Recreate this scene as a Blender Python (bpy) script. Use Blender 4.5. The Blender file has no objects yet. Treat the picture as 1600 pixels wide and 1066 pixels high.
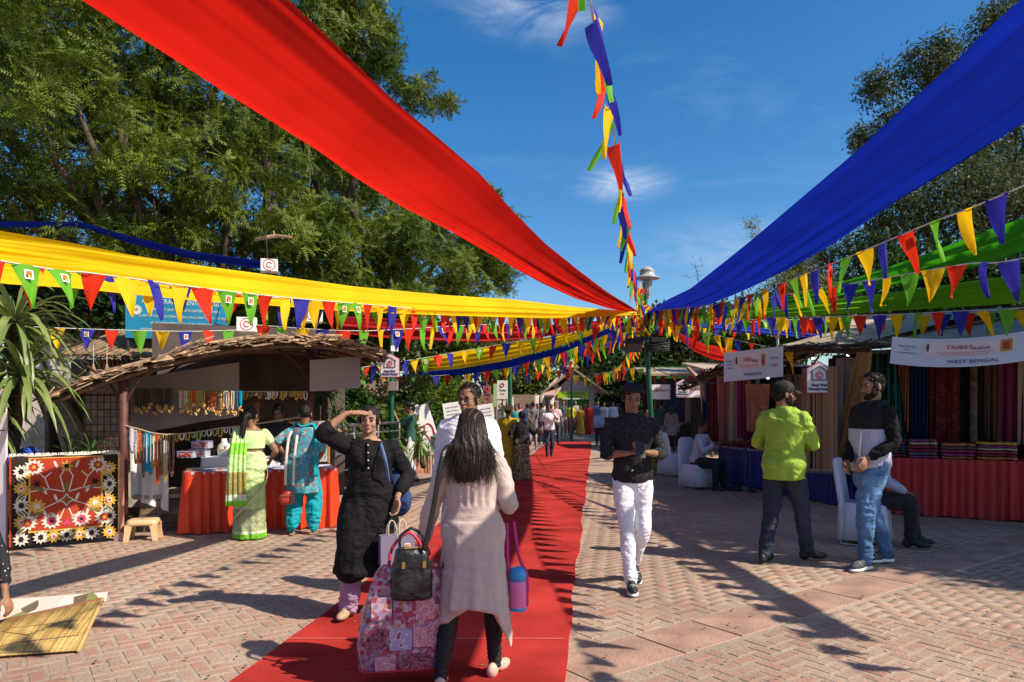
import bpy, math, random
import numpy as np
from mathutils import Vector, Matrix, Euler
random.seed(7); rng = np.random.default_rng(7)
S = bpy.context.scene
C = S.collection
PI = math.pi
# ---------------------------------------------------------------- camera
EYE, FOC, CX, HY = 1.54, 1120.0, 800.0, 634.0
cam = bpy.data.cameras.new('camera'); camo = bpy.data.objects.new('camera', cam); C.objects.link(camo)
cam.sensor_width = 36; cam.lens = FOC/1600*36; cam.shift_y = (HY-533)/1600
cam.clip_start = 0.05; cam.clip_end = 3000
camo.location = (0, 0, EYE); camo.rotation_euler = (PI/2, 0, 0)
S.camera = camo
# ---------------------------------------------------------------- sky + sun
W = bpy.data.worlds.new('World'); S.world = W; W.use_nodes = True
SUN = Vector((0.914, -0.406, 0)).normalized()
SUN_EL = math.radians(43)
def build_world():
    nt = W.node_tree; nt.nodes.clear(); N = nt.nodes.new; L = nt.links.new
    out = N('ShaderNodeOutputWorld'); bg = N('ShaderNodeBackground'); bg.inputs[1].default_value = 0.105
    sky = N('ShaderNodeTexSky'); sky.sky_type = 'NISHITA'; sky.sun_disc = False
    sky.sun_elevation = SUN_EL; sky.sun_rotation = math.atan2(SUN.x, SUN.y)
    sky.air_density = 1.0; sky.dust_density = 1.1; sky.ozone_density = 3.0; sky.altitude = 200
    hs = N('ShaderNodeHueSaturation'); hs.inputs['Saturation'].default_value = 1.38; hs.inputs['Value'].default_value = 1.08
    L(sky.outputs[0], hs.inputs['Color'])
    # thin wispy clouds
    tc = N('ShaderNodeTexCoord'); mp = N('ShaderNodeMapping'); mp.inputs['Scale'].default_value = (2.2, 2.2, 7.5)
    mp.inputs['Location'].default_value = (0.35, 0.2, 0.1); mp.inputs['Rotation'].default_value = (0.1, 0.25, 0.0)
    L(tc.outputs['Generated'], mp.inputs[0])
    n1 = N('ShaderNodeTexNoise'); n1.inputs['Scale'].default_value = 1.7; n1.inputs['Detail'].default_value = 9; n1.inputs['Roughness'].default_value = 0.6
    n1.inputs['Distortion'].default_value = 0.5
    L(mp.outputs[0], n1.inputs[0])
    r1 = N('ShaderNodeValToRGB'); r1.color_ramp.elements[0].position = 0.53; r1.color_ramp.elements[1].position = 0.80
    L(n1.outputs[0], r1.inputs[0])
    # two wisps where the photograph shows them
    def spot(px, py, w, pw):
        d = Vector(((px-CX)/FOC, 1, (HY-py)/FOC)).normalized()
        v = N('ShaderNodeVectorMath'); v.operation = 'SUBTRACT'; L(tc.outputs['Generated'], v.inputs[0]); v.inputs[1].default_value = d
        s = N('ShaderNodeVectorMath'); s.operation = 'MULTIPLY'; L(v.outputs[0], s.inputs[0]); s.inputs[1].default_value = (1/w, 1/w, 2.6/w)
        l = N('ShaderNodeVectorMath'); l.operation = 'LENGTH'; L(s.outputs[0], l.inputs[0])
        m = N('ShaderNodeMapRange'); m.inputs['From Min'].default_value = 1; m.inputs['From Max'].default_value = 0; m.inputs['To Max'].default_value = pw
        m.interpolation_type = 'SMOOTHSTEP'
        L(l.outputs['Value'], m.inputs['Value']); return m.outputs[0]
    a = spot(975, 288, 0.085, 1.3); b = spot(840, 8, 0.13, 1.0); c = spot(1140, 390, 0.16, .5)
    ad = N('ShaderNodeMath'); ad.operation = 'ADD'; L(a, ad.inputs[0]); L(b, ad.inputs[1])
    ad2 = N('ShaderNodeMath'); ad2.operation = 'ADD'; L(ad.outputs[0], ad2.inputs[0]); L(c, ad2.inputs[1])
    n2 = N('ShaderNodeTexNoise'); n2.inputs['Scale'].default_value = 5.0; n2.inputs['Detail'].default_value = 8; n2.inputs['Roughness'].default_value = .62; n2.inputs['Distortion'].default_value = .8
    L(mp.outputs[0], n2.inputs[0])
    r2 = N('ShaderNodeValToRGB'); r2.color_ramp.elements[0].position = 0.36; r2.color_ramp.elements[1].position = 0.72
    L(n2.outputs[0], r2.inputs[0])
    mm = N('ShaderNodeMath'); mm.operation = 'MULTIPLY'; L(ad2.outputs[0], mm.inputs[0]); L(r2.outputs[0], mm.inputs[1])
    m1 = N('ShaderNodeMath'); m1.operation = 'MULTIPLY'; L(r1.outputs[0], m1.inputs[0]); m1.inputs[1].default_value = 0.16
    sm = N('ShaderNodeMath'); sm.operation = 'ADD'; sm.use_clamp = True; L(mm.outputs[0], sm.inputs[0]); L(m1.outputs[0], sm.inputs[1])
    sc = N('ShaderNodeMath'); sc.operation = 'MULTIPLY'; L(sm.outputs[0], sc.inputs[0]); sc.inputs[1].default_value = 0.62
    mx = N('ShaderNodeMix'); mx.data_type = 'RGBA'
    L(sc.outputs[0], mx.inputs['Factor']); L(hs.outputs[0], mx.inputs['A']); mx.inputs['B'].default_value = (6.0, 6.5, 7.2, 1)
    L(mx.outputs['Result'], bg.inputs[0]); L(bg.outputs[0], out.inputs[0])
build_world()
sl = bpy.data.lights.new('sun', 'SUN'); sl.energy = 5.0; sl.angle = math.radians(0.53); sl.color = (1.0, 0.90, 0.75)
so = bpy.data.objects.new('sun', sl); C.objects.link(so)
sdir = Vector((SUN.x*math.cos(SUN_EL), SUN.y*math.cos(SUN_EL), math.sin(SUN_EL)))
so.rotation_euler = sdir.to_track_quat('Z', 'Y').to_euler(); so.location = (20, -9, 25)
S.view_settings.view_transform = 'Standard'; S.view_settings.look = 'None'; S.view_settings.gamma = 1.0
S.view_settings.use_curve_mapping = False; S.view_settings.exposure = 0.48
S.cycles.max_bounces = 6; S.cycles.transparent_max_bounces = 8; S.cycles.diffuse_bounces = 3
# ---------------------------------------------------------------- helpers
def P(px, py, Y): return Vector(((px-CX)/FOC*Y, Y, EYE+(HY-py)/FOC*Y))
def G(px, py):
    Y = EYE*FOC/(py-HY); return Vector(((px-CX)/FOC*Y, Y, 0))
MATS = {}
def add_crease(nt, b, tc, amt):
    """sharp-edged soft cloth creases as relief"""
    N = nt.nodes.new; L = nt.links.new; mp = N('ShaderNodeMapping'); mp.inputs['Scale'].default_value = (1, 1, 1.5); mp.inputs['Rotation'].default_value = (.3, .25, .2); L(tc.outputs['Object'], mp.inputs[0]); prev = None
    for sc, w in ((3.6, .55), (9, .22)):
        n = N('ShaderNodeTexNoise'); n.inputs['Scale'].default_value = sc; n.inputs['Detail'].default_value = 2; n.inputs['Distortion'].default_value = 1.6; L(mp.outputs[0], n.inputs[0])
        s = N('ShaderNodeMath'); s.operation = 'SUBTRACT'; L(n.outputs[0], s.inputs[0]); s.inputs[1].default_value = .5; a = N('ShaderNodeMath'); a.operation = 'ABSOLUTE'; L(s.outputs[0], a.inputs[0])
        p = N('ShaderNodeMath'); p.operation = 'POWER'; L(a.outputs[0], p.inputs[0]); p.inputs[1].default_value = .7
        bp = N('ShaderNodeBump'); bp.inputs['Strength'].default_value = amt*w; bp.inputs['Distance'].default_value = .09; L(p.outputs[0], bp.inputs['Height'])
        if prev is None and b.inputs['Normal'].is_linked: prev = b.inputs['Normal'].links[0].from_socket
        if prev is not None: L(prev, bp.inputs['Normal'])
        prev = bp.outputs[0]
    L(prev, b.inputs['Normal'])
def mat(name, col, rough=0.8, var=0.12, vs=6.0, bump=0.0, bs=60.0, trans=0.0, metal=0.0, col2=None, spec=0.4, island=0.0, coat=0, sheen=0, det=4, crease=0):
    """a procedural surface: base colour varied by noise, fine relief, optional light passing through"""
    if name in MATS: return MATS[name]
    m = bpy.data.materials.new(name); m.use_nodes = True; nt = m.node_tree; nt.nodes.clear(); N = nt.nodes.new; L = nt.links.new
    out = N('ShaderNodeOutputMaterial'); b = N('ShaderNodeBsdfPrincipled')
    b.inputs['Roughness'].default_value = rough; b.inputs['Metallic'].default_value = metal
    b.inputs['Specular IOR Level'].default_value = spec
    if sheen: b.inputs['Sheen Weight'].default_value = sheen
    tc = N('ShaderNodeTexCoord')
    c1 = Vector(col[:3]); c2 = Vector(col2[:3]) if col2 else c1*(1-var*1.6); c1b = c1*(1+var*.7) if not col2 else c1
    n = N('ShaderNodeTexNoise'); n.inputs['Scale'].default_value = vs; n.inputs['Detail'].default_value = det; L(tc.outputs['Object'], n.inputs[0])
    r = N('ShaderNodeValToRGB'); r.color_ramp.elements[0].position = .32; r.color_ramp.elements[1].position = .68
    r.color_ramp.elements[0].color = (*c2, 1); r.color_ramp.elements[1].color = (*[min(1, v) for v in c1b], 1)
    L(n.outputs[0], r.inputs[0]); colout = r.outputs[0]
    if island:
        g = N('ShaderNodeNewGeometry'); mr = N('ShaderNodeMapRange'); mr.inputs['To Min'].default_value = 1-island; mr.inputs['To Max'].default_value = 1+island
        L(g.outputs['Random Per Island'], mr.inputs['Value'])
        h = N('ShaderNodeHueSaturation'); L(mr.outputs[0], h.inputs['Value']); L(colout, h.inputs['Color']); colout = h.outputs[0]
    L(colout, b.inputs['Base Color'])
    if bump:
        n2 = N('ShaderNodeTexNoise'); n2.inputs['Scale'].default_value = bs; n2.inputs['Detail'].default_value = 5; L(tc.outputs['Object'], n2.inputs[0])
        bp = N('ShaderNodeBump'); bp.inputs['Strength'].default_value = bump; bp.inputs['Distance'].default_value = 0.01
        L(n2.outputs[0], bp.inputs['Height']); L(bp.outputs[0], b.inputs['Normal'])
    if crease: add_crease(nt, b, tc, crease)
    sh = b.outputs[0]
    if trans:
        t = N('ShaderNodeBsdfTranslucent'); L(colout, t.inputs[0]); x = N('ShaderNodeMixShader'); x.inputs[0].default_value = trans
        L(b.outputs[0], x.inputs[1]); L(t.outputs[0], x.inputs[2]); sh = x.outputs[0]
    L(sh, out.inputs[0]); MATS[name] = m
    m['bs'] = 1
    return m
def patmat(name, kind, cols, scale=20.0, rough=0.85, trans=0.0, direction='X', bump=0.0):
    """printed or woven cloth: stripes, checks, blotches, dots"""
    if name in MATS: return MATS[name]
    m = bpy.data.materials.new(name); m.use_nodes = True; nt = m.node_tree; nt.nodes.clear(); N = nt.nodes.new; L = nt.links.new
    out = N('ShaderNodeOutputMaterial'); b = N('ShaderNodeBsdfPrincipled'); b.inputs['Roughness'].default_value = rough; b.inputs['Specular IOR Level'].default_value = .25
    tc = N('ShaderNodeTexCoord'); r = N('ShaderNodeValToRGB'); r.color_ramp.interpolation = 'CONSTANT'
    if kind == 'bands':
        sx = N('ShaderNodeSeparateXYZ'); L(tc.outputs['Object'], sx.inputs[0])
        mu = N('ShaderNodeMath'); mu.operation = 'MULTIPLY'; L(sx.outputs[direction], mu.inputs[0]); mu.inputs[1].default_value = scale
        nz = N('ShaderNodeTexNoise'); nz.noise_dimensions = '1D'; nz.inputs['Scale'].default_value = 1.0; nz.inputs['Detail'].default_value = 3
        L(mu.outputs[0], nz.inputs['W']); src = nz.outputs[0]; lo, hi = .34, .66
    elif kind == 'stripes':
        wv = N('ShaderNodeTexWave'); wv.inputs['Scale'].default_value = scale; wv.bands_direction = direction; L(tc.outputs['Object'], wv.inputs[0])
        wv.inputs['Distortion'].default_value = .6; src = wv.outputs[1]; lo, hi = 0, 1
    elif kind == 'dots':
        vo = N('ShaderNodeTexVoronoi'); vo.inputs['Scale'].default_value = scale; L(tc.outputs['Object'], vo.inputs[0]); src = vo.outputs['Distance']; lo, hi = 0.05, .75
    elif kind == 'cells':
        vo = N('ShaderNodeTexVoronoi'); vo.inputs['Scale'].default_value = scale; L(tc.outputs['Object'], vo.inputs[0])
        sx = N('ShaderNodeSeparateColor'); L(vo.outputs['Color'], sx.inputs[0]); src = sx.outputs[0]; lo, hi = 0, 1
    elif kind == 'checker':
        ch = N('ShaderNodeTexBrick'); ch.inputs['Scale'].default_value = scale; L(tc.outputs['Object'], ch.inputs[0]); src = ch.outputs[1]; lo, hi = 0, 1
    else:
        nz = N('ShaderNodeTexNoise'); nz.inputs['Scale'].default_value = scale; nz.inputs['Detail'].default_value = 2; nz.inputs['Distortion'].default_value = 1.0
        L(tc.outputs['Object'], nz.inputs[0]); src = nz.outputs[0]; lo, hi = .36, .62
    k = len(cols)
    while len(r.color_ramp.elements) < k: r.color_ramp.elements.new(.5)
    for i, c in enumerate(cols):
        e = r.color_ramp.elements[i]; e.position = min(1, max(0, lo+(hi-lo)*i/k)) if i else 0; e.color = (*c, 1)
    L(src, r.inputs[0]); L(r.outputs[0], b.inputs['Base Color'])
    if bump:
        n2 = N('ShaderNodeTexNoise'); n2.inputs['Scale'].default_value = 60; L(tc.outputs['Object'], n2.inputs[0])
        bp = N('ShaderNodeBump'); bp.inputs['Strength'].default_value = bump; bp.inputs['Distance'].default_value = .01; L(n2.outputs[0], bp.inputs['Height']); L(bp.outputs[0], b.inputs['Normal'])
    sh = b.outputs[0]
    if trans:
        t = N('ShaderNodeBsdfTranslucent'); L(r.outputs[0], t.inputs[0]); x = N('ShaderNodeMixShader'); x.inputs[0].default_value = trans
        L(b.outputs[0], x.inputs[1]); L(t.outputs[0], x.inputs[2]); sh = x.outputs[0]
    L(sh, out.inputs[0]); MATS[name] = m; return m
class Geo:
    def __init__(s): s.V = []; s.F = []; s.n = 0
    def add(s, v, f):
        v = np.asarray(v, float).reshape(-1, 3); s.V.append(v); k = s.n
        s.F.extend([tuple(i+k for i in q) for q in f]); s.n += len(v); return s
    def box(s, c, size, M=None):
        x, y, z = [a/2 for a in size]; v = np.array([[a, b, d] for a in (-x, x) for b in (-y, y) for d in (-z, z)])
        if M is not None: v = v @ np.array(M.to_3x3()).T
        return s.add(v+np.array(c), [(0, 1, 3, 2), (4, 6, 7, 5), (0, 4, 5, 1), (2, 3, 7, 6), (0, 2, 6, 4), (1, 5, 7, 3)])
    def ell(s, c, r, R=None, n=14, m=9):
        if isinstance(r, (int, float)): r = (r, r, r)
        v = [(0, 0, -1)]
        for i in range(1, m):
            a = -PI/2+PI*i/m
            for j in range(n): t = 2*PI*j/n; v.append((math.cos(a)*math.cos(t), math.cos(a)*math.sin(t), math.sin(a)))
        v.append((0, 0, 1)); v = np.array(v)*np.array(r)
        if R is not None: v = v @ np.array(R.to_3x3()).T
        f = [(0, 1+(j+1) % n, 1+j) for j in range(n)]
        for i in range(m-2):
            o = 1+i*n; f += [(o+j, o+(j+1) % n, o+n+(j+1) % n, o+n+j) for j in range(n)]
        o = 1+(m-2)*n; f += [(o+j, o+(j+1) % n, len(v)-1) for j in range(n)]
        return s.add(v+np.array(c), f)
    def loft(s, rings, cap=True, closed=True):
        n = len(rings[0]); v = np.concatenate([np.asarray(r, float) for r in rings]); f = []
        for i in range(len(rings)-1):
            for j in range(n if closed else n-1):
                a = i*n+j; b = i*n+(j+1) % n; f.append((a, b, b+n, a+n))
        if cap and closed:
            f.append(tuple(range(n-1, -1, -1))); o = (len(rings)-1)*n; f.append(tuple(o+j for j in range(n)))
        return s.add(v, f)
    def tube(s, pts, rads, n=10, side=None, round_end=True, sub=0):
        pts = [Vector(p) for p in pts]; rads = [r if isinstance(r, (tuple, list)) else (r, r) for r in rads]
        if sub:
            q, rr = [], []
            m = len(pts)
            for i in range(m-1):
                p0 = pts[max(0, i-1)]; p1 = pts[i]; p2 = pts[i+1]; p3 = pts[min(m-1, i+2)]
                for k in range(sub):
                    t = k/sub; q.append(.5*((2*p1)+(p2-p0)*t+(2*p0-5*p1+4*p2-p3)*t*t+(3*p1-p0-3*p2+p3)*t**3))
                    e = t*t*(3-2*t); rr.append(tuple(rads[i][z]*(1-e)+rads[i+1][z]*e for z in (0, 1)))
            q.append(pts[-1]); rr.append(rads[-1]); pts, rads = q, rr
        rings = []; prev = None
        for i, p in enumerate(pts):
            t = (pts[min(i+1, len(pts)-1)]-pts[max(i-1, 0)])
            t = t.normalized() if t.length > 1e-9 else Vector((0, 0, 1))
            if prev is None:
                a = Vector(side) if side is not None else (Vector((1, 0, 0)) if abs(t.x) < .9 else Vector((0, 1, 0)))
            else: a = prev
            a = (a-t*a.dot(t)).normalized(); b = t.cross(a); prev = a
            r1, r2 = rads[i]
            def ring(c, k): return [c+a*(r1*k*math.cos(2*PI*j/n))+b*(r2*k*math.sin(2*PI*j/n)) for j in range(n)]
            if round_end and i == 0:
                rm = min(r1, r2); rings.append(ring(p-t*rm*.85, .35)); rings.append(ring(p-t*rm*.5, .78))
            rings.append(ring(p, 1))
            if round_end and i == len(pts)-1:
                rm = min(r1, r2); rings.append(ring(p+t*rm*.5, .78)); rings.append(ring(p+t*rm*.85, .35))
        return s.loft([[tuple(v) for v in r] for r in rings])
    def merge(s, o): 
        if o.n: s.add(np.concatenate(o.V), o.F)
        return s
    def verts(s): return np.concatenate(s.V) if s.V else np.zeros((0, 3))
    def mesh(s, name, m=None, smooth=False):
        me = bpy.data.meshes.new(name); me.from_pydata(s.verts().tolist(), [], s.F); 
        if m:
            for q in (m if isinstance(m, (list, tuple)) else [m]): me.materials.append(q)
        if smooth: me.shade_smooth()
        me.update(); return me
def obj(name, g, m=None, parent=None, smooth=False, kind=None, label=None):
    me = g.mesh(name, m, smooth) if isinstance(g, Geo) else g
    o = bpy.data.objects.new(name, me); C.objects.link(o)
    if parent is not None: o.parent = parent
    if kind: o['kind'] = kind
    if label: o['label'] = label
    return o
def tag(o, label, cat, group=None):
    o['label'] = label; o['category'] = cat
    if group: o['group'] = group
    return o
def thing(name, label, cat, loc=(0, 0, 0), rz=0, group=None):
    o = bpy.data.objects.new(name, None); C.objects.link(o); o.location = loc; o.rotation_euler = (0, 0, rz)
    o.empty_display_size = .1; return tag(o, label, cat, group)
def fastmesh(name, V, Fq, m):
    """V (n,3), Fq (k,3|4) arrays of equal-size faces"""
    me = bpy.data.meshes.new(name); k, w = Fq.shape
    me.vertices.add(len(V)); me.vertices.foreach_set('co', V.astype(np.float32).ravel())
    me.loops.add(k*w); me.loops.foreach_set('vertex_index', Fq.astype(np.int32).ravel())
    me.polygons.add(k); me.polygons.foreach_set('loop_start', np.arange(0, k*w, w, dtype=np.int32))
    me.materials.append(m); me.update(calc_edges=True); me.validate(); return me
# vectorised value noise
_perm = rng.random((64, 64, 64))
def vnoise(p):
    p = np.asarray(p); i = np.floor(p).astype(int); f = p-i; f = f*f*(3-2*f); r = 0
    for a in (0, 1):
        for b in (0, 1):
            for c in (0, 1):
                w = (f[:, 0] if a else 1-f[:, 0])*(f[:, 1] if b else 1-f[:, 1])*(f[:, 2] if c else 1-f[:, 2])
                r = r+w*_perm[(i[:, 0]+a) % 64, (i[:, 1]+b) % 64, (i[:, 2]+c) % 64]
    return r*2-1
def remesh(g, voxel, smooth=2, disp=None, flat=None):
    """union of overlapping solids as one continuous skin"""
    me = g.mesh('tmp'); o = bpy.data.objects.new('tmp', me); C.objects.link(o)
    md = o.modifiers.new('r', 'REMESH'); md.mode = 'VOXEL'; md.voxel_size = voxel; md.use_smooth_shade = True
    if smooth: s = o.modifiers.new('s', 'SMOOTH'); s.iterations = smooth; s.factor = .5
    dg = bpy.context.evaluated_depsgraph_get(); ev = o.evaluated_get(dg)
    m2 = bpy.data.meshes.new_from_object(ev); bpy.data.objects.remove(o); bpy.data.meshes.remove(me)
    if disp or flat is not None:
        n = len(m2.vertices); co = np.empty(n*3, np.float32); m2.vertices.foreach_get('co', co); co = co.reshape(-1, 3).astype(float)
        if disp:
            no = np.empty(n*3, np.float32); m2.vertex_normals.foreach_get('vector', no); no = no.reshape(-1, 3)
            co = co+no*disp(co)[:, None]
        if flat is not None: co[:, 2] = np.maximum(co[:, 2], flat)
        m2.vertices.foreach_set('co', co.astype(np.float32).ravel()); m2.update()
    m2.shade_smooth(); return m2
def joinmesh(a, b, name='m'):
    """two meshes into one datablock"""
    out = Geo()
    for m in (a, b):
        v = np.empty(len(m.vertices)*3, np.float32); m.vertices.foreach_get('co', v)
        out.add(v.reshape(-1, 3), [tuple(p.vertices) for p in m.polygons])
    bpy.data.meshes.remove(a); bpy.data.meshes.remove(b)
    r = out.mesh(name); r.shade_smooth(); return r
ORD = 'first second third fourth fifth sixth seventh eighth ninth tenth eleventh twelfth thirteenth fourteenth fifteenth sixteenth seventeenth eighteenth nineteenth twentieth twenty-first twenty-second twenty-third twenty-fourth twenty-fifth twenty-sixth twenty-seventh twenty-eighth'.split()
def text(s, size, M, m, parent, name='lettering', ext=0.0015, align='CENTER', width=None, bold=0.0):
    cu = bpy.data.curves.new('t', 'FONT'); cu.body = s; cu.size = size; cu.align_x = align; cu.align_y = 'CENTER'; cu.extrude = ext
    cu.resolution_u = 3; cu.offset = bold
    o = bpy.data.objects.new('t', cu); C.objects.link(o)
    me = bpy.data.meshes.new_from_object(o.evaluated_get(bpy.context.evaluated_depsgraph_get()))
    bpy.data.objects.remove(o); me.materials.clear(); me.materials.append(m)
    if width and len(me.vertices):
        xs = [v.co.x for v in me.vertices]; k = width/(max(xs)-min(xs)+1e-9)
        for v in me.vertices: v.co.x *= k
    r = bpy.data.objects.new(name, me); C.objects.link(r); r.parent = parent; r.matrix_local = M; return r
def frame(o, x, z):
    """matrix with local X along x, local Y along z(up), local Z out towards the viewer"""
    x = Vector(x).normalized(); z = Vector(z); z = (z-x*z.dot(x)).normalized(); n = x.cross(z)
    M = Matrix((x, z, n)).transposed().to_4x4(); M.translation = Vector(o); return M
# ================================================================ people
SK = {
 'tan': mat('skin_tan', (.38, .20, .125), .55, .16, 16, .25, 90, spec=.35), 'brown': mat('skin_brown', (.29, .145, .085), .52, .18, 16, .25, 90, spec=.35),
 'dark': mat('skin_dark', (.16, .08, .05), .5, .1, 8, spec=.4), 'fair': mat('skin_fair', (.48, .28, .2), .5, .06, 8, spec=.35)}
HAIRM = mat('hair_black', (.012, .009, .008), .55, .3, 30, .6, 120, spec=.25)
HAIRB = mat('hair_brown', (.028, .015, .010), .42, .3, 30, .5, 120, spec=.4)
BEARD = mat('beard_black', (.015, .011, .009), .8, .3, 60, .9, 200, spec=.2)
LIP = mat('lip', (.27, .12, .085), .5); EYEW = mat('eye_white', (.34, .30, .27), .35); IRIS = mat('iris', (.012, .008, .006), .2)
def ik(a, b, l1, l2, pole):
    a, b, pole = Vector(a), Vector(b), Vector(pole); d = b-a; L = min(d.length, (l1+l2)*.999); d.normalize()
    x = (l1*l1-l2*l2+L*L)/(2*L); h = math.sqrt(max(0, l1*l1-x*x)); p = pole-d*pole.dot(d); p.normalize()
    return a+d*x+p*h, a+d*L
PROF = [(.87, .150, .100, 0), (.93, .168, .118, .01), (1.01, .158, .110, .0), (1.09, .142, .100, -.004), (1.18, .150, .106, -.004),
        (1.27, .168, .114, -.004), (1.34, .176, .108, .004), (1.40, .160, .086, .01), (1.435, .115, .068, .014), (1.465, .068, .056, .014)]
def prof(z, fem=0, belly=0):
    zs = [p[0] for p in PROF]
    rx = np.interp(z, zs, [p[1] for p in PROF]); ry = np.interp(z, zs, [p[2] for p in PROF]); yo = np.interp(z, zs, [p[3] for p in PROF])
    if fem: rx *= np.interp(z, [.9, .98, 1.1, 1.25, 1.4], [1.06, 1.1, .93, .92, .9]); 
    b = belly*math.exp(-((z-1.08)/.13)**2); return rx*(1+b*.6), ry*(1+b), yo-b*ry*.7
class Body:
    """pose in body units for a 1.70 m adult facing -y: x to the person's left"""
    def __init__(s, H=1.7, lean=(0, 0), twist=0, hip=(0, 0, 0), sw=.183, arms=None, legs=None, head=(0, 0, 0), headoff=(0, 0, 0), fem=0, belly=0, sit=0, thick=1.0):
        s.k = H/1.70; s.lean = Vector((lean[0], lean[1], 0)); s.tw = twist; s.hip = Vector(hip); s.fem = fem; s.belly = belly; s.sw = sw*(.92 if fem else 1); s.thick = thick
        s.sh = [s.tp(Vector((sgn*s.sw*.95, .012, 1.372))) for sgn in (1, -1)]
        s.arm = []
        arms = arms or [None, None]
        for i, sgn in enumerate((1, -1)):
            a = arms[i] or {}
            w = Vector(a.get('w', (sgn*.27, -.02, .86))); pole = a.get('pole', (sgn*.3, .9, -.2))
            e, w2 = ik(s.sh[i], w, .275, .25, pole)
            s.arm.append((s.sh[i], e, w2, a))
        s.leg = []
        legs = legs or [None, None]
        for i, sgn in enumerate((1, -1)):
            a = legs[i] or {}
            an = Vector(a.get('a', (sgn*.10, .01, .08))); h = s.hip+Vector((sgn*.085, .005, .90))
            if sit: pass
            pole = a.get('pole', (sgn*.1, -1, 0)); kn, an2 = ik(h, an, .43, .41, pole)
            s.leg.append((h, kn, an2, a))
        s.neck = s.tp(Vector((0, .014, 1.45))); s.hc = s.neck+Vector((0, -.012, .145))+Vector(headoff)
        s.hr = Euler((head[0], head[1], head[2]), 'ZXY').to_matrix() if False else (Matrix.Rotation(head[2], 3, 'Z') @ Matrix.Rotation(head[0], 3, 'X') @ Matrix.Rotation(head[1], 3, 'Y'))
    def tp(s, v):
        """torso point: lean and twist grow from the hips up"""
        t = max(0, min(1, (v.z-.93)/.48)); a = s.tw*t; q = Vector((v.x*math.cos(a)-v.y*math.sin(a), v.x*math.sin(a)+v.y*math.cos(a), v.z))
        L = s.lean*t; drop = L.length**2*.9
        return q+L*(1.0)+s.hip*1.0+Vector((0, 0, -drop))
    def torso(s, g, z0, z1, off=0.0, n=24, step=.045, hem=None, folds=0, fk=9, fph=0, boxy=.0):
        zs = list(np.arange(z0, z1, step))+[z1]; rings = []
        for z in zs:
            rx, ry, yo = prof(z, s.fem, s.belly); rx = rx*s.thick; ry = ry*s.thick
            o = off(z) if callable(off) else off
            if boxy: rx = rx*(1-boxy)+.17*boxy; 
            r = []
            for j in range(n):
                t = 2*PI*j/n; f = 1+(folds*math.sin(fk*t+fph+2*math.sin(z*5))*(max(0, 1.15-z)) if folds else 0)
                c, sn = math.cos(t), math.sin(t); p = .9
                r.append(s.tp(Vector(((rx+o)*f*math.copysign(abs(c)**p, c), (ry+o)*f*math.copysign(abs(sn)**p, sn)+yo, z))))
            rings.append([tuple(v) for v in r])
        g.loft(rings)
    def skirt(s, g, z0, z1, r0, r1, off=(0, 0), n=64, amp=.03, k=13, ph=0, yo=0):
        """cloth hanging from the waist z1 down to the hem z0 in folds"""
        rings = []
        for i in range(9):
            t = i/8; z = z1+(z0-z1)*t; rx = r1[0]+(r0[0]-r1[0])*t**.8; ry = r1[1]+(r0[1]-r1[1])*t**.8
            r = []
            for j in range(n):
                a = 2*PI*j/n; f = 1+amp*t*(math.sin(k*a+ph+1.3*math.sin(3*a))+.5*math.sin((k*.55)*a+2*ph+t))
                r.append(tuple(s.hip*(1-t*.0)+Vector((off[0]*t+rx*f*math.cos(a), off[1]*t+ry*f*math.sin(a)+yo, z))))
            rings.append(r)
        g.loft(rings[::-1])
    def hand(s, g, i, pose, fine=True):
        sh, e, w, a = s.arm[i]; d = (w-e).normalized(); sgn = 1 if i == 0 else -1
        d2 = Vector(a.get('hd', d)).normalized(); pn = Vector(a.get('palm', (-sgn, 0, 0)))  # palm faces the thigh
        pn = (pn-d2*pn.dot(d2)).normalized(); lat = d2.cross(pn)*(-1)
        tdir = Vector(a['thumb']) if 'thumb' in a else Vector((0, -1, 0.1))
        if lat.dot(tdir) < 0: lat = -lat
        R = Matrix((lat, pn, d2)).transposed()
        g.tube([w-d*.03, w+d2*.02], [(.027, .021), (.028, .018)], 8, side=lat)
        g.ell(w+d2*.055, (.040, .016, .052), R, 10, 8)
        if not fine: g.ell(w+d2*.115, (.034, .013, .045), R, 8, 6); return
        curl = a.get('curl', .55)
        for q, (x, l) in enumerate(((.031, .068), (.011, .078), (-.010, .073), (-.030, .056))):
            b = w+d2*.088+lat*x*1.0; p = [b-d2*.03, b]; dd = d2.copy()
            for sgm, f in ((.45, .5), (.32, .9), (.25, 1.0)):
                ang = curl*f; dd = (dd*math.cos(ang)+pn*math.sin(ang)).normalized(); p.append(p[-1]+dd*l*sgm)
            g.tube(p, [.0095, .0095, .0088, .008, .007], 7, side=lat)
        tb = w+d2*.025+lat*.026; td = (lat*.75+d2*.7+pn*.35).normalized()
        g.tube([tb, tb+td*.035, tb+td*.035+(td*.5+d2*.6+pn*.4).normalized()*.03, tb+td*.035+(d2*.9+pn*.5).normalized()*.052], [.013, .0115, .0095, .008], 7)
    def armtube(s, g, i, t0=0, t1=1.0, off=0.0, n=12):
        sh, e, w, a = s.arm[i]; k = s.thick
        pts = [sh+(e-sh)*-.02, sh+(e-sh)*.3, sh+(e-sh)*.7, e, e+(w-e)*.3, e+(w-e)*.7, w]
        rd = [.047*k, .050*k, .044*k, .038*k, .040*k, .033, .025]
        cum = [0, .16, .37, .52, .67, .86, 1.0]
        if t1 < 1:
            j = max(i2 for i2 in range(7) if cum[i2] <= t1); 
            if j < 6:
                u = (t1-cum[j])/(cum[j+1]-cum[j]); pts = pts[:j+1]+[pts[j]+(pts[j+1]-pts[j])*u]; rd = rd[:j+1]+[rd[j]+(rd[j+1]-rd[j])*u]
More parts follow.
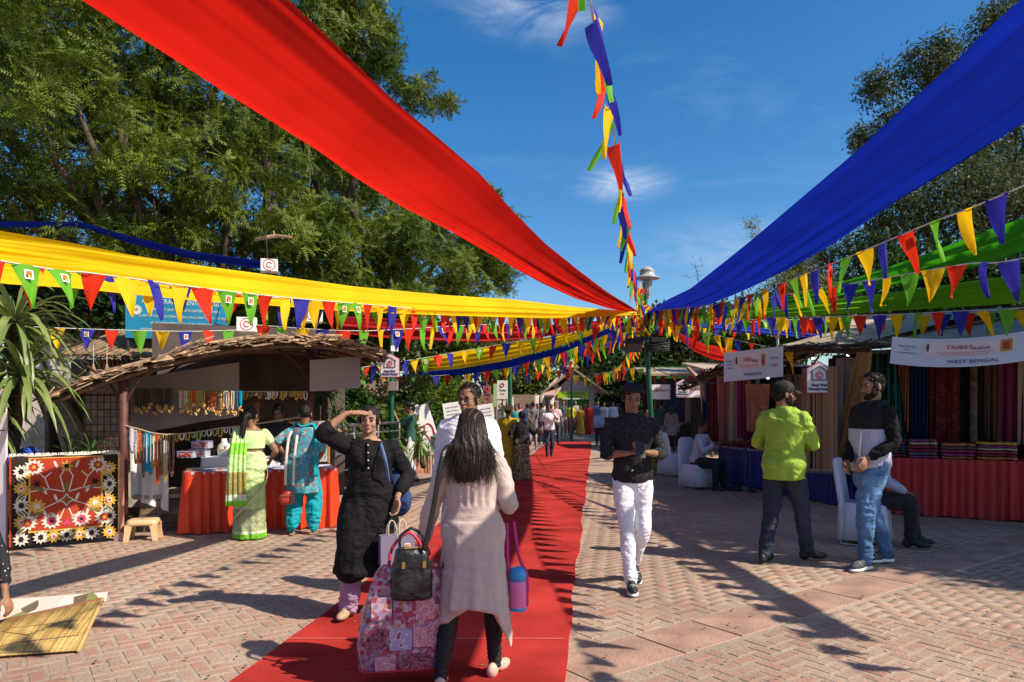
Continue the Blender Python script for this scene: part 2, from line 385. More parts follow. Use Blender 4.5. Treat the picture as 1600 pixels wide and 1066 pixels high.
        o = off if callable(off) else (lambda c: off)
        rr = [r+o(cum[min(q, 6)]) for q, r in enumerate(rd)]
        g.tube(pts, rr, n, round_end=True, sub=2)
    def legtube(s, g, i, off=0.0, t1=1.0, n=14, fit=None):
        h, kn, an, a = s.leg[i]; k = s.thick
        pts = [h+Vector((0, 0, .03)), h+(kn-h)*.3, h+(kn-h)*.7, kn, kn+(an-kn)*.3, kn+(an-kn)*.7, an]
        rd = [.079*k, .085*k, .070*k, .056*k, .058*k, .043, .036]; cum = [0, .17, .38, .52, .66, .86, 1]
        if fit: rr = [max(r+.004, f) for r, f in zip(rd, fit)]
        else: rr = [r+off for r in rd]
        if t1 < 1:
            j = max(q for q in range(7) if cum[q] <= t1)
            if j < 6: u = (t1-cum[j])/(cum[j+1]-cum[j]); pts = pts[:j+1]+[pts[j]+(pts[j+1]-pts[j])*u]; rr = rr[:j+1]+[rr[j]+(rr[j+1]-rr[j])*u]
        g.tube(pts, rr, n, round_end=True, sub=2)
    def H(s, v): return s.hc+s.hr @ Vector(v)
def head_geo(b, g, fem=0, slim=0):
    R = b.hr; E = lambda c, r, n=16, m=11: g.ell(b.H(c), r, R, n, m)
    E((0, .014, .030), (.075, .093, .084)); E((0, -.016, -.02), (.062, .070, .088)); w = .047 if fem else .052
    E((0, -.028, -.068), (w, .050, .045)); E((0, -.066, -.094), (.020, .018, .016))
    for q in (-1, 1):
        E((q*.034, -.052, -.030), (.026, .026, .028), 10, 7); E((q*.030, -.077, .016), (.028, .012, .010), 10, 7)
        E((q*.079, .012, -.012), (.009, .019, .031), 10, 7); E((q*.010, -.098, -.036), (.009, .011, .008), 8, 6)
    g.tube([b.H((0, -.080, .012)), b.H((0, -.094, -.010)), b.H((0, -.107, -.031))], [.008, .009, .0125], 8)
    E((0, -.089, -.062), (.021, .012, .013), 10, 7)
    nb = b.neck+Vector((0, .0, -.05)); g.tube([nb, (nb+b.H((0, .02, -.07)))/2, b.H((0, .022, -.05))], [(.060, .056), (.054, .054), (.056, .056)], 14)
def face(b, root, brow=HAIRM, lips=LIP, fine=True):
    e = Geo(); i = Geo(); l = Geo(); br = Geo(); R = b.hr
    for q in (-1, 1):
        e.ell(b.H((q*.031, -.0755, -.003)), (.0138, .0100, .0066), R, 10, 7); i.ell(b.H((q*.031, -.0835, -.003)), (.0064, .0040, .0064), R, 8, 6)
        i.tube([b.H((q*.015, -.082, -.002)), b.H((q*.024, -.0865, .0050)), b.H((q*.036, -.0855, .0052)), b.H((q*.047, -.076, -.001))], [.0016, .0024, .0024, .0016], 5)
        br.tube([b.H((q*.013, -.0905, .0195)), b.H((q*.026, -.0905, .0245)), b.H((q*.042, -.081, .0235)), b.H((q*.050, -.073, .018))], [.003, .0042, .0036, .002], 6)
    l.ell(b.H((0, -.0960, -.0580)), (.021, .006, .0038), R, 10, 6); l.ell(b.H((0, -.0955, -.0655)), (.018, .0068, .0046), R, 10, 6)
    if fine: e2 = obj('eyeball', e, EYEW, root, True)
    obj('iris', i, IRIS, root, True); obj('eyebrow', br, brow, root, True); obj('mouth', l, lips, root, True)
def hairfn(amp, f1, f2):
    return lambda co: amp*(vnoise(co*np.array(f1))+.6*vnoise(co*np.array(f2)+7))
def wrinkle(amp, f=1.0, seed=0):
    o = seed*3.7
    def fn(co):
        a = vnoise(co*np.array([9, 9, 5])*f+o); b = vnoise(co*np.array([22, 22, 12])*f+o+5); c = 1-np.abs(vnoise((co+np.stack([a, b, a], 1)*.02)*np.array([11, 11, 16])*f+o+9))
        return amp*(1.1*a+.6*b+2.0*(c-.62))
    return fn
def shoe(b, i, root, m, sole=None, style='shoe', skin=None):
    h, kn, an, a = b.leg[i]; yaw = a.get('fy', 0); pit = a.get('fp', 0)
    fd = Vector((math.sin(yaw), -math.cos(yaw)*math.cos(pit), -math.sin(pit))).normalized(); side = Vector((math.cos(yaw), math.sin(yaw), 0)); up = side.cross(fd)*-1
    if up.z < 0: up = -up
    R = Matrix((side, -fd, up)).transposed(); base = an-up*.078
    def Q(v): return base+R @ Vector(v)
    def part(nm, build, mm, vox):
        g = Geo(); build(g); me = remesh(g, vox, 2)
        n = len(me.vertices); co = np.empty(n*3, np.float32); me.vertices.foreach_get('co', co); co = co.reshape(-1, 3).astype(float)
        Ri = np.array(R.transposed()); loc = (co-np.array(base)) @ Ri.T; loc[:, 2] = np.maximum(loc[:, 2], 0.0 if nm != 'x' else -.1)
        co = loc @ np.array(R).T+np.array(base); me.vertices.foreach_set('co', co.astype(np.float32).ravel()); me.update(); me.materials.append(mm)
        return obj(nm, me, None, root, True)
    if style == 'shoe':
        def up_(g):
            g.ell(Q((0, -.115, .040)), (.044, .095, .034), R); g.ell(Q((0, .03, .052)), (.037, .055, .052), R); g.ell(Q((0, -.05, .062)), (.036, .07, .038), R)
        part('shoe', up_, m, .009)
        def so_(g):
            g.ell(Q((0, -.12, .012)), (.049, .100, .022), R); g.ell(Q((0, .03, .012)), (.042, .062, .022), R); g.ell(Q((0, -.05, .012)), (.041, .09, .021), R)
        if sole: part('sole', so_, sole, .008)
        g = Geo()
        if sole:
            for q in range(4): yq = -.05-.03*q; g.tube([Q((-.025, yq, .083-.008*q)), Q((.0, yq-.004, .097-.008*q)), Q((.025, yq, .083-.008*q))], [.0032]*3, 5)
            obj('laces', g, sole, root, True)
    else:
        def so_(g):
            g.ell(Q((0, -.11, .008)), (.045, .10, .014), R); g.ell(Q((0, .02, .008)), (.036, .06, .014), R); g.ell(Q((0, -.05, .008)), (.038, .09, .013), R)
        part('sandal', so_, m, .009)
        g = Geo(); g.tube([Q((-.042, -.10, .015)), Q((-.02, -.10, .058)), Q((.02, -.10, .058)), Q((.042, -.10, .015))], [(.004, .012)]*4, 6)
        obj('strap', g, m, root, True)
def foot(g, b, i):
    h, kn, an, a = b.leg[i]; yaw = a.get('fy', 0); pit = a.get('fp', 0)
    fd = Vector((math.sin(yaw), -math.cos(yaw)*math.cos(pit), -math.sin(pit))).normalized(); side = Vector((math.cos(yaw), math.sin(yaw), 0)); up = side.cross(fd)*-1
    if up.z < 0: up = -up
    R = Matrix((side, -fd, up)).transposed(); base = an-up*.066
    g.ell(base+R @ Vector((0, .015, .03)), (.032, .045, .036), R, 10, 7); g.ell(base+R @ Vector((0, -.06, .032)), (.034, .085, .026), R, 10, 7); g.ell(base+R @ Vector((0, -.135, .022)), (.038, .045, .016), R, 10, 7)
    g.tube([an, base+R @ Vector((0, .0, .045))], [.036, .034], 8)
def build_body(b, root, skin, vox=.009, hvox=.005, fine=True, feet=False):
    g = Geo(); b.torso(g, .87, 1.465, -.012, step=.09, n=16)
    for i in (0, 1): b.armtube(g, i, off=-.002); b.legtube(g, i, -.008)
    g.ell(b.tp(Vector((.0, .012, 1.375))), (.15*b.sw/.183, .06, .05)); nb = b.neck
    g.tube([nb+Vector((0, 0, -.06)), b.H((0, .02, -.06))], [.052, .050], 10)
    if feet: foot(g, b, 0); foot(g, b, 1)
    body = remesh(g, vox, 2)
    hg = Geo(); head_geo(b, hg, b.fem); head = remesh(hg, hvox, 2 if fine else 1)
    body = joinmesh(body, head)
    hh = Geo(); b.hand(hh, 0, None, fine); b.hand(hh, 1, None, fine); hands = remesh(hh, .0048 if fine else .010, 1)
    body = joinmesh(body, hands, 'body'); body.materials.append(skin)
    return obj('body', body, None, root)
def hair_short(b, root, m=HAIRM, vol=1.0, fine=True, fringe=0, sides=1, bald=0, vox=None):
    g = Geo(); R = b.hr
    g.ell(b.H((0, .024+bald*.02, .050)), (.081*vol, .093, .073*vol), R, 16, 11); g.ell(b.H((0, .046, .0)), (.073, .070, .082), R)
    for q in (-1, 1): g.ell(b.H((q*.072, .0, .012)), (.011, .032, .040*sides), R, 10, 7)
    if fringe:
        for q in range(9):
            x = -.060+.0145*q; dp = (.066, .050, .036, .046, .064, .078, .070, .056, .040)[q]; g.tube([b.H((x*.9, -.01, .108)), b.H((x*1.05-.004, -.066, .094)), b.H((x*1.15-.010, -.092, .070)), b.H((x*1.2-.022, -.090, dp))], [.021, .017, .011, .003], 7)
        for q in (-1, 1): g.tube([b.H((q*.058, -.02, .09)), b.H((q*.080, -.030, .045)), b.H((q*.084, -.020, .0)), b.H((q*.086, -.014, -.022))], [.022, .015, .010, .004], 7); g.tube([b.H((q*.03, .02, .115)), b.H((q*.075, .02, .085)), b.H((q*.092, .02, .04)), b.H((q*.088, .03, .0))], [.02, .02, .015, .008], 7)
    if fine:
        st = Geo()
        for q in range(320):
            a = random.uniform(0, 2*PI); el = random.uniform(-.25, 1.5); fr = math.sin(a)
            if fr < -.3 and el < .75: continue
            o = Vector((.083*math.cos(a)*math.cos(el), .024+.096*math.sin(a)*math.cos(el), .050+.076*math.sin(el))); n_ = (o-Vector((0, .024, .05))).normalized(); tdir = (Vector((n_.x*.7, n_.y*.7-.35, -.75))+Vector((random.gauss(0, .35), random.gauss(0, .35), 0))); tdir = (tdir-n_*tdir.dot(n_)*.9).normalized(); l = random.uniform(.018, .04)
            st.tube([b.H(o-n_*.004), b.H(o+n_*.005+tdir*l*.5), b.H(o+n_*random.uniform(.0, .008)+tdir*l)], [.0026, .0022, .0008], 4, round_end=False)
        obj('hair_strands', st, m, root, True, kind='stuff')
    me = remesh(g, vox or (.006 if fine else .012), 1, hairfn(.0065 if fine else .004, (28, 60, 60), (90, 40, 40))); me.materials.append(m)
    return obj('hair', me, None, root)
def hair_woman(b, root, m=HAIRM, style='bun', fine=True):
    g = Geo(); R = b.hr
    g.ell(b.H((0, .020, .040)), (.080, .094, .083), R, 16, 11); g.ell(b.H((0, .046, -.005)), (.073, .068, .078), R)
    for q in (-1, 1): g.ell(b.H((q*.070, -.008, .010)), (.013, .042, .048), R, 10, 7)
    if style == 'bun': g.ell(b.H((0, .115, -.01)), (.045, .04, .045), R)
    if style == 'pony': g.tube([b.H((0, .09, .0)), b.H((.0, .125, -.06)), b.H((.01, .11, -.17)), b.H((.015, .085, -.27)), b.H((.0, .08, -.34))], [.034, .04, .042, .036, .012], 10)
    if style == 'braid': g.tube([b.H((0, .09, -.03)), b.H((.0, .11, -.12)), b.H((0, .10, -.45))], [.026, .022, .012], 8)
    if style == 'long':
        g.tube([b.H((0, .06, .02)), b.H((.0, .09, -.10)), b.H((.0, .09, -.24)), b.H((0, .09, -.32))], [(.07, .04), (.085, .045), (.085, .04), (.06, .02)], 12, side=(1, 0, 0))
    me = remesh(g, .006 if fine else .012, 1, hairfn(.003, (60, 60, 12), (120, 120, 20))); me.materials.append(m); return obj('hair', me, None, root)
def garment(name, g, m, root, vox, disp=None, smooth=2, flat=None):
    me = remesh(g, vox, smooth, disp, flat); me.materials.append(m); return obj(name, me, None, root)
def person(label, loc, rz, b, skin, group=None, fine=True, vox=.009, feet=False, facefeat=True, brow=HAIRM):
    root = thing('person', label, 'person', loc, rz, group); root.scale = (b.k, b.k, b.k)
    build_body(b, root, SK[skin], vox, .0062 if fine else .013, fine, feet)
    if facefeat: face(b, root, brow, fine=fine)
    return root
def collar(b, root, m, r=.066, z=1.462, tilt=0):
    g = Geo(); n = 20
    for rr, dz in ((r, 0),):
        pts = [b.tp(Vector((rr*1.02*math.cos(2*PI*j/n+PI/2*3+.18*0), .012+rr*.95*math.sin(2*PI*j/n+PI/2*3), z-.035*max(0, -math.sin(2*PI*j/n+PI/2*3))))) for j in range(n+1)]
        g.tube(pts, [(.010, .020)]*(n+1), 6, side=(1, 0, 0))
    obj('collar', g, m, root, True)
def shirt(b, root, m, z0=.80, sleeve=1.0, off=.016, soff=.010, vox=.011, amp=.006, name='shirt', z1=1.462, flare=0.0, cuff=0, folds=0, disp=None, bust=None, fseed=1, boxy=0, extra=None):
    g = Geo(); of = (lambda z: off+flare*max(0, 1.05-z))
    b.torso(g, z0, z1, of, n=40, folds=folds, boxy=boxy)
    for i in (0, 1): b.armtube(g, i, t1=sleeve, off=soff)
    if cuff:
        for i in (0, 1):
            sh, e, w, a = b.arm[i]; t = (sleeve-.52)/.48; p = e+(w-e)*t; d = (w-e).normalized()
            g.tube([p-d*.03, p+d*.02], [.046, .048], 10)
    if bust or b.fem:
        for q in (-1, 1): g.ell(b.tp(Vector((q*.07, -.072, 1.255))), (.066, .058+off*.6, .066), None)
    if extra: extra(g)
    o = garment(name, g, m, root, vox, disp or wrinkle(amp, seed=fseed)); return o
def trousers(b, root, m, off=.012, t1=1.0, vox=.011, amp=.005, fit=None, name='trousers', z1=1.0, seed=3):
    g = Geo(); b.torso(g, .86, z1, .008, n=24)
    for i in (0, 1): b.legtube(g, i, off, t1, fit=fit)
    g.ell(b.hip+Vector((0, .0, .89)), (.13, .10, .08))
    w = wrinkle(amp, 1.2, seed)
    def d(co):
        t = np.exp(-((co[:, 2]-.13)/.10)**2)+.6*np.exp(-((co[:, 2]-.47)/.09)**2); return w(co)*(1+.6*t)+.004*t*np.sin(co[:, 2]*190+4*vnoise(co*9))
    return garment(name, g, m, root, vox, d)
# ================================================================ materials of the place
RED = (.80, .016, .008); BLUE = (.002, .017, .29); YEL = (.95, .60, .0); GRN = (.045, .30, .008); LGRN = (.25, .52, .02); DRED = (.42, .01, .015)
def cloth(name, col, tr=.4, col2=None):
    m = mat(name, col, .75, .10, 1.2, .25, 160, trans=tr, spec=.25, col2=col2); return m
M_red = cloth('red_drape_cloth', RED, .62); M_blue = cloth('blue_drape_cloth', BLUE, .48); M_yel = cloth('yellow_drape_cloth', YEL, .42)
M_grn = cloth('green_drape_cloth', GRN, .45); M_lgrn = cloth('light_green_drape_cloth', (.16, .42, .01), .5); M_dred = cloth('dark_red_drape_cloth', DRED, .3)
FL = {'yellow': cloth('yellow_flag_cloth', (.93, .56, .01), .35), 'red': cloth('red_flag_cloth', (.75, .035, .01), .35), 'blue': cloth('blue_flag_cloth', (.035, .035, .36), .35), 'green': cloth('green_flag_cloth', (.14, .44, .03), .35)}
STK = patmat('sticker_print', 'cells', [(.75, .18, .02), (.85, .5, .02), (.75, .12, .02), (.1, .3, .12), (.08, .04, .03)], 60)
WHT = mat('white_paper', (.75, .74, .72), .7, .04)
CORD = mat('white_cord', (.6, .6, .58), .8); GREENP = mat('green_painted_steel', (.004, .10, .055), .35, .15, 5, spec=.5)
DARKM = mat('black_metal', (.02, .02, .022), .5, .2); GREYM = mat('grey_metal', (.35, .36, .37), .35, .1, 8, metal=.6)
STEEL = mat('brushed_steel', (.55, .55, .54), .28, .1, 20, metal=.9)
RUST = mat('red_oxide_steel', (.10, .035, .028), .6, .25, 9, .3, 60)
WOOD = mat('weathered_pole_wood', (.16, .10, .065), .85, .35, 12, .6, 40)
THATCH = mat('straw_thatch', (.40, .29, .17), .95, .35, 9, .8, 70, island=.25, col2=(.22, .15, .09)); BAMB = mat('bamboo_mat', (.26, .15, .085), .85, .35, 14, .6, 60, island=.3)
TARP = mat('sand_coloured_hessian_roof', (.50, .40, .29), .9, .22, 2.2, .6, 90, col2=(.34, .26, .18))
STONE = mat('sandstone', (.36, .25, .18), .9, .25, 6, .8, 35); CEM = mat('grey_cement', (.42, .37, .32), .95, .22, 3, .6, 60, det=8)
# ================================================================ ground
def ground_material():
    m = bpy.data.materials.new('dusty_mortar'); m.use_nodes = True; nt = m.node_tree; N = nt.nodes.new; L = nt.links.new
    b = nt.nodes['Principled BSDF']; b.inputs['Roughness'].default_value = .95; b.inputs['Specular IOR Level'].default_value = .2
    tc = N('ShaderNodeTexCoord'); n1 = N('ShaderNodeTexNoise'); n1.inputs['Scale'].default_value = .7; n1.inputs['Detail'].default_value = 8; L(tc.outputs['Object'], n1.inputs[0])
    n2 = N('ShaderNodeTexNoise'); n2.inputs['Scale'].default_value = 45; n2.inputs['Detail'].default_value = 5; L(tc.outputs['Object'], n2.inputs[0])
    r = N('ShaderNodeValToRGB'); r.color_ramp.elements[0].position = .3; r.color_ramp.elements[1].position = .7
    r.color_ramp.elements[0].color = (.29, .22, .16, 1); r.color_ramp.elements[1].color = (.41, .325, .245, 1); L(n1.outputs[0], r.inputs[0])
    mp = N('ShaderNodeMapping'); mp.inputs['Rotation'].default_value = (0, 0, -math.radians(36)); L(tc.outputs['Object'], mp.inputs[0])
    br = N('ShaderNodeTexBrick'); br.inputs['Scale'].default_value = 4.0; br.inputs['Color1'].default_value = (.36, .19, .12, 1); br.inputs['Color2'].default_value = (.42, .26, .18, 1); br.inputs['Mortar'].default_value = (.42, .34, .27, 1); br.inputs['Mortar Size'].default_value = .03
    L(mp.outputs[0], br.inputs[0])
    mx = N('ShaderNodeMix'); mx.data_type = 'RGBA'; L(r.outputs[0], mx.inputs['A']); L(br.outputs[0], mx.inputs['B'])
    sx = N('ShaderNodeSeparateXYZ'); L(tc.outputs['Object'], sx.inputs[0]); mr = N('ShaderNodeMapRange'); mr.inputs['From Min'].default_value = 15; mr.inputs['From Max'].default_value = 17; mr.inputs['To Max'].default_value = .75
    L(sx.outputs['Y'], mr.inputs['Value']); L(mr.outputs[0], mx.inputs['Factor'])
    m2 = N('ShaderNodeMix'); m2.data_type = 'RGBA'; m2.blend_type = 'OVERLAY'; m2.inputs['Factor'].default_value = .55; L(mx.outputs['Result'], m2.inputs['A']); L(n2.outputs[0], m2.inputs['B'])
    n3 = N('ShaderNodeTexNoise'); n3.inputs['Scale'].default_value = .55; n3.inputs['Detail'].default_value = 7; n3.inputs['Distortion'].default_value = .6; L(N('ShaderNodeNewGeometry').outputs['Position'], n3.inputs[0])
    m3 = N('ShaderNodeMapRange'); m3.inputs['From Min'].default_value = .35; m3.inputs['From Max'].default_value = .65; m3.inputs['To Min'].default_value = .80; m3.inputs['To Max'].default_value = 1.10; L(n3.outputs[0], m3.inputs['Value'])
    h3 = N('ShaderNodeHueSaturation'); L(m3.outputs[0], h3.inputs['Value']); L(m2.outputs['Result'], h3.inputs['Color']); L(h3.outputs[0], b.inputs['Base Color'])
    bp = N('ShaderNodeBump'); bp.inputs['Strength'].default_value = .7; bp.inputs['Distance'].default_value = .006; L(n2.outputs[0], bp.inputs['Height']); L(bp.outputs[0], b.inputs['Normal'])
    return m
g = Geo(); g.add([(-400, -60, 0), (400, -60, 0), (400, 800, 0), (-400, 800, 0)], [(0, 1, 2, 3)])
ground = obj('ground', g, ground_material(), kind='structure')
def brick_material():
    m = bpy.data.materials.new('worn_red_brick'); m.use_nodes = True; nt = m.node_tree; N = nt.nodes.new; L = nt.links.new
    b = nt.nodes['Principled BSDF']; b.inputs['Roughness'].default_value = .9; b.inputs['Specular IOR Level'].default_value = .25
    tc = N('ShaderNodeTexCoord'); gm = N('ShaderNodeNewGeometry'); oi = N('ShaderNodeObjectInfo')
    ad = N('ShaderNodeMath'); ad.operation = 'ADD'; L(gm.outputs['Random Per Island'], ad.inputs[0]); L(oi.outputs['Random'], ad.inputs[1])
    fr = N('ShaderNodeMath'); fr.operation = 'FRACT'; L(ad.outputs[0], fr.inputs[0])
    r = N('ShaderNodeValToRGB'); e = r.color_ramp.elements; e[0].color = (.37, .225, .16, 1); e[1].color = (.32, .16, .11, 1); q = e.new(.4); q.color = (.355, .20, .14, 1); q = e.new(.75); q.color = (.37, .25, .185, 1)
    L(fr.outputs[0], r.inputs[0])
    n1 = N('ShaderNodeTexNoise'); n1.inputs['Scale'].default_value = 4; n1.inputs['Detail'].default_value = 9; n1.inputs['Roughness'].default_value = .65; L(gm.outputs['Position'], n1.inputs[0])
    cr = N('ShaderNodeValToRGB'); cr.color_ramp.elements[0].position = .44; cr.color_ramp.elements[1].position = .66; L(n1.outputs[0], cr.inputs[0])
    mx = N('ShaderNodeMix'); mx.data_type = 'RGBA'; L(cr.outputs[0], mx.inputs['Factor']); L(r.outputs[0], mx.inputs['A']); mx.inputs['B'].default_value = (.37, .285, .21, 1)
    n2 = N('ShaderNodeTexNoise'); n2.inputs['Scale'].default_value = 70; n2.inputs['Detail'].default_value = 4; L(gm.outputs['Position'], n2.inputs[0])
    m2 = N('ShaderNodeMix'); m2.data_type = 'RGBA'; m2.blend_type = 'OVERLAY'; m2.inputs['Factor'].default_value = .5; L(mx.outputs['Result'], m2.inputs['A']); L(n2.outputs[0], m2.inputs['B'])
    n3 = N('ShaderNodeTexNoise'); n3.inputs['Scale'].default_value = .55; n3.inputs['Detail'].default_value = 7; n3.inputs['Distortion'].default_value = .6; L(N('ShaderNodeNewGeometry').outputs['Position'], n3.inputs[0])
    m3 = N('ShaderNodeMapRange'); m3.inputs['From Min'].default_value = .35; m3.inputs['From Max'].default_value = .65; m3.inputs['To Min'].default_value = .80; m3.inputs['To Max'].default_value = 1.10; L(n3.outputs[0], m3.inputs['Value'])
    h3 = N('ShaderNodeHueSaturation'); L(m3.outputs[0], h3.inputs['Value']); L(m2.outputs['Result'], h3.inputs['Color']); L(h3.outputs[0], b.inputs['Base Color'])
    bp = N('ShaderNodeBump'); bp.inputs['Strength'].default_value = .6; bp.inputs['Distance'].default_value = .005; L(n2.outputs[0], bp.inputs['Height']); L(bp.outputs[0], b.inputs['Normal'])
    return m
BRICK = brick_material(); ANG = math.radians(36)
ca, sa = math.cos(ANG), math.sin(ANG)
def slab_v(x, y):  # distance across the slab strip
    return -(x-.35)*sa+(y-4.03)*ca
def carpet_x(y): return .285+.1175*(y-4.0)
def brickgeo(Lx, Ly, h, jit=0.0):
    a, b = Lx/2, Ly/2; c = .004; v = [(sx*a, sy*b, -.004) for sx, sy in ((-1, -1), (1, -1), (1, 1), (-1, 1))]+[(sx*(a-c), sy*(b-c), h) for sx, sy in ((-1, -1), (1, -1), (1, 1), (-1, 1))]
    return v, [(4, 5, 6, 7), (0, 1, 5, 4), (1, 2, 6, 5), (2, 3, 7, 6), (3, 0, 4, 7)]
def lay_bricks():
    l, w, gap = .176, .078, .020; p = w+gap; cells = []
    for i in range(-190, 240):
        for j in range(-190, 240):
            # herringbone of 2:1 bricks in units of p
            k = (i-j) % 4
            if k == 0: bx, by, o = i+1.0, j+.5, 0
            elif k == 2: bx, by, o = i+.5, j+0.0, 1
            else: continue
            x = bx*p; y = by*p; X = x*ca-y*sa+.2; Y = x*sa+y*ca+4.0
            if not (2.6 < Y < 16.5) or abs(X) > .80*Y+.6: continue
            if -.16 < slab_v(X, Y) < .40: continue
            xr = carpet_x(Y)
            if xr-1.75 < X < xr-.08: continue
            cells.append((X, Y, o))
    cells.sort(key=lambda c: c[1]+.3*abs(c[0])); near = [c for c in cells if abs(c[0]) < .72*c[1] and c[1] > 3.95][:290]; ns = set(near); V = []; Fc = []
    vs = [Geo().add(*brickgeo(l, w, .0012+.0009*k)).mesh('brick', BRICK) for k in range(3)]
    for c in near:
        o = bpy.data.objects.new('brick', vs[random.randrange(3)]); C.objects.link(o); o.parent = ground
        o.location = (c[0], c[1], random.uniform(0, .002)); o.rotation_euler = (random.uniform(-.008, .008), random.uniform(-.008, .008), ANG+c[2]*PI/2+random.uniform(-.02, .02))
    n = 0
    for c in cells:
        if c in ns: continue
        v, f = brickgeo(l+random.uniform(-.006, .003), w+random.uniform(-.006, .003), random.uniform(.0008, .0032)); a = ANG+c[2]*PI/2+random.uniform(-.02, .02); cc, ss = math.cos(a), math.sin(a)
        tx, ty = random.uniform(-.01, .01), random.uniform(-.01, .01)
        V += [(c[0]+x*cc-y*ss, c[1]+x*ss+y*cc, z+x*tx+y*ty) for x, y, z in v]; Fc += [tuple(q+n for q in t) for t in f]; n += 8
    o = obj('brick_paving', fastmesh('brick_paving', np.array(V), np.array(Fc), BRICK), None, ground, kind='stuff')
lay_bricks()
SLAB = mat('red_sandstone_slab', (.38, .235, .17), .9, .22, 3, .7, 60, det=8)
t = -3.0
while t < 13:
    ln = random.uniform(.55, .85)
    g = Geo().add(*brickgeo(ln-.012, .43, .007)); c = Vector((.35+ca*(t+ln/2)-sa*.12, 4.03+sa*(t+ln/2)+ca*.12, 0))
    if carpet_x(c.y)-2.1 < c.x < carpet_x(c.y)+.1 and False: pass
    o = obj('paving_slab', g, SLAB, ground); o.location = c; o.rotation_euler = (random.uniform(-.004, .004), 0, ANG+random.uniform(-.006, .006)); t += ln
# carpet
def carpet():
    g = Geo(); ys = np.arange(1.2, 30.8, .35); r = []
    for q, y in enumerate(ys):
        x = carpet_x(y)+.014*math.sin(y*1.7)+.010*math.sin(y*5.1)+random.uniform(-.006, .006); xl = x-1.84+.02*math.sin(y*1.1+1)
        z = .017+.004*math.sin(y*3)*math.sin(y*1.3)
        r.append([(xl, y, 0.001), (xl+.004, y, z), (xl+.6, y, z), (xl+1.2, y, z+.001), (x-.004, y, z), (x, y, .001)])
    g.loft(r, cap=False, closed=False)
    m = mat('red_carpet_felt', (.44, .040, .033), 1.0, .26, 1.4, .5, 300, spec=.02, det=9)
    o = obj('carpet', g, m, smooth=False); tag(o, 'long red felt carpet laid down the middle of the paved walkway', 'carpet')
    for y in (4.68, 12.2, 8.9, 18.5, 24):
        x = carpet_x(y); s = Geo().box((x-.92, y, .0205), (1.80, .012, .003)); obj('seam', s, mat('carpet_seam', (.62, .12, .09), .9), o)
carpet()
# small litter and leaves on the paving
g = Geo()
for _ in range(900):
    y = random.uniform(4, 14); x = random.uniform(-.72, .72)*y; a = random.uniform(0, 6.3); s = random.uniform(.004, .014)
    g.add([(x+math.cos(a)*s*1.8, y+math.sin(a)*s*1.8, .022), (x+math.cos(a+2)*s, y+math.sin(a+2)*s, .019), (x-math.cos(a)*s*1.8, y-math.sin(a)*s*1.8, .024), (x+math.cos(a-2)*s, y+math.sin(a-2)*s, .02)], [(0, 1, 2, 3)])
litter = obj('fallen_leaves', g, mat('dry_leaf', (.16, .10, .04), .9, .4, 3, island=.5), kind='stuff'); litter['label'] = 'tiny dry leaves scattered over the brick paving'
# ================================================================ foliage
LEAF = {}
def leafmat(name, c1, c2, tr=.35):
    m = mat(name, c1, .55, .2, .55, trans=tr, col2=c2, spec=.25, island=.35); return m
NEEM = leafmat('neem_leaf', (.155, .20, .018), (.045, .08, .008), .3); DK = leafmat('dark_leaf', (.035, .075, .014), (.018, .042, .010)); EUC = leafmat('grey_green_leaf', (.095, .115, .035), (.035, .05, .018))
OLV = leafmat('olive_leaf', (.12, .15, .02), (.05, .075, .012)); BMB = leafmat('yellowish_bamboo_leaf', (.20, .18, .03), (.09, .10, .015)); MID = leafmat('mid_green_leaf', (.06, .13, .015), (.03, .07, .01)); LIME = leafmat('lime_leaf', (.16, .26, .02), (.08, .15, .01))
BARK = mat('grey_bark', (.10, .075, .055), .95, .35, 9, .9, 30)
def rotmats(n, up=None, spread=1.0):
    """random rotations whose Z leans around the given outward vectors"""
    z = rng.normal(size=(n, 3))*spread+(up if up is not None else 0); z /= np.linalg.norm(z, axis=1)[:, None]+1e-9
    r = rng.normal(size=(n, 3)); x = r-z*(r*z).sum(1)[:, None]; x /= np.linalg.norm(x, axis=1)[:, None]+1e-9; y = np.cross(z, x)
    return np.stack([x, y, z], 2)
def tuft_neem(k=7, m=6, L=.30):
    T = []
    for i in range(k):
        a = 2*PI*i/k+random.uniform(-.3, .3); el = random.uniform(.0, .8); d = np.array([math.cos(a)*math.cos(el), math.sin(a)*math.cos(el), math.sin(el)]); s = np.array([-math.sin(a), math.cos(a), 0])
        p = np.zeros(3); dr = random.uniform(.6, 1.5)
        for j in range(m):
            f = j/m; p = p+d*L/m; p2 = p+np.array([0, 0, -L*dr*.35*f*f])
            w = L*.24*(1-.4*f); h = L*.055
            for q in (-1, 1):
                tip = p2+s*q*w+d*w*.55+np.array([0, 0, -.25*w]); T.append([p2-d*h, tip, p2+d*h])
        T.append([p2, p2+d*L*.16+s*.02, p2+d*L*.16-s*.02])
    return np.array(T)
def tuft_leaf(k=14, L=.12, w=.04, R=.2, droop=.3, flat=0):
    T = []
    for i in range(k):
        d = np.array([random.gauss(0, 1), random.gauss(0, 1), random.gauss(0.1, .8)]); d /= np.linalg.norm(d); b = d*R*random.uniform(.2, 1)
        d = d+np.array([0, 0, -droop]); d /= np.linalg.norm(d)
        s = np.cross(d, [random.gauss(0, 1), random.gauss(0, 1), 1]); s /= np.linalg.norm(s)+1e-9; l = L*random.uniform(.7, 1.3)
        T.append([b, b+d*l*.5+s*w, b+d*l]); T.append([b, b+d*l, b+d*l*.5-s*w])
    return np.array(T)
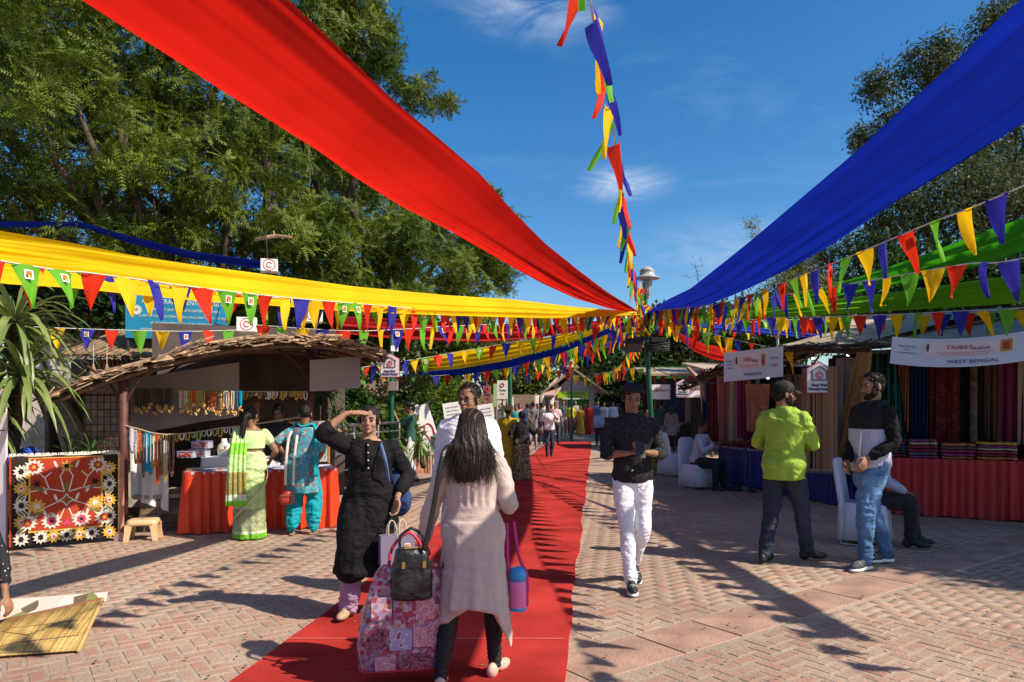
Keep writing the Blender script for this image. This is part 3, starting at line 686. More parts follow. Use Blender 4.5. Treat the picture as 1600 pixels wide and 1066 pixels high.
def cloud(name, parent, blobs, tufts, n, m, up=.8, smin=.7, smax=1.2, shell=.55, kind='stuff', clump=0):
    """blobs: (centre, radius xyz); tufts spread through their shells, denser outward"""
    if clump:
        nb = []
        for c, r in blobs:
            for _ in range(clump):
                d = rng.normal(size=3); d /= np.linalg.norm(d); f = random.uniform(.36, .60); nb.append((tuple(np.array(c)+d*np.array(r)*.78), tuple(v*f for v in r)))
        blobs = nb
    vol = np.array([np.prod(np.array(r))**(2/3) for c, r in blobs]); cnt = np.maximum(3, (n*vol/vol.sum()).astype(int)); P_ = []; N_ = []
    for (c, r), k in zip(blobs, cnt):
        d = rng.normal(size=(k, 3)); d /= np.linalg.norm(d, axis=1)[:, None]; rad = shell+(1.08-shell)*rng.random(k)**.7
        lump = 1+.22*vnoise(d*2.3+np.array(c)*3); P_.append(np.array(c)+d*np.array(r)*(rad*lump)[:, None]); N_.append(d)
    Pn = np.concatenate(P_); Nn = np.concatenate(N_)+np.array([0, 0, .5]); k = len(Pn); R = rotmats(k, Nn*up*1.6, .55); sc = rng.uniform(smin, smax, k); V = []
    idx = rng.integers(0, len(tufts), k)
    for q, T in enumerate(tufts):
        s = np.where(idx == q)[0]
        if len(s) == 0: continue
        v = np.einsum('nij,mj->nmi', R[s]*sc[s][:, None, None], T.reshape(-1, 3))+Pn[s][:, None, :]; V.append(v.reshape(-1, 3))
    V = np.concatenate(V); me = fastmesh(name, V, np.arange(len(V)).reshape(-1, 3), m)
    o = bpy.data.objects.new(name, me); C.objects.link(o)
    if parent: o.parent = parent; o.matrix_parent_inverse = parent.matrix_world.inverted() if False else Matrix.Identity(4)
    if kind: o['kind'] = kind
    return o
TN = [tuft_neem() for _ in range(6)]; TL = [tuft_leaf() for _ in range(4)]; TE = [tuft_leaf(16, .16, .022, .26, .7) for _ in range(4)]; TB = [tuft_leaf(18, .22, .018, .3, .5) for _ in range(4)]; TS = [tuft_leaf(12, .07, .03, .1, .1) for _ in range(4)]
def limb(g, a, b, ra, rb, wob=.25, n=7, seg=5):
    a, b = Vector(a), Vector(b); L = (b-a).length; p = [a.lerp(b, i/seg)+(Vector((random.gauss(0, 1), random.gauss(0, 1), random.gauss(0, .5)))*wob*L*.12 if 0 < i < seg else Vector()) for i in range(seg+1)]
    g.tube(p, [ra+(rb-ra)*i/seg for i in range(seg+1)], n, round_end=False); return p
def tree(name, label, base, blobs, tufts, n, m, r=.22, group=None, h0=None, **k):
    base = Vector(base); t = thing(name, label, 'tree', base, 0, group); B = [((Vector(c)-base), r_) for c, r_ in blobs]
    g = Geo(); top = sum((c for c, _ in B), Vector())/len(B); fork = Vector((top.x*.25, top.y*.25, (h0 or top.z*.45)))
    limb(g, (0, 0, -.1), fork, r*1.25, r*.8, .3, 10, 5)
    for c, rr in B: limb(g, fork+(c-fork)*.02, c, r*.42, r*.06, .5, 6, 6)
    obj('trunk', g, BARK, t, True); cloud('crown', t, [(tuple(c), rr) for c, rr in B], tufts, n, m, **k); return t
def PB(px, py, Y, r, ry=None, sq=.8): return (P(px, py, Y), (r, ry or r, r*sq))
# big feathery tree over the left stall
bl = [PB(x, y, Y, r) for x, y, Y, r in [(40, 30, 11, 1.2), (170, 70, 12, 1.3), (60, 170, 11, 1.1), (250, 40, 13, 1.3), (330, 130, 13, 1.2), (200, 200, 12, 1.2), (20, 290, 12, 1.1), (110, 330, 12, 1.1),
    (240, 310, 12.5, 1.1), (330, 260, 13, 1.1), (60, 90, 14, 1.6), (-60, 120, 12, 1.5), (-60, 300, 12, 1.4), (420, 210, 14, 1.2), (400, 330, 13.5, 1.1), (170, 160, 15, 1.8), (300, 200, 16, 1.8), (-150, -60, 12, 1.6), (80, -80, 13, 1.7), (300, -60, 14, 1.6), (170, 270, 16, 1.6), (40, 380, 14, 1.2), (260, 385, 15, 1.2)]]
tree('neem_tree', 'huge feathery green tree filling the upper left above the red drape end', (-6.6, 13.6, 0), bl, TN, 4400, NEEM, .34, h0=2.6, clump=9, smin=.55, smax=1.15, shell=.2)
bl = [PB(x, y, Y, r) for x, y, Y, r in [(470, 40, 15, 1.1), (545, 25, 15.5, .75), (575, 70, 15.5, .6), (480, 120, 16, 1.3), (450, 380, 15, 1.3), (520, 300, 17, 1.7), (600, 340, 18, 1.6), (540, 400, 15.5, 1.3), (640, 400, 17, 1.3), (700, 370, 19, 1.4), (690, 430, 18, 1.2), (740, 420, 20, 1.2), (480, 230, 18, 1.8), (590, 250, 19, 1.5), (770, 360, 21, .9), (600, 460, 16, 1.1), (430, 430, 15, 1.1), (780, 440, 21, .6), (350, 380, 17, 1.5), (760, 305, 22, .35)]]
tree('spreading_neem_tree', 'second feathery green tree behind the red drape, its crown reaching into the blue sky', (-4.6, 17.5, 0), bl, TN, 3200, NEEM, .3, h0=3, clump=9, smin=.65, smax=1.25, shell=.2)
# the branch that reaches out over the sky to the right of the drape
t = thing('neem_tree', 'slim leafy branches of a feathery tree reaching right over the sky above the red drape', 'tree', (-5.2, 15.8, 0)); g = Geo(); base = Vector((-5.2, 15.8, 0)); B = []
pth = [P(430, 150, 15.6), P(540, 60, 15.3), P(600, 100, 15.2), P(650, 150, 15), P(700, 155, 15)]
g.tube([v-base for v in [Vector((-5.2, 15.8, -.1)), Vector((-5.3, 15.7, 4)), P(430, 150, 15.6)]+pth[1:]], [.2, .15, .07, .05, .035, .025, .012], 7, sub=3)
for x, y, r in [(505, 8, .5), (560, 5, .5), (590, 30, .42), (545, 60, .45), (605, 80, .36), (580, 110, .4), (612, 115, .3), (625, 135, .25), (650, 140, .34), (668, 125, .2), (660, 165, .25), (690, 160, .28), (705, 155, .16), (640, 165, .2), (600, 45, .3)]:
    c = P(x, y, 15+random.uniform(-.4, .4)); B.append((tuple(c-base), (r, r, r*.75))); k = min(range(len(pth)), key=lambda i: (pth[i]-c).length); limb(g, pth[k]-base, c-base, .022, .006, .4, 5, 4)
obj('trunk', g, BARK, t, True); cloud('crown', t, B, TN, 430, NEEM, smin=.55, smax=.85, shell=.1)
# right-hand tall trees
bl = [PB(x, y, Y, r, sq=.9) for x, y, Y, r in [(1372, 135, 26, .75), (1350, 215, 26, .55), (1400, 190, 26, .8), (1440, 110, 26, .95), (1470, 75, 26, .6), (1500, 130, 27, 1.3), (1420, 250, 27, 1.2), (1500, 230, 27, 1.4), (1345, 232, 26, .4), (1480, 330, 26, 1.5), (1400, 340, 26, 1.1), (1350, 390, 26, .9), (1545, 300, 26, 1.4)]]
tree('eucalyptus_tree', 'tall grey green tree left of its twin behind the blue drape, crown poking above it', (15.0, 27, 0), bl, TE, 2100, EUC, .3, h0=4, smin=.9, smax=1.5, shell=.3)
bl = [PB(x, y, Y, r, sq=.9) for x, y, Y, r in [(1560, 60, 28, 1.2), (1600, 120, 28, 1.5), (1585, 230, 28, 1.6), (1640, 60, 28, 1.6), (1590, 330, 27, 1.5), (1640, 300, 27, 1.8), (1530, 390, 26, 1.2), (1540, 30, 28, .7), (1590, 10, 29, 1.0), (1620, 400, 26, 1.4)]]
tree('eucalyptus_tree', 'tallest dark tree at the right edge above the blue and green drapes', (19.5, 28, 0), bl, TE, 1900, EUC, .35, h0=4, smin=.9, smax=1.5, shell=.3)
bl = [PB(x, y, Y, r) for x, y, Y, r in [(1250, 420, 27, .9), (1290, 400, 27, .7), (1230, 450, 26, .8), (1270, 450, 26, .9), (1200, 475, 27, .8), (1320, 440, 27, .9), (1310, 480, 26, 1)]]
tree('bamboo_clump', 'yellowish bushy clump in the gap between the blue drape and first green drape', (10.5, 27, 0), bl, TB, 800, BMB, .12, smin=.7, smax=1.1, shell=.2)
t = tree('young_tree', 'thin twig with small leaf tuft alone against the sky by the blue drape', (7.9, 24, 0), [(P(1172, 350, 24), (.22, .22, .3)), (P(1180, 366, 24), (.25, .2, .15))], TB, 22, BMB, .05, h0=4.5, smin=.4, smax=.6, shell=.1)
g = Geo()
for q in range(14):
    a = P(1088+random.uniform(-12, 12), 418+random.uniform(-16, 24), 30); b = a+Vector((random.uniform(-.5, .5), 0, random.uniform(-.3, .45))); limb(g, a, b, .008, .004, 1.5, 4, 5)
g.tube([Vector((7.0, 30, 0)), Vector((7.6, 30, 4)), P(1092, 440, 30), P(1086, 415, 30)], [.06, .04, .015, .008], 5)
tag(obj('bare_twig', g, BARK), 'bare looping twigs against the sky beside the street lamp', 'twig')
# middle distance
def bush(name, label, cx, cy, rr, h, m, tufts=TL, n=260, z0=0, cat='bush', group=None, **k):
    t = thing(name, label, cat, (cx, cy, z0), 0, group); g = Geo()
    for q in range(5): limb(g, (0, 0, -.05), (random.uniform(-rr, rr)*.5, random.uniform(-rr, rr)*.5, h*.7), .03, .01, .4, 5, 4)
    obj('stem', g, BARK, t, True); cloud('crown', t, [((0, 0, h*.55), (rr, rr, h*.5)), ((rr*.3, -.1, h*.4), (rr*.7, rr*.7, h*.38)), ((-rr*.35, 0, h*.35), (rr*.7, rr*.7, h*.35))], tufts, n, m, **k); return t
def backtree(lab, pts, Y, n, m, tufts=TL, base=None, r=.15, **k):
    c = sum((P(x, y, Y+d) for x, y, d, _ in pts), Vector())/len(pts); return tree('tree', lab, (c.x, c.y, 0), [PB(x, y, Y+d, q) for x, y, d, q in pts], tufts, int(n*.68), m, r, 'trees closing the far end of the walkway', **{**k, 'smin': k['smin']*1.2, 'smax': k['smax']*1.2})
backtree('dense dark green tree right of the thatched gate kiosk', [(965, 590, 0, 1.2), (985, 575, 1, 1.4), (1000, 610, 0, 1.1), (950, 615, 0, .8), (1020, 590, 2, 1.6), (975, 635, 0, 1.2), (1040, 560, 3, 1.4)], 38, 1100, DK, smin=1.6, smax=2.4, shell=.2)
backtree('leafy light green tree left of the thatched gate kiosk', [(822, 590, 0, 1.3), (815, 615, 0, 1.2), (835, 560, 2, 1.3), (800, 590, 2, 1.4)], 38, 900, OLV, smin=1.2, smax=2, shell=.2)
backtree('airy olive tree showing between the flags left of the green pole', [(930, 540, 2, 1.8), (965, 550, 0, 1.4), (900, 560, 2, 1.6), (960, 520, 3, 1.2), (985, 560, 3, 1.4)], 44, 700, OLV, smin=1.6, smax=2.4, shell=.1)
backtree('grey green tree behind the cable coil right of the green pole', [(1040, 520, 0, 1.6), (1075, 530, 0, 1.6), (1100, 550, 1, 1.5), (1060, 570, 0, 1.5), (1035, 500, 2, 1.0), (1120, 520, 2, 1.2), (1090, 590, 1, 1.3)], 40, 900, EUC, smin=1.5, smax=2.2, shell=.2)
backtree('pale olive tree behind the lower blue drape on the right', [(1180, 520, 0, 1.1), (1220, 530, 0, 1.1), (1260, 520, 0, 1.2), (1150, 500, 1, 1), (1300, 500, 1, 1.2), (1200, 560, 0, 1.0), (1350, 490, 0, 1.2), (1150, 560, 1, 1.0)], 24, 1100, OLV, smin=1., smax=1.5, shell=.2)
backtree('dark bushy tree behind the right stall roof under the green drapes', [(1400, 450, 0, 1.2), (1460, 430, 0, 1.2), (1520, 450, 0, 1.2), (1580, 430, 0, 1.2), (1380, 400, 1, 1), (1450, 480, 0, 1.1), (1560, 480, 0, 1.2), (1640, 450, 0, 1.3)], 21, 1300, DK, smin=1., smax=1.4, shell=.2)
backtree('olive tree behind the yellow sign kiosk in the centre left', [(650, 545, 0, 1.1), (700, 550, 0, 1.0), (740, 545, 0, 1.1), (780, 560, 1, 1.2), (620, 520, 0, 1.0), (720, 520, 2, 1.2), (670, 590, 0, .8)], 25, 900, OLV, smin=1., smax=1.5, shell=.2)
backtree('dense tree seen under the yellow drape behind the arched stall roof', [(480, 505, 0, .9), (530, 510, 0, .9), (580, 515, 0, .9), (430, 480, 0, .8), (620, 500, 0, .9), (560, 560, 0, .8), (380, 500, 0, .8), (500, 460, 1, .9)], 17, 1200, MID, smin=.8, smax=1.2, shell=.2)
backtree('dark leafy tree behind the brick parapet at far left', [(120, 470, 0, .9), (180, 480, 0, .8), (60, 460, 0, .9), (230, 470, 1, .8), (0, 470, 0, 1)], 13, 700, DK, smin=.8, smax=1.2, shell=.2)
# shrubs behind the railing, left centre
for i, (px, py, Y, rr, h, m, lab) in enumerate([(545, 652, 14.5, .42, .95, MID, 'round clipped bush, upper of two, behind the steel railing'), (600, 700, 15.5, .7, 1.2, OLV, 'broad leafy bush behind the railing left of the green pole'), (655, 680, 21.5, 1.0, 1.9, MID, 'leafy bush beyond the man in green tunic'), (700, 690, 23, 1.1, 2.1, LIME, 'light green bush behind the white display panels'), (560, 700, 13.8, .45, .8, OLV, 'low clipped bush, lower of two, behind the steel railing'), (515, 700, 16, .8, 1.9, MID, 'bush behind the woman in black by the railing'), (630, 640, 22, 1.2, 2.3, BMB, 'tall dry yellowish bush under the second yellow drape')]):
    X = (px-CX)/FOC*Y; bush('bush', lab, X, Y, rr, h, m, TS if 'clipped' in lab else TL, 420 if 'clipped' in lab else 330, z0=(1.0 if i == 0 else .25), smin=.8, smax=1.3, shell=.35)
# shade trees off to the right of the frame (their shade falls across the right half of the paving)
bl = [(Vector(c), r) for c, r in [((10.3, 5.2, 6.2), (1.4, 1.4, 1.0)), ((10.4, 6.4, 6.6), (1.7, 1.7, 1.2)), ((11.5, 8.6, 6.4), (1.9, 1.8, 1.2)), ((9.3, 7.6, 5.9), (1.1, 1.3, .9)), ((12.5, 5.5, 7.6), (1.8, 1.8, 1.2)), ((13.4, 8, 8.2), (1.8, 1.8, 1.2)), ((8.8, 5.9, 5.5), (1., 1.0, .8)), ((12.6, 11, 7), (2, 1.8, 1.3)), ((10.9, 9.9, 5.4), (1.4, 1.2, .9)), ((12.6, 3.0, 6.8), (1.2, 1.0, .8))]]
bl += [(Vector(c), r) for c, r in [((10.6, 7.6, 5.2), (1.5, 1.5, 1.0)), ((12.5, 7.2, 5.6), (1.6, 1.6, 1.1)), ((9.2, 8.9, 5.3), (1.0, 1.0, .7)), ((11.8, 10.6, 5.2), (1.6, 1.5, 1.0)), ((13.8, 10, 5.6), (1.6, 1.6, 1.1)), ((10.2, 11.4, 5.4), (1.3, 1.1, .8)), ((10.0, 5.5, 5.0), (1.2, 1.2, .8)), ((14.5, 6.5, 6.6), (1.6, 1.6, 1.2))]]
tree('shade_tree', 'broad tree beyond the right stall whose shade covers the right side paving', (12.3, 6.6, 0), bl, TL, 6800, DK, .35, h0=2.8, smin=1.6, smax=2.3, shell=.1)

t = thing('tent_roof', 'tan pyramid tent roof rising behind the flags left of the green post', 'tent', P(975, 560, 48)); g = Geo(); g.loft([[(w*math.cos(PI/4+k*PI/2)*1.4, w*math.sin(PI/4+k*PI/2)*1.4, z) for k in range(4)] for w, z in ((1.6, -1.2), (.9, .1), (.05, 1.1))]); obj('canopy', g, THATCH, t)
for k, (px, py, Y, w) in enumerate([(1075, 556, 44, 1.6), (1050, 520, 50, 1.4)]):
    t = thing('tent_roof', ['pale pink tent roof right of the cable coil behind the flags', 'small white tent top high behind the cable coil'][k], 'tent', P(px, py, Y)); g = Geo(); g.loft([[(w*q*math.cos(PI/4+j*PI/2)*1.4, w*q*math.sin(PI/4+j*PI/2)*1.4, z) for j in range(4)] for q, z in ((1, -1.4), (.95, -.3), (.4, .35), (.03, 1.0))]); obj('canopy', g, mat('white_tent_cloth', (.62, .52, .48), .8), t)
# ================================================================ the hub post and its street lamp
HUBY = 16.0; HUB = P(1008, 487, HUBY)
base = G(1022, 742)
t = thing('street_lamp', 'green lamp post with grey domed lantern where all the drapes meet', 'street lamp', (base.x, base.y, 0)); top = P(1009, 440, HUBY)-base; hb = HUB-base
g = Geo(); g.tube([(0, 0, 0), tuple(hb*.5), tuple(hb), tuple(top)], [.062, .058, .05, .045], 12); obj('pole', g, GREENP, t, True)
g = Geo().box((0, 0, .27), (.36, .36, .54)); obj('pole_base', g, patmat('yellow_black_print', 'blotch', [(.02, .02, .02), (.55, .38, .02), (.02, .02, .02), (.6, .42, .03)], 16), t)
g = Geo(); prof_ = [(.045, -.02), (.06, 0), (.16, .02), (.29, .05), (.27, .07), (.17, .12), (.15, .20), (.17, .22), (.13, .26), (.08, .30), (0.01, .33)]; c0 = P(1011, 439, HUBY)-base
g.loft([[(c0.x+r*math.cos(2*PI*j/24), c0.y+r*math.sin(2*PI*j/24), c0.z+z) for j in range(24)] for r, z in prof_]); obj('lamp_cap', g, mat('pale_grey_enamel', (.40, .39, .36), .4, .12, 8), t, True)
g = Geo(); b0 = c0+Vector((0, 0, -.36)); g.loft([[(c0.x+r*math.cos(2*PI*j/16), c0.y+r*math.sin(2*PI*j/16), c0.z+z) for j in range(16)] for r, z in [(.05, -.36), (.075, -.30), (.11, -.03), (.05, -.01)]])
gl = bpy.data.materials.new('lamp_glass'); gl.use_nodes = True; pb = gl.node_tree.nodes['Principled BSDF']; pb.inputs['Transmission Weight'].default_value = .8; pb.inputs['Roughness'].default_value = .15; pb.inputs['Base Color'].default_value = (.8, .85, .85, 1); obj('lamp_glass', g, gl, t, True)
for k in range(4):
    a = k*PI/2+.4; g = Geo(); g.tube([b0+Vector((.06*math.cos(a), .06*math.sin(a), 0)), c0+Vector((.13*math.cos(a), .13*math.sin(a), 0))], [.009, .009], 6); obj('lamp_bar', g, mat('grey_enamel_bar', (.45, .46, .44), .4), t, True)
g = Geo(); g.tube([top*1.0, b0+Vector((0, 0, .0))], [.05, .06], 10); obj('lamp_collar', g, mat('grey_enamel_bar', (.45, .46, .44), .4), t, True)
# ribbons knotted at the hub
for k, (m, nm) in enumerate([(M_red, 'red'), (M_yel, 'yellow'), (M_blue, 'blue'), (FL['green'], 'green'), (M_dred, 'dark red'), (FL['yellow'], 'pale yellow')]):
    g = Geo(); c = HUB+Vector((0, -.08, 0)); a = k*1.05
    p = [c+Vector((.13*math.cos(a+q*1.3)*(1 if q < 6 else 1.4), -.06*math.sin(a+q), .10*math.sin(a*2+q*1.7)-(0 if q < 6 else .18*(q-5)))) for q in range(9)]
    g.tube(p, [(.035, .010)]*9, 6, sub=2); tag(obj('ribbon_knot', g, m, smooth=True), 'twisted %s cloth end knotted round the green lamp post' % nm, 'ribbon', 'cloth ends knotted at the lamp post')
# ================================================================ drapes
def zsag(Y): return 3.64-.40*math.sin(PI*min(1, max(0, (16-Y)/20)))**1.0 if Y > -4 else 3.6
def solve(px, py, dz):
    Y = 10
    for _ in range(60):
        f = (HY-py)/FOC; tgt = (zsag(Y)+dz*min(1, (16-Y)/5)-EYE)/f; Y = Y*.6+.4*min(16, tgt)
    return Vector(((px-CX)/FOC*Y, Y, EYE+(HY-py)/FOC*Y))
def resample(pts, ys):
    pts = sorted(pts, key=lambda v: v.y); Y = [v.y for v in pts]; out = []
    for y in ys:
        if y < Y[0]:
            k = (y-Y[0])/(Y[min(3, len(Y)-1)]-Y[0]); v = pts[0]+(pts[min(3, len(Y)-1)]-pts[0])*k; v.y = y; v.z = pts[0].z+.02*(Y[0]-y); out.append(v)
        else: out.append(Vector((np.interp(y, Y, [v.x for v in pts]), y, np.interp(y, Y, [v.z for v in pts]))))
    return out
def drape(name, label, A, B, m, nf=5, fold=.05, sag=.10, n=34, thick=.0, seed=0, hem=True, gather=0.0):
    """cloth ruled between two 3-D edges with lengthwise folds that close up towards the knot"""
    g = Geo(); rows = []; k = len(A)
    for i in range(k):
        a, b = Vector(A[i]), Vector(B[i]); w = (b-a).length; d = (b-a).normalized() if w > 1e-6 else Vector((1, 0, 0)); tv = (Vector(A[min(i+1, k-1)])-Vector(A[max(0, i-1)])).normalized(); nn = d.cross(tv).normalized()
        if nn.z < 0: nn = -nn
        r = []
        for j in range(n+1):
            u = j/n; s = sag*w*4*u*(1-u); s2 = min(1, w/.5)
            f = fold*s2*(math.sin(u*nf*2*PI+seed+.8*math.sin(i*.13+seed))+.45*math.sin(u*nf*4.3*PI+seed*2+i*.05)+.25*math.sin(u*nf*9*PI+i*.11))*(.55+.45*math.sin(i*.06+u*3+seed))
            uu = u+.012*math.sin(u*20+i*.1)
            r.append(a+(b-a)*uu-nn*s*.5+Vector((0, 0, -s*.5))+nn*f)
        rows.append([tuple(v) for v in r])
    g.loft(rows, cap=False, closed=False); o = obj('cloth', g, m, None, True); o.name = name; tag(o, label, 'drape'); return o
red_t = [(452, 0), (500, 45), (565, 107), (625, 165), (700, 228), (750, 272), (800, 330), (850, 380), (900, 420), (950, 457), (997, 487)]
red_b = [(128, 0), (200, 47), (275, 95), (350, 145), (425, 192), (500, 240), (550, 277), (625, 325), (700, 362), (750, 390), (800, 418), (850, 445), (900, 467), (950, 482), (997, 492)]
blu_t = [(1597, 0), (1540, 50), (1490, 100), (1420, 160), (1335, 240), (1250, 312), (1170, 380), (1080, 452), (1018, 484)]
blu_b = [(1600, 195), (1500, 257), (1400, 320), (1300, 382), (1225, 425), (1150, 460), (1100, 480), (1015, 492)]
ys = list(np.concatenate([np.arange(-2.5, 3, .35), np.arange(3, 15.9, .16), [15.95]]))
def hdrape(name, label, top, bot, m, dzt, dzb, **k):
    A = resample([solve(x, y, dzt) for x, y in top], ys); B = resample([solve(x, y, dzb) for x, y in bot], ys); return drape(name, label, A, B, m, **k)
hdrape('fabric_drape', 'long red cloth drape crossing the sky from the upper left to the lamp post', red_t, red_b, M_red, .10, -.09, nf=2.1, fold=.014, sag=.07, seed=1.4)
hdrape('fabric_drape', 'long royal blue cloth drape from the upper right down to the lamp post', blu_t, blu_b, M_blue, -.06, -.02, nf=4, fold=.030, sag=.02, seed=2)
def vdrape(name, label, top, bot, plan, m, ext=True, **k):
    """cloth hanging beside the vertical plane through two ground points"""
    (x0, y0), (x1, y1) = plan; dx, dy = x1-x0, y1-y0
    def hit(px, py):
        s = (px-CX)/FOC; tt = (s*y0-x0)/(dx-s*dy); Y = y0+dy*tt; return Vector((x0+dx*tt, Y, EYE+(HY-py)/FOC*Y))
    xs = sorted(set([p[0] for p in top]+[p[0] for p in bot])); lo = max(top[0][0], bot[0][0]); hi = min(top[-1][0], bot[-1][0]); q = np.linspace(lo, hi, 70)
    A = [hit(x, np.interp(x, [p[0] for p in top], [p[1] for p in top])) for x in q]; B = [hit(x, np.interp(x, [p[0] for p in bot], [p[1] for p in bot])) for x in q]
    if ext:
        i = 0 if abs(A[0].y-HUBY) > abs(A[-1].y-HUBY) else -1; j = 3 if i == 0 else -4
        for L_ in (A, B):
            d = (L_[i]-L_[j]).normalized(); e = [L_[i]+d*s+Vector((0, 0, .03*s)) for s in ((.8, 2, 4) if i == -1 else (4, 2, .8))]
            if i == 0: L_[:0] = e
            else: L_.extend(e)
    off = k.pop('tilt', .12); tv = Vector((-dy, dx, 0)).normalized()
    B = [b+tv*off*min(1, abs(HUBY-b.y)/3) for b in B]
    return drape(name, label, A, B, m, **k)
vdrape('fabric_drape', 'wide yellow cloth drape sweeping from the left edge to the lamp post above the flags', [(-30, 360), (0, 366), (100, 382), (200, 400), (400, 427), (550, 448), (700, 462), (800, 468), (900, 480), (1003, 488)],
    [(-30, 442), (0, 446), (100, 452), (200, 463), (300, 473), (400, 479), (500, 486), (600, 491), (700, 494), (850, 497), (1003, 492)], ((-3.95, 5.45), (2.97, 16)), M_yel, nf=2.6, fold=.045, sag=.03, n=40, tilt=-.16, seed=1.2)
vdrape('fabric_drape', 'deep green cloth drape, the upper one behind the flags at right', [(1060, 492), (1150, 484), (1250, 459), (1350, 430), (1450, 396), (1550, 360), (1600, 343), (1640, 326)],
    [(1060, 495), (1150, 489), (1250, 476), (1350, 461), (1450, 440), (1550, 414), (1600, 398), (1640, 384)], ((2.97, 16), (5.25, 6.6)), M_grn, nf=2.6, fold=.045, sag=.03, tilt=-.12, seed=3)
vdrape('fabric_drape', 'light green cloth drape, the lower one with a darker hem at right', [(1060, 493), (1150, 489), (1250, 474), (1350, 462), (1450, 448), (1550, 434), (1600, 426), (1640, 420)],
    [(1060, 497), (1150, 497), (1250, 494), (1350, 489), (1450, 484), (1550, 478), (1600, 474), (1640, 472)], ((2.97, 16), (6.3, 8.6)), M_lgrn, nf=3, fold=.05, sag=.03, tilt=-.12, seed=4)
vdrape('fabric_drape', 'dark red cloth drape hanging low behind the left flags under the yellow one', [(530, 494), (600, 497), (700, 505), (800, 510), (900, 506), (1000, 492)], [(530, 520), (600, 528), (700, 534), (760, 535), (830, 530), (920, 514), (1000, 495)], ((-3.4, 14.5), (2.97, 16)), M_dred, nf=2, fold=.04, seed=5, ext=False)
Y2 = ((2.97, 16), (-4.2, 26))
vdrape('fabric_drape', 'second yellow cloth drape in the distance with a curved pleated belly', [(622, 568), (700, 552), (780, 538), (860, 526), (930, 508), (1000, 490)], [(622, 580), (700, 580), (780, 568), (860, 546), (930, 522), (1000, 493)], Y2, M_yel, nf=4, fold=.06, seed=6, ext=False)
vdrape('fabric_drape', 'navy blue cloth drape under the second yellow drape in the distance', [(640, 583), (720, 577), (800, 562), (880, 542), (950, 514), (1004, 490)], [(640, 586), (720, 587), (800, 575), (880, 553), (950, 523), (1004, 493)], ((2.97, 16), (-4.2, 25)), M_blue, nf=2, fold=.04, seed=7, ext=False)
vdrape('fabric_drape', 'small bright red cloth drape right of the lamp post behind the Maharashtra sign', [(1030, 500), (1060, 520), (1100, 537), (1150, 548), (1180, 552)], [(1030, 503), (1060, 526), (1090, 548), (1120, 562), (1180, 570)], ((2.97, 16), (6.5, 21)), M_red, nf=2.5, fold=.04, seed=8, ext=False)
vdrape('fabric_drape', 'narrow blue cloth drape low at right above the stall roofs', [(1015, 490), (1090, 501), (1150, 508), (1240, 519), (1320, 526)], [(1015, 493), (1090, 511), (1150, 519), (1240, 526), (1320, 533)], ((2.97, 16), (9.5, 19)), mat('bright_blue_drape_cloth', (.01, .06, .55), .7, .1, 2, trans=.45), nf=2, fold=.04, seed=9, ext=False)
vdrape('fabric_drape', 'thin dark blue cloth strip stretched through the left tree above the yellow drape', [(-20, 345), (130, 347), (200, 368), (300, 393), (415, 408)], [(-20, 352), (130, 354), (200, 377), (300, 403), (415, 419)], ((-9, 10.5), (-4.4, 12.2)), M_blue, nf=2, fold=.03, seed=10, ext=False)
# ================================================================ bunting
def flagmesh(m, seed, pair=False):
    rs = random.Random(seed); w, h = .235, .38; v = []; R_ = 6; Cn = 4; tw = rs.uniform(-.5, .5); cu = rs.uniform(-.03, .03); fl = rs.uniform(-.4, .4)
    for i in range(R_+1):
        t = i/R_; ww = w*(1-t)**.9+.003
        for j in range(Cn+1):
            u = j/Cn-.5; x = u*ww+cu*t*t*2; z = -h*t; y = .03*math.sin(u*5+seed+t*3)*(1-t*.4)+.10*fl*t*t; a = tw*t*.8
            v.append((x*math.cos(a)-y*math.sin(a), x*math.sin(a)+y*math.cos(a), z))
    f = [(i*(Cn+1)+j, i*(Cn+1)+j+1, (i+1)*(Cn+1)+j+1, (i+1)*(Cn+1)+j) for i in range(R_) for j in range(Cn)]
    return Geo().add(v, f).mesh('flag', m, True)
FM = {c: [flagmesh(m, q*1.7+len(c)) for q in range(6)] for c, m in FL.items()}
SM = [Geo().add([(-.035, .002, -.05), (.035, .002, -.05), (.035, .002, -.135), (-.035, .002, -.135)], [(0, 1, 2, 3)]).mesh('sticker', WHT), Geo().add([(-.024, .004, -.06), (.024, .004, -.06), (.024, .004, -.12), (-.024, .004, -.12)], [(0, 1, 2, 3)]).mesh('sticker_print', STK)]
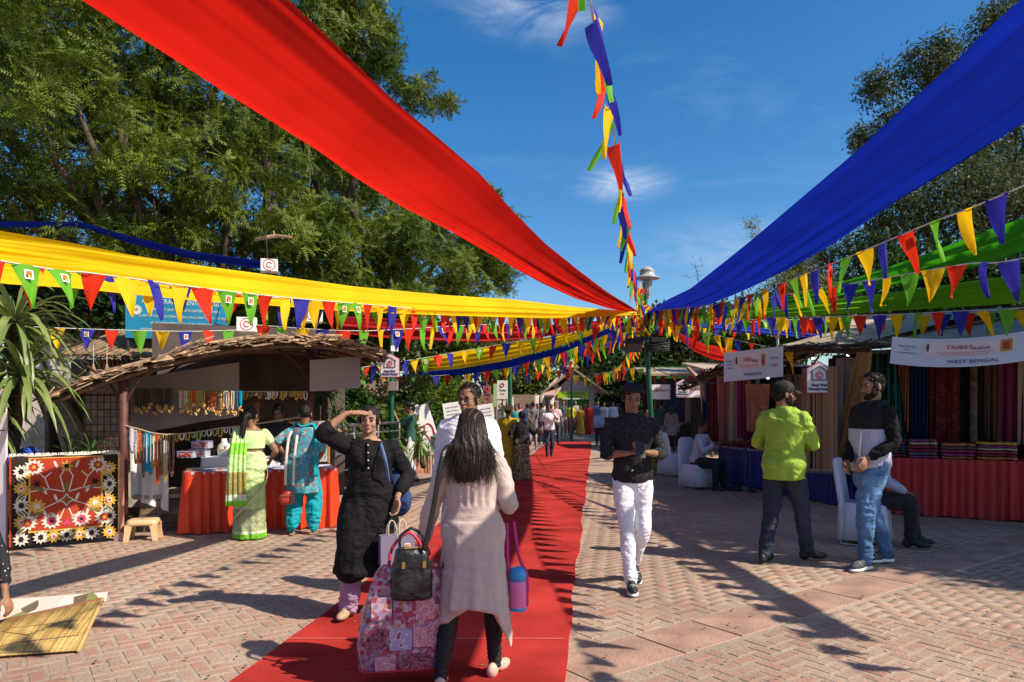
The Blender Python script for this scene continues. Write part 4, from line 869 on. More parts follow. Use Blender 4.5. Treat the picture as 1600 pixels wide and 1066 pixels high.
def bunting(label, pts, order=('yellow', 'green', 'red', 'blue'), step=.30, size=1.0, sticker='green', flip=1, twist=.3, group=None, jit=.1, hang=.0):
    pts = [Vector(p) for p in pts]; q = []
    for i in range(len(pts)-1):
        p0, p1, p2, p3 = pts[max(0, i-1)], pts[i], pts[i+1], pts[min(len(pts)-1, i+2)]
        for k in range(12): s = k/12; q.append(.5*((2*p1)+(p2-p0)*s+(2*p0-5*p1+4*p2-p3)*s*s+(3*p1-p0-3*p2+p3)*s**3))
    q.append(pts[-1]); t = thing('bunting', label, 'bunting', pts[0], 0, group); o = pts[0]
    g = Geo(); g.tube([v-o for v in q], [.006]*len(q), 4, round_end=False); obj('cord', g, CORD, t)
    d = 0; nxt = step*.4; k = 0
    for a, b in zip(q, q[1:]):
        L = (b-a).length
        while nxt < d+L:
            p = a+(b-a)*((nxt-d)/L)-o; c = order[k % len(order)]; f = bpy.data.objects.new('flag', FM[c][random.randrange(6)]); C.objects.link(f); f.parent = t; f.location = p
            dr = (b-a); f.rotation_euler = (random.gauss(0, .18)+hang, 0, math.atan2(dr.y, dr.x)+(PI if flip < 0 else 0)+random.gauss(0, twist)); s = size*random.uniform(.93, 1.07); f.scale = (s, s, s)
            if sticker == c:
                for e, nm in zip(SM, ('sticker', 'sticker_print')):
                    z = bpy.data.objects.new(nm, e); C.objects.link(z); z.parent = f; z.location = (0, (-.012 if flip > 0 else .0)-(.002 if nm[-1] == 't' else 0)-.015, 0)
                    if True: z.scale = (1, -1, 1)
            k += 1; nxt += step*random.uniform(1-jit, 1+jit)
        d += L
    return t
bunting('string of coloured flags rising from the lamp post straight overhead into the sky', [(-.2, .2, 3.9), P(922, -10, 3.4), P(935, 40, 3.8), P(946, 120, 4.5), P(962, 230, 5.6), P(975, 320, 7), P(985, 400, 9.4), P(995, 455, 13), HUB+Vector((0, -.1, 0))], step=.30, sticker='none', twist=.28, size=.88)
bunting('nearest string of coloured flags along the yellow drape at left', [(-5.4, 1.5, 2.6), P(0, 408, 5.0), P(150, 428, 5.6), P(378, 458, 6.7), P(560, 475, 8.3), P(750, 489, 10.8), P(900, 494, 13.3), HUB+Vector((-.05, -.1, -.02))], order=('blue', 'yellow', 'red', 'green', 'green', 'red', 'yellow'), step=.235, twist=.25, size=.82)
bunting('second string of coloured flags close behind the first at left', [(-5.3, 1.9, 2.62), P(0, 408, 5.4), P(150, 429, 6.0), P(378, 460, 7.1), P(560, 477, 8.7), P(750, 490, 11.2), P(900, 495, 13.5), HUB+Vector((-.05, 0, -.03))], order=('yellow', 'red', 'green', 'blue', 'yellow', 'blue'), step=.31, sticker='green', size=.82)
bunting('highest string of coloured flags at right hanging in front of the blue drape edge', [(3.6, 1.0, 3.1), P(1600, 290, 4.5), P(1450, 350, 5.4), P(1300, 412, 6.9), P(1200, 450, 8.8), P(1120, 475, 11.2), HUB+Vector((.08, -.1, 0))], order=('yellow', 'green', 'red', 'blue'), step=.33, sticker='red', flip=1, twist=.2, size=.86)
bunting('middle string of coloured flags at right across the green drapes', [(4.9, 2.5, 2.9), P(1640, 394, 5.8), P(1500, 414, 6.8), P(1350, 440, 8.2), P(1230, 460, 10.0), P(1130, 478, 12.5), HUB+Vector((.08, -.05, -.02))], order=('blue', 'red', 'yellow', 'green', 'yellow', 'blue'), step=.33, sticker='green', size=.88)
bunting('low string of coloured flags at right just above the hessian roof', [(7, 4.5, 2.7), P(1640, 476, 7.8), P(1500, 486, 8.9), P(1350, 493, 10.3), P(1200, 496, 12.6), HUB+Vector((.08, 0, -.03))], order=('green', 'yellow', 'blue', 'red'), step=.32, sticker='yellow', size=.86)
bunting('rearmost low string of coloured flags at right behind the others', [(8.2, 6, 2.7), P(1640, 482, 8.8), P(1500, 490, 9.9), P(1350, 495, 11.3), P(1200, 500, 13.4), HUB+Vector((.08, .1, -.05))], order=('red', 'blue', 'yellow', 'green'), step=.35, sticker='green', size=.86)
bunting('shaded string of flags between the palms and the arched roof at far left', [P(-20, 508, 8.8), P(100, 513, 9.2), P(190, 516, 9.6), P(290, 518, 10), P(370, 516, 10.6)], order=('red', 'green', 'yellow', 'blue'), step=.31, sticker='blue', size=.8)
bunting('short string of flags above the right end of the arched stall roof', [P(400, 508, 10.4), P(540, 517, 10.2), P(640, 514, 11), P(700, 510, 12), P(800, 505, 14), P(900, 498, 16)], order=('red', 'green', 'yellow', 'blue'), step=.31, sticker='blue', size=.9)
bunting('string of flags laid over the second yellow drape', [P(560, 575, 15), P(620, 566, 17), P(700, 553, 18), P(800, 535, 18), P(880, 520, 17), HUB+Vector((0, .2, -.05))], order=('green', 'red', 'blue', 'yellow'), step=.36, size=1.0)
bunting('string of flags below the navy drape over the display panels', [P(620, 590, 22), P(700, 586, 22), P(780, 575, 21), P(860, 556, 20), P(930, 530, 18), HUB+Vector((0, .3, -.1))], order=('red', 'green', 'yellow', 'blue'), step=.36, size=1.05)
bunting('distant string of flags above the man with glasses', [P(630, 585, 26), P(720, 598, 27), P(800, 590, 27), P(880, 570, 26), P(960, 530, 22), HUB+Vector((0, .3, -.1))], order=('red', 'yellow', 'green', 'blue'), step=.42, size=1.1)
bunting('distant string of flags drooping over the thatched kiosk', [P(820, 560, 30), P(870, 578, 31), P(920, 590, 31), P(960, 578, 28), P(985, 550, 24), P(1000, 520, 19), HUB+Vector((0, .3, -.1))], order=('red', 'yellow', 'yellow', 'green', 'red'), step=.42, size=1.1)
bunting('far string of flags sagging across the walkway before the dark tree', [P(930, 585, 27), P(965, 580, 26), P(1000, 576, 25), P(1050, 585, 25), P(1100, 578, 24)], order=('red', 'yellow', 'green', 'red'), step=.40, size=1.0)
bunting('string of flags falling from the hub to the Maharashtra sign', [HUB+Vector((.1, .05, -.05)), P(1060, 508, 14.5), P(1120, 524, 13.5), P(1180, 538, 12.6), P(1235, 548, 11.8)], order=('yellow', 'blue', 'red', 'green', 'yellow'), step=.30, sticker='green', size=1.0)
bunting('short string of flags right of the post over the small red drape', [HUB+Vector((.1, .05, -.1)), P(1070, 500, 17), P(1140, 505, 18), P(1220, 500, 19), P(1300, 498, 20)], order=('green', 'red', 'yellow', 'blue'), step=.36, size=1.1)
bunting('bunched string of flags wrapped down the front of the lamp post', [P(1000, 440, 15.8), P(1003, 470, 15.75), P(1006, 500, 15.8), P(998, 530, 15.85)], order=('yellow', 'red', 'green', 'yellow', 'blue'), step=.13, size=.9, twist=1.2)
bunting('string of flags from the post down left towards the navy drape', [HUB+Vector((-.1, .1, -.05)), P(960, 515, 19), P(900, 540, 23), P(850, 556, 26), P(800, 566, 29)], order=('red', 'blue', 'yellow', 'green'), step=.38, size=1.15)
# speakers, floodlight and cable coil on the post
s = thing('floodlight', 'black framed floodlight box hanging left of the green post', 'floodlight', P(990, 541, 15.7))
obj('housing', Geo().box((0, 0, .02), (.36, .16, .30)), DARKM, s); obj('glass', Geo().box((0, -.09, -.04), (.32, .02, .17)), mat('floodlight_glass', (.12, .08, .06), .25, .2, 8), s)
g = Geo(); g.tube([(-.16, 0, .15), (-.1, 0, .26), (.12, 0, .28), (.2, .1, .2)], [.012]*4, 6); obj('bracket', g, DARKM, s, True)
s = thing('cable_coil', 'thick coil of black cable tied right of the green post', 'cable', P(1029, 541, 15.8)); g = Geo()
for k in range(9):
    n = 18; a0 = random.uniform(0, 6); rx = .22*random.uniform(.85, 1.08); zz = -.08+.02*k
    g.tube([(rx*math.cos(2*PI*j/n), .05*math.sin(2*PI*j/n)+random.uniform(-.02, .02), zz+.055*math.sin(2*PI*j/n+a0*.1)+.01*math.sin(j)) for j in range(n+1)], [.014]*(n+1), 6, round_end=False)
obj('cable_loop', g, DARKM, s, True); obj('cable_box', Geo().box((0, .03, .14), (.32, .16, .10)), DARKM, s)
# overhead wires
for k, (a, b, sg, lab) in enumerate([(P(1010, 570, 16), P(1130, 600, 13), .1, 'thin cable from the green post to the Maharashtra stall'), (P(420, 440, 11.5), P(415, 360, 11.8), .0, 'loose wire from the sawn branch to the logo box'), (P(1012, 580, 16), P(900, 583, 30), .3, 'thin cable from the green post to the kiosk')]):
    g = Geo(); g.tube([a.lerp(b, i/8)+Vector((0, 0, -sg*math.sin(PI*i/8))) for i in range(9)], [.008]*9, 5); tag(obj('cable', g, DARKM), lab, 'cable')
g = Geo(); g.tube([P(400, 374, 11.9), P(418, 371, 11.8), P(432, 369, 11.8), P(454, 371, 11.7)], [.025, .035, .03, .02], 7, sub=2); g.tube([P(428, 371, 11.8), P(428, 361, 11.8)], [.02, .008], 6); tag(obj('sawn_branch', g, mat('cut_wood', (.42, .26, .15), .9)), 'pale sawn off branch stub in the left tree above the yellow drape', 'branch')
# ================================================================ shared builders for stalls
def prismbox(g, a, b, depth, z0, z1):
    """box standing on the ground line a-b, going back by vector depth"""
    a, b, d = Vector((*a, 0)), Vector((*b, 0)), Vector((*depth, 0)); v = [a, b, b+d, a+d]; v = [(p.x, p.y, z0) for p in v]+[(p.x, p.y, z1) for p in v]
    return g.add(v, [(3, 2, 1, 0), (4, 5, 6, 7), (0, 1, 5, 4), (1, 2, 6, 5), (2, 3, 7, 6), (3, 0, 4, 7)])
def pleated(path, z0, z1, amp, per, rs=0, flare=.03, n_per=6):
    """skirt hanging along a path of 2-D points"""
    g = Geo(); pts = []; rnd = random.Random(rs)
    for (x0, y0), (x1, y1) in zip(path, path[1:]):
        L = math.hypot(x1-x0, y1-y0); n = max(2, int(L/per*n_per)); dx, dy = (x1-x0)/L, (y1-y0)/L
        for i in range(n): s = i/n*L; pts.append((x0+dx*s, y0+dy*s, dy, -dx, s))
    x1_, y1_ = path[-1]; pts.append((x1_, y1_, dy, -dx, L)); ph = 0; rows = [[] for _ in range(7)]
    for (x, y, nx, ny, s) in pts:
        ph += 2*PI/n_per*rnd.uniform(.5, 1.5); a = amp*rnd.uniform(.3, 1.35)
        for r in range(7):
            t = r/6; z = z1+(z0-z1)*t; o = a*math.sin(ph)*(.45+.75*t)+flare*t+.01*math.sin(s*9+t*3)*t; rows[r].append((x+nx*o, y+ny*o, z+(.012*math.sin(ph*.31) if r == 6 else 0)))
    g.loft(rows, cap=False, closed=False); return g
def table(name, label, a, b, depth, h, skirt_m, top_m, per=.09, amp=.016, sides=True, z0=.02, rs=1, group=None, over=.0):
    o = Vector((*a, 0)); t = thing(name, label, 'table', o, 0, group); A = (0, 0); B = (b[0]-a[0], b[1]-a[1]); D = depth
    g = Geo(); prismbox(g, A, B, D, h-.03, h); obj('table_top', g, top_m, t)
    path = [(A[0]+D[0], A[1]+D[1]), A, B, (B[0]+D[0], B[1]+D[1])] if sides else [A, B]
    cx = (A[0]+B[0]+D[0])/2; cy = (A[1]+B[1]+D[1])/2; path = [(x+(x-cx)*.012, y+(y-cy)*.012) for x, y in path]
    sk = pleated(path, z0, h+.004, amp, per, rs); obj('skirt', sk, skirt_m, t, True)
    for q in ((.06, .1), (.94, .1), (.06, .9), (.94, .9)):
        x = A[0]+(B[0]-A[0])*q[0]+D[0]*q[1]; y = A[1]+(B[1]-A[1])*q[0]+D[1]*q[1]; g = Geo(); g.tube([(x, y, 0), (x, y, h-.03)], [.018]*2, 6, round_end=False); obj('leg', g, GREYM, t)
    return t
def hang(name, label, p0, p1, h, m, cat='cloth', group=None, nf=3, amp=.03, narrow=1.0, fringe=None, seed=0, shear=0.0, n=28, thick=0):
    """cloth pinned along p0-p1, falling h in soft folds"""
    p0, p1 = Vector(p0), Vector(p1); d = p1-p0; nn = Vector((d.y, -d.x, 0)).normalized(); g = Geo(); rows = []; R_ = 14
    for r in range(R_+1):
        t = r/R_; row = []
        for j in range(n+1):
            u = j/n; uu = .5+(u-.5)*(1+(narrow-1)*t); a = amp*(.35+.65*t)*(math.sin(u*nf*2*PI+seed+t*.8)+.5*math.sin(u*nf*4.7*PI+seed*2+t)); row.append(tuple(p0-Vector(p0)+d*(uu+shear*t)+nn*a+Vector((0, 0, -h*t+.006*math.sin(u*11+seed)*t))))
        rows.append(row)
    g.loft(rows, cap=False, closed=False); o = obj(name, g, m, None, True); o.location = p0; tag(o, label, cat, group)
    if fringe:
        g = Geo()
        for j in range(0, n*3):
            u = (j+.5)/(n*3); uu = .5+(u-.5)*narrow+shear; q = d*uu+nn*amp*(math.sin(u*nf*2*PI+seed+.8)+.5*math.sin(u*nf*4.7*PI+seed*2+1))+Vector((0, 0, -h)); w = d.normalized()*.004
            g.add([q-w, q+w, q+w*.3+Vector((random.uniform(-.01, .01), 0, -.07))], [(0, 1, 2)])
        obj('fringe', g, fringe, o, kind='stuff')
    return o
def arch_roof(t, front, back, m_top, m_under, rim_m, thick=.05, nrib=8, rim=.05):
    """roof sheet lofted from a front edge to a back edge (lists of points), with rafters beneath and a ragged rim"""
    n = len(front); g = Geo(); rows = []
    for k in range(9):
        s = k/8; rows.append([tuple(Vector(a).lerp(Vector(b), s)+Vector((0, 0, .03*math.sin(i*1.7+k*2.1)*.5+.05*math.sin(PI*s)))) for i, (a, b) in enumerate(zip(front, back))])
    top = rows; bot = [[(x, y, z-thick) for x, y, z in r] for r in rows]
    g.loft(top, cap=False, closed=False); obj('roof_sheet', g, m_top, t, True)
    g = Geo(); g.loft(bot, cap=False, closed=False); obj('roof_lining', g, m_under, t, True)
    for i in range(nrib+1):
        f = i*(n-1)/nrib; a = int(min(n-2, f)); w = f-a; p = Vector(front[a]).lerp(Vector(front[a+1]), w); q = Vector(back[a]).lerp(Vector(back[a+1]), w); g = Geo(); g.tube([p+Vector((0, 0, -thick-.03)), p.lerp(q, .5)+Vector((0, 0, -thick+.02)), q+Vector((0, 0, -thick-.03))], [.022]*3, 6); obj('rafter', g, WOOD, t, True)
    for s, r in ((.04, .03), (.35, .028), (.7, .028)):
        g = Geo(); g.tube([Vector(a).lerp(Vector(b), s)+Vector((0, 0, -thick-.07)) for a, b in zip(front, back)], [r]*n, 6); obj('purlin', g, WOOD, t, True)
    g = Geo()                                                     # ragged rim: bundles of sticks and straw
    for i in range(n-1):
        a, b = Vector(front[i]), Vector(front[i+1]); L = (b-a).length
        for _ in range(int(L/.022)):
            p = a.lerp(b, random.random()); d = (b-a).normalized(); l = random.uniform(.12, .38); dr = (d+Vector((random.gauss(0, .2), random.gauss(0, .3), random.gauss(0, .17)))).normalized(); c = p+Vector((random.gauss(0, .02), random.gauss(-.02, .03), random.gauss(-.035, .032))); s = dr.cross(Vector((0, 0, 1))).normalized()*random.uniform(.004, .011); u = Vector((0, 0, random.uniform(.004, .012)))
            e0, e1 = c-dr*l/2, c+dr*l/2; g.add([e0-s, e0+s, e0+u*2, e1-s, e1+s, e1+u*2], [(0, 1, 2), (5, 4, 3), (0, 3, 4, 1), (1, 4, 5, 2), (2, 5, 3, 0)])
    obj('thatch_rim', g, rim_m, t, kind='stuff')
NAVYT = mat('navy_print', (.02, .03, .12), .6); REDT = mat('red_print', (.55, .03, .03), .6); GREYT = mat('dark_grey_print', (.08, .07, .08), .6); ORG = mat('orange_print', (.75, .22, .03), .6, .4, 30, col2=(.15, .25, .08))
# ================================================================ left craft stall
stall = thing('market_stall', 'open craft stall at left with arched straw roof on red brown posts', 'market stall', (0, 0, 0))
fr = [P(72, 616, 7.9), P(110, 601, 8.0), P(160, 583, 8.15), P(215, 567, 8.3), P(270, 551, 8.5), P(330, 537, 8.7), P(390, 528, 8.9), P(450, 525, 9.1), P(510, 527, 9.25), P(560, 535, 9.4), P(605, 550, 9.5)]
bk = [Vector((p.x-1.15, p.y+2.9, p.z+.22*(1-i/10)+.04)) for i, p in enumerate(fr)]
arch_roof(stall, fr, bk, THATCH, BAMB, mat('ragged_straw_rim', (.42, .28, .17), .9, .35, 12, island=.5, col2=(.14, .08, .05)))
F1 = Vector((-4.58, 8.45, 0)); F2 = Vector((-2.75, 9.75, 0))
for p, h in ((F1, 2.02), (F2, 2.32), (Vector((-5.6, 11.2, 0)), 2.2), (Vector((-3.2, 12.2, 0)), 2.4)):
    g = Geo(); g.tube([p, p+Vector((0, 0, h))], [.052, .05], 12, round_end=False); g.tube([p+Vector((0, 0, .0)), p+Vector((0, 0, .06))], [.10, .06], 10); obj('post', g, RUST, stall, True)
    for sx in (-1, 1): g = Geo(); g.tube([p+Vector((0, 0, h-.5)), p+Vector((sx*.16, 0, h-.22)), p+Vector((sx*.42, 0, h-.02))], [.018]*3, 6, sub=3); obj('bracket', g, RUST, stall, True)
MAUVE = mat('shade_toned_white_panel', (.27, .215, .20), .8, .08, 1.5, .2, 40); BACKC = mat('brown_backing_cloth', (.10, .075, .065), .9, .2, 3)  # white stall sheets, the shade they hang in put into the panel colour
g = Geo(); prismbox(g, (-5.7, 11.35), (-2.9, 12.45), (-.05, .1), 0, 2.85); obj('back_wall', g, BACKC, stall)
g = Geo(); prismbox(g, (-5.75, 8.9), (-5.9, 11.3), (-.05, 0), 0, 1.9); obj('side_wall', g, BACKC, stall)
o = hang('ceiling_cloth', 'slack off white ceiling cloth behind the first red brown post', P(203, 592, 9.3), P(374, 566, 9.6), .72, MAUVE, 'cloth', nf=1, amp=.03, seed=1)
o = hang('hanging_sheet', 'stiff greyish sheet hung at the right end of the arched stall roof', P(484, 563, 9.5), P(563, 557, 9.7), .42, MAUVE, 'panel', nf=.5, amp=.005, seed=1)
# stone plinth with its courses
pl = thing('stone_plinth', 'low rough stone plinth under the craft stall beside the plastic stool', 'plinth', (-4.55, 8.75, 0)); mm = [mat('plinth_stone_%s' % n, c, .95, .3, 9, .9, 30) for n, c in (('brown', (.20, .13, .09)), ('grey', (.24, .20, .16)), ('dark', (.12, .085, .065)))]
obj('core', prismbox(Geo(), (.03, .03), (.95, .35), (-.25, .9), 0, .40), CEM, pl)
for r in range(4):
    x = -.02
    while x < .98:
        w = random.uniform(.12, .26); e = min(1.0, x+w); g = Geo().box((0, 0, 0), ((e-x)-.012, .05, .088)); q = obj('stone', g, random.choice(mm), pl); q.location = ((x+e)/2*.98+.0, .02+(x+e)/2*.33, .05+.1*r); q.rotation_euler = (0, random.uniform(-.03, .03), .33+random.uniform(-.03, .03)); x = e
obj('coping', prismbox(Geo(), (-.05, -.05), (1.02, .32), (-.25, .9), .40, .445), STONE, pl)
# wire grid door, pale board and leaning trunk left of the post
gd = thing('wire_gate', 'rusty wire grid gate leaning beside the first post', 'gate', P(132, 724, 8.7)); w0 = Vector((.43, .22, 0))
for i in range(8): g = Geo(); g.tube([w0*(i/7)+Vector((0, 0, -.02)), w0*(i/7)+Vector((0, 0, .86))], [.006 if 0 < i < 7 else .012]*2, 5); obj('wire', g, RUST, gd)
for i in range(10): g = Geo(); g.tube([Vector((0, 0, .02+.09*i)), w0+Vector((0, 0, .02+.09*i))], [.006 if 0 < i < 9 else .012]*2, 5); obj('wire', g, RUST, gd)
g = Geo(); prismbox(g, (-5.55, 9.3), (-4.75, 9.55), (-.02, .05), .2, 1.9); tag(obj('board', g, mat('pale_striped_board', (.50, .42, .36), .9, .25, 10)), 'pale board standing behind the wire gate', 'board')
g = Geo(); g.tube([P(125, 740, 9.0), P(120, 700, 9.0), P(103, 660, 9.1), P(85, 630, 9.2), P(60, 600, 9.4)], [.17, .16, .15, .14, .13], 10, sub=3); tag(obj('leaning_tree', g, mat('pale_grey_bark', (.30, .24, .20), .95, .3, 7, 1, 25), smooth=True), 'pale leaning bare trunk between the palm and the wire gate', 'tree trunk')
g = Geo(); g.ell(P(32, 716, 8.2), (.20, .25, .11)); g.ell(P(48, 720, 8.1), (.12, .2, .08)); me = remesh(g, .02, 1, wrinkle(.02, 1, 4)); me.materials.append(mat('blue_tarpaulin', (.02, .07, .45), .4, .2, 5)); tag(obj('tarpaulin', me), 'crumpled blue tarpaulin lying behind the rug at far left', 'tarpaulin')
# rug on its frame
R0, R1 = P(14, 861, 7.56), P(187, 846, 8.17); R0.z = R1.z = .02; RW = (R1-R0).length; rt = thing('display_rug', 'red and black floral rug hung over a frame beside the plastic stool', 'rug', R0, math.atan2(R1.y-R0.y, R1.x-R0.x)); RH = .98
GOLD = mat('rug_gold', (.62, .36, .06), .9, .2, 30); RWH = mat('rug_white', (.66, .60, .50), .9, .15, 30); RRD = mat('rug_red', (.42, .045, .015), .95, .2, 60, .3, 200); RBK = mat('rug_black', (.022, .013, .011), .95, .2, 60, .3, 200); ROL = mat('rug_olive', (.16, .14, .04), .9); RPK = mat('rug_pink', (.52, .05, .12), .9)
rows = [[(RW*i/20, -.018*math.sin(i*.9)*.4+(.0 if r else 0), .03+(RH-.03)*r/10) for i in range(21)] for r in range(11)]+[[(RW*i/20, .03, RH+.01) for i in range(21)], [(RW*i/20, .07, RH-.01) for i in range(21)], [(RW*i/20, .08, RH-.35) for i in range(21)]]
g = Geo(); g.loft(rows, cap=False, closed=False); rug = obj('pile', g, RBK, rt, True)
def flat(name, x, z, pts, m, y=-.012, parent=rt): g = Geo(); n = len(pts); g.add([(x+a, y, z+b) for a, b in pts]+[(x+a, y+.004, z+b) for a, b in pts], [tuple(range(n))[::-1]]+[(i, (i+1) % n, n+(i+1) % n, n+i) for i in range(n)]); return obj(name, g, m, parent)
def star(n, r0, r1, rot=0, sx=1, sz=1): return [((r0 if i % 2 == 0 else r1)*math.cos(rot+PI*i/n)*sx, (r0 if i % 2 == 0 else r1)*math.sin(rot+PI*i/n)*sz) for i in range(2*n)]
def leafp(l, w, rot): 
    p = [(l*math.cos(PI*i/6), w*math.sin(PI*i/6)*(1 if i < 6 else 1)) for i in range(12)]; return [(a*math.cos(rot)-b*math.sin(rot), a*math.sin(rot)+b*math.cos(rot)) for a, b in p]
fx0, fx1, fz0, fz1 = .19, RW-.19, .18, RH-.03
flat('field', 0, 0, [(fx0-.022, fz0-.022), (fx1+.022, fz0-.022), (fx1+.022, fz1+.01), (fx0-.022, fz1+.01)], GOLD, -.016); flat('field', 0, 0, [(fx0, fz0), (fx1, fz0), (fx1, fz1), (fx0, fz1)], RRD, -.020)
for x0, x1 in ((0, .02), (RW-.02, RW)): flat('edge_stripe', 0, 0, [(x0, .03), (x1, .03), (x1, RH), (x0, RH)], RRD if x0 == 0 else GOLD, -.018)
k = 0
bord = [(.105, z) for z in (.10, .28, .46, .64, .82)]+[(RW-.105, z) for z in (.10, .28, .46, .64, .82)]+[(x, .105) for x in np.linspace(.28, RW-.28, 5)]
for i, (x, z) in enumerate(bord):
    wht = i % 2 == 0; flat('flower', x, z, star(11, .078, .050, .3*i), RWH if wht else GOLD, -.024); flat('flower', x, z, star(6, .038, .026, i, .8), RBK if wht else RWH, -.027)
    if not wht: flat('flower', x, z, star(5, .018, .012), RPK, -.029)
for i, (x, z) in enumerate([(.105, z) for z in (.19, .37, .55, .73)]+[(RW-.105, z) for z in (.19, .37, .55, .73)]+[(x, .09) for x in np.linspace(.36, RW-.36, 4)]):
    flat('leaf', x, z, leafp(.055, .022, .7*(-1)**i), RWH, -.022); flat('leaf', x, z, leafp(.042, .013, .7*(-1)**i), ROL, -.025)
cx = (fx0+fx1)/2
for sx in (-1, 1):
    for (dx, z, ty) in ((.30, .86, 'w'), (.10, .88, 'l'), (.27, .68, 'o'), (.27, .44, 'g'), (.10, .52, 'l'), (.36, .27, 'w'), (.14, .27, 'w2'), (.37, .60, 'l2'), (.36, .78, 'l2'), (.20, .60, 'l'), (.20, .36, 'l'), (.38, .45, 'p')):
        x = cx+sx*dx
        if ty[0] == 'w': flat('flower', x, z, star(12, .092, .060, z*9, 1.1), RWH, -.024); flat('flower', x, z, star(7, .052, .04, 0, 1, 1), RRD if ty == 'w' else RPK, -.027); flat('flower', x, z, star(4, .022, .013, 1), GOLD if ty == 'w' else RBK, -.029)
        elif ty == 'g': flat('flower', x, z, star(9, .082, .056, 1), GOLD, -.024); flat('flower', x, z, star(6, .038, .024, 1), RWH, -.027); flat('leaf', x, z-.08, leafp(.075, .018, -.3*sx), ROL, -.023)
        elif ty == 'o': flat('flower', x, z, star(6, .05, .022, 1), RBK, -.024); flat('leaf', x, z-.05, leafp(.08, .018, .3*sx), ROL, -.023)
        elif ty == 'p': flat('flower', x, z, star(4, .045, .016, .4, .7), RPK, -.024)
        elif ty == 'l2': flat('leaf', x, z, leafp(.022, .045, 0), GOLD, -.023)
        else: flat('leaf', x, z, leafp(.044, .014, 1.2*sx), RWH, -.023)
    for (p, q) in (((.02, .58), (.16, .62)), ((.16, .62), (.20, .74)), ((.02, .50), (.20, .42)), ((.2, .42), (.3, .3)), ((.16, .62), (.33, .60)), ((.20, .74), (.28, .83)), ((.05, .3), (.15, .36)), ((.3, .3), (.40, .42)), ((.40, .42), (.36, .6)), ((.02, .58), (.06, .75)), ((.06, .75), (.02, .82)), ((.28, .44), (.36, .36)), ((.02, .4), (.06, .3)), ((.20, .74), (.14, .80))):
        a = Vector((cx+sx*p[0], 0, p[1])); b = Vector((cx+sx*q[0], 0, q[1])); d = (b-a).normalized(); s = Vector((-d.z, 0, d.x))*.0055; flat('stem', 0, 0, [((a-s).x, (a-s).z), ((a+s).x, (a+s).z), ((b+s).x, (b+s).z), ((b-s).x, (b-s).z)], RWH, -.0225)
flat('flower', cx, .86, star(8, .075, .034, 0), GOLD, -.024); flat('flower', cx, .86, star(6, .03, .02), RBK, -.027); flat('leaf', cx, .64, leafp(.02, .06, 0), ROL, -.024); flat('flower', cx, .49, star(4, .075, .04, PI/2), RWH, -.0235); flat('flower', cx, .49, star(4, .055, .03, PI/2), ROL, -.026); flat('leaf', cx, .49, leafp(.014, .035, 0), RRD, -.028); flat('flower', cx, .24, star(3, .06, .02, PI/2), RPK, -.024)
g = Geo()
for i in range(90): x = RW*i/89; g.tube([(x, .0, RH-.005), (x+random.uniform(-.01, .01), .035, RH+.018+random.uniform(0, .01)), (x, .06, RH)], [.006]*3, 5)
obj('fringe', g, RWH, rt, kind='stuff')
for x in (.02, RW-.02, ): g = Geo().box((x, .05, .47), (.04, .04, .94)); obj('frame_post', g, WOOD, rt)
obj('side_flap', Geo().add([(RW, 0, .03), (RW+.05, .03, .03), (RW+.05, .03, RH-.02), (RW, 0, RH)], [(0, 1, 2, 3)]), mat('rug_underside', (.5, .22, .16), .9), rt)
g = Geo().box((0, 0, 0), (.12, .10, .10)); o = obj('brick_block', g, mat('pinkish_block', (.45, .25, .2), .9)); o.location = (R1.x+.02, R1.y+.0, .05); tag(o, 'small pinkish block at the foot of the rug frame by the post', 'block')
# stool
st = thing('plastic_stool', 'low cream plastic stool on the paving in front of the stone plinth', 'stool', G(224, 843)); PLA = mat('cream_plastic', (.72, .46, .25), .35, .05, spec=.5); st.rotation_euler = (0, 0, .25)
g = Geo(); rr = []
for z, k in ((.175, 1), (.20, 1.0), (.225, .97), (.235, .9), (.237, .5), (.236, .02)):
    rr.append([(.165*k*math.copysign(abs(math.cos(2*PI*j/32))**.35, math.cos(2*PI*j/32)), .135*k*math.copysign(abs(math.sin(2*PI*j/32))**.35, math.sin(2*PI*j/32)), z) for j in range(32)])
g.loft(rr); obj('seat', g, PLA, st, True)
for sx in (-1, 1):
    for sy in (-1, 1): g = Geo(); g.loft([[(sx*(.125+o)+a*w, sy*(.098+o)+b_*w*.8, z) for a, b_ in ((-1, -1), (1, -1), (1, 1), (-1, 1))] for z, w, o in ((0, .026, .026), (.02, .027, .025), (.10, .029, .014), (.16, .036, .006), (.19, .050, -.008))]); obj('leg', g, PLA, st)
# tables
RSK = mat('orange_red_satin', (.78, .055, .012), .42, .12, 2, .15, 40, trans=.12, spec=.4); WTC = mat('white_tablecloth', (.76, .74, .74), .8, .04, 3, .2, 20); BLC = mat('pale_blue_tablecloth', (.45, .50, .62), .8, .06)
table('display_table', 'jewellery table with orange red pleated skirt in front of the arched stall', (-3.88, 8.50), (-2.22, 9.06), (-.25, .62), .75, RSK, BLC, per=.11, amp=.026, rs=3)
table('display_table', 'higher white clothed table behind the red skirted jewellery table', (-4.05, 9.35), (-2.9, 9.75), (-.2, .5), .86, WTC, WTC, per=.3, amp=.008, rs=4)
o = hang('white_cloth', 'crumpled white cloth hung below the bead necklaces at left', P(203, 668, 8.75), P(263, 690, 8.8), .86, WTC, 'cloth', nf=1.6, amp=.035, seed=3, shear=.02)
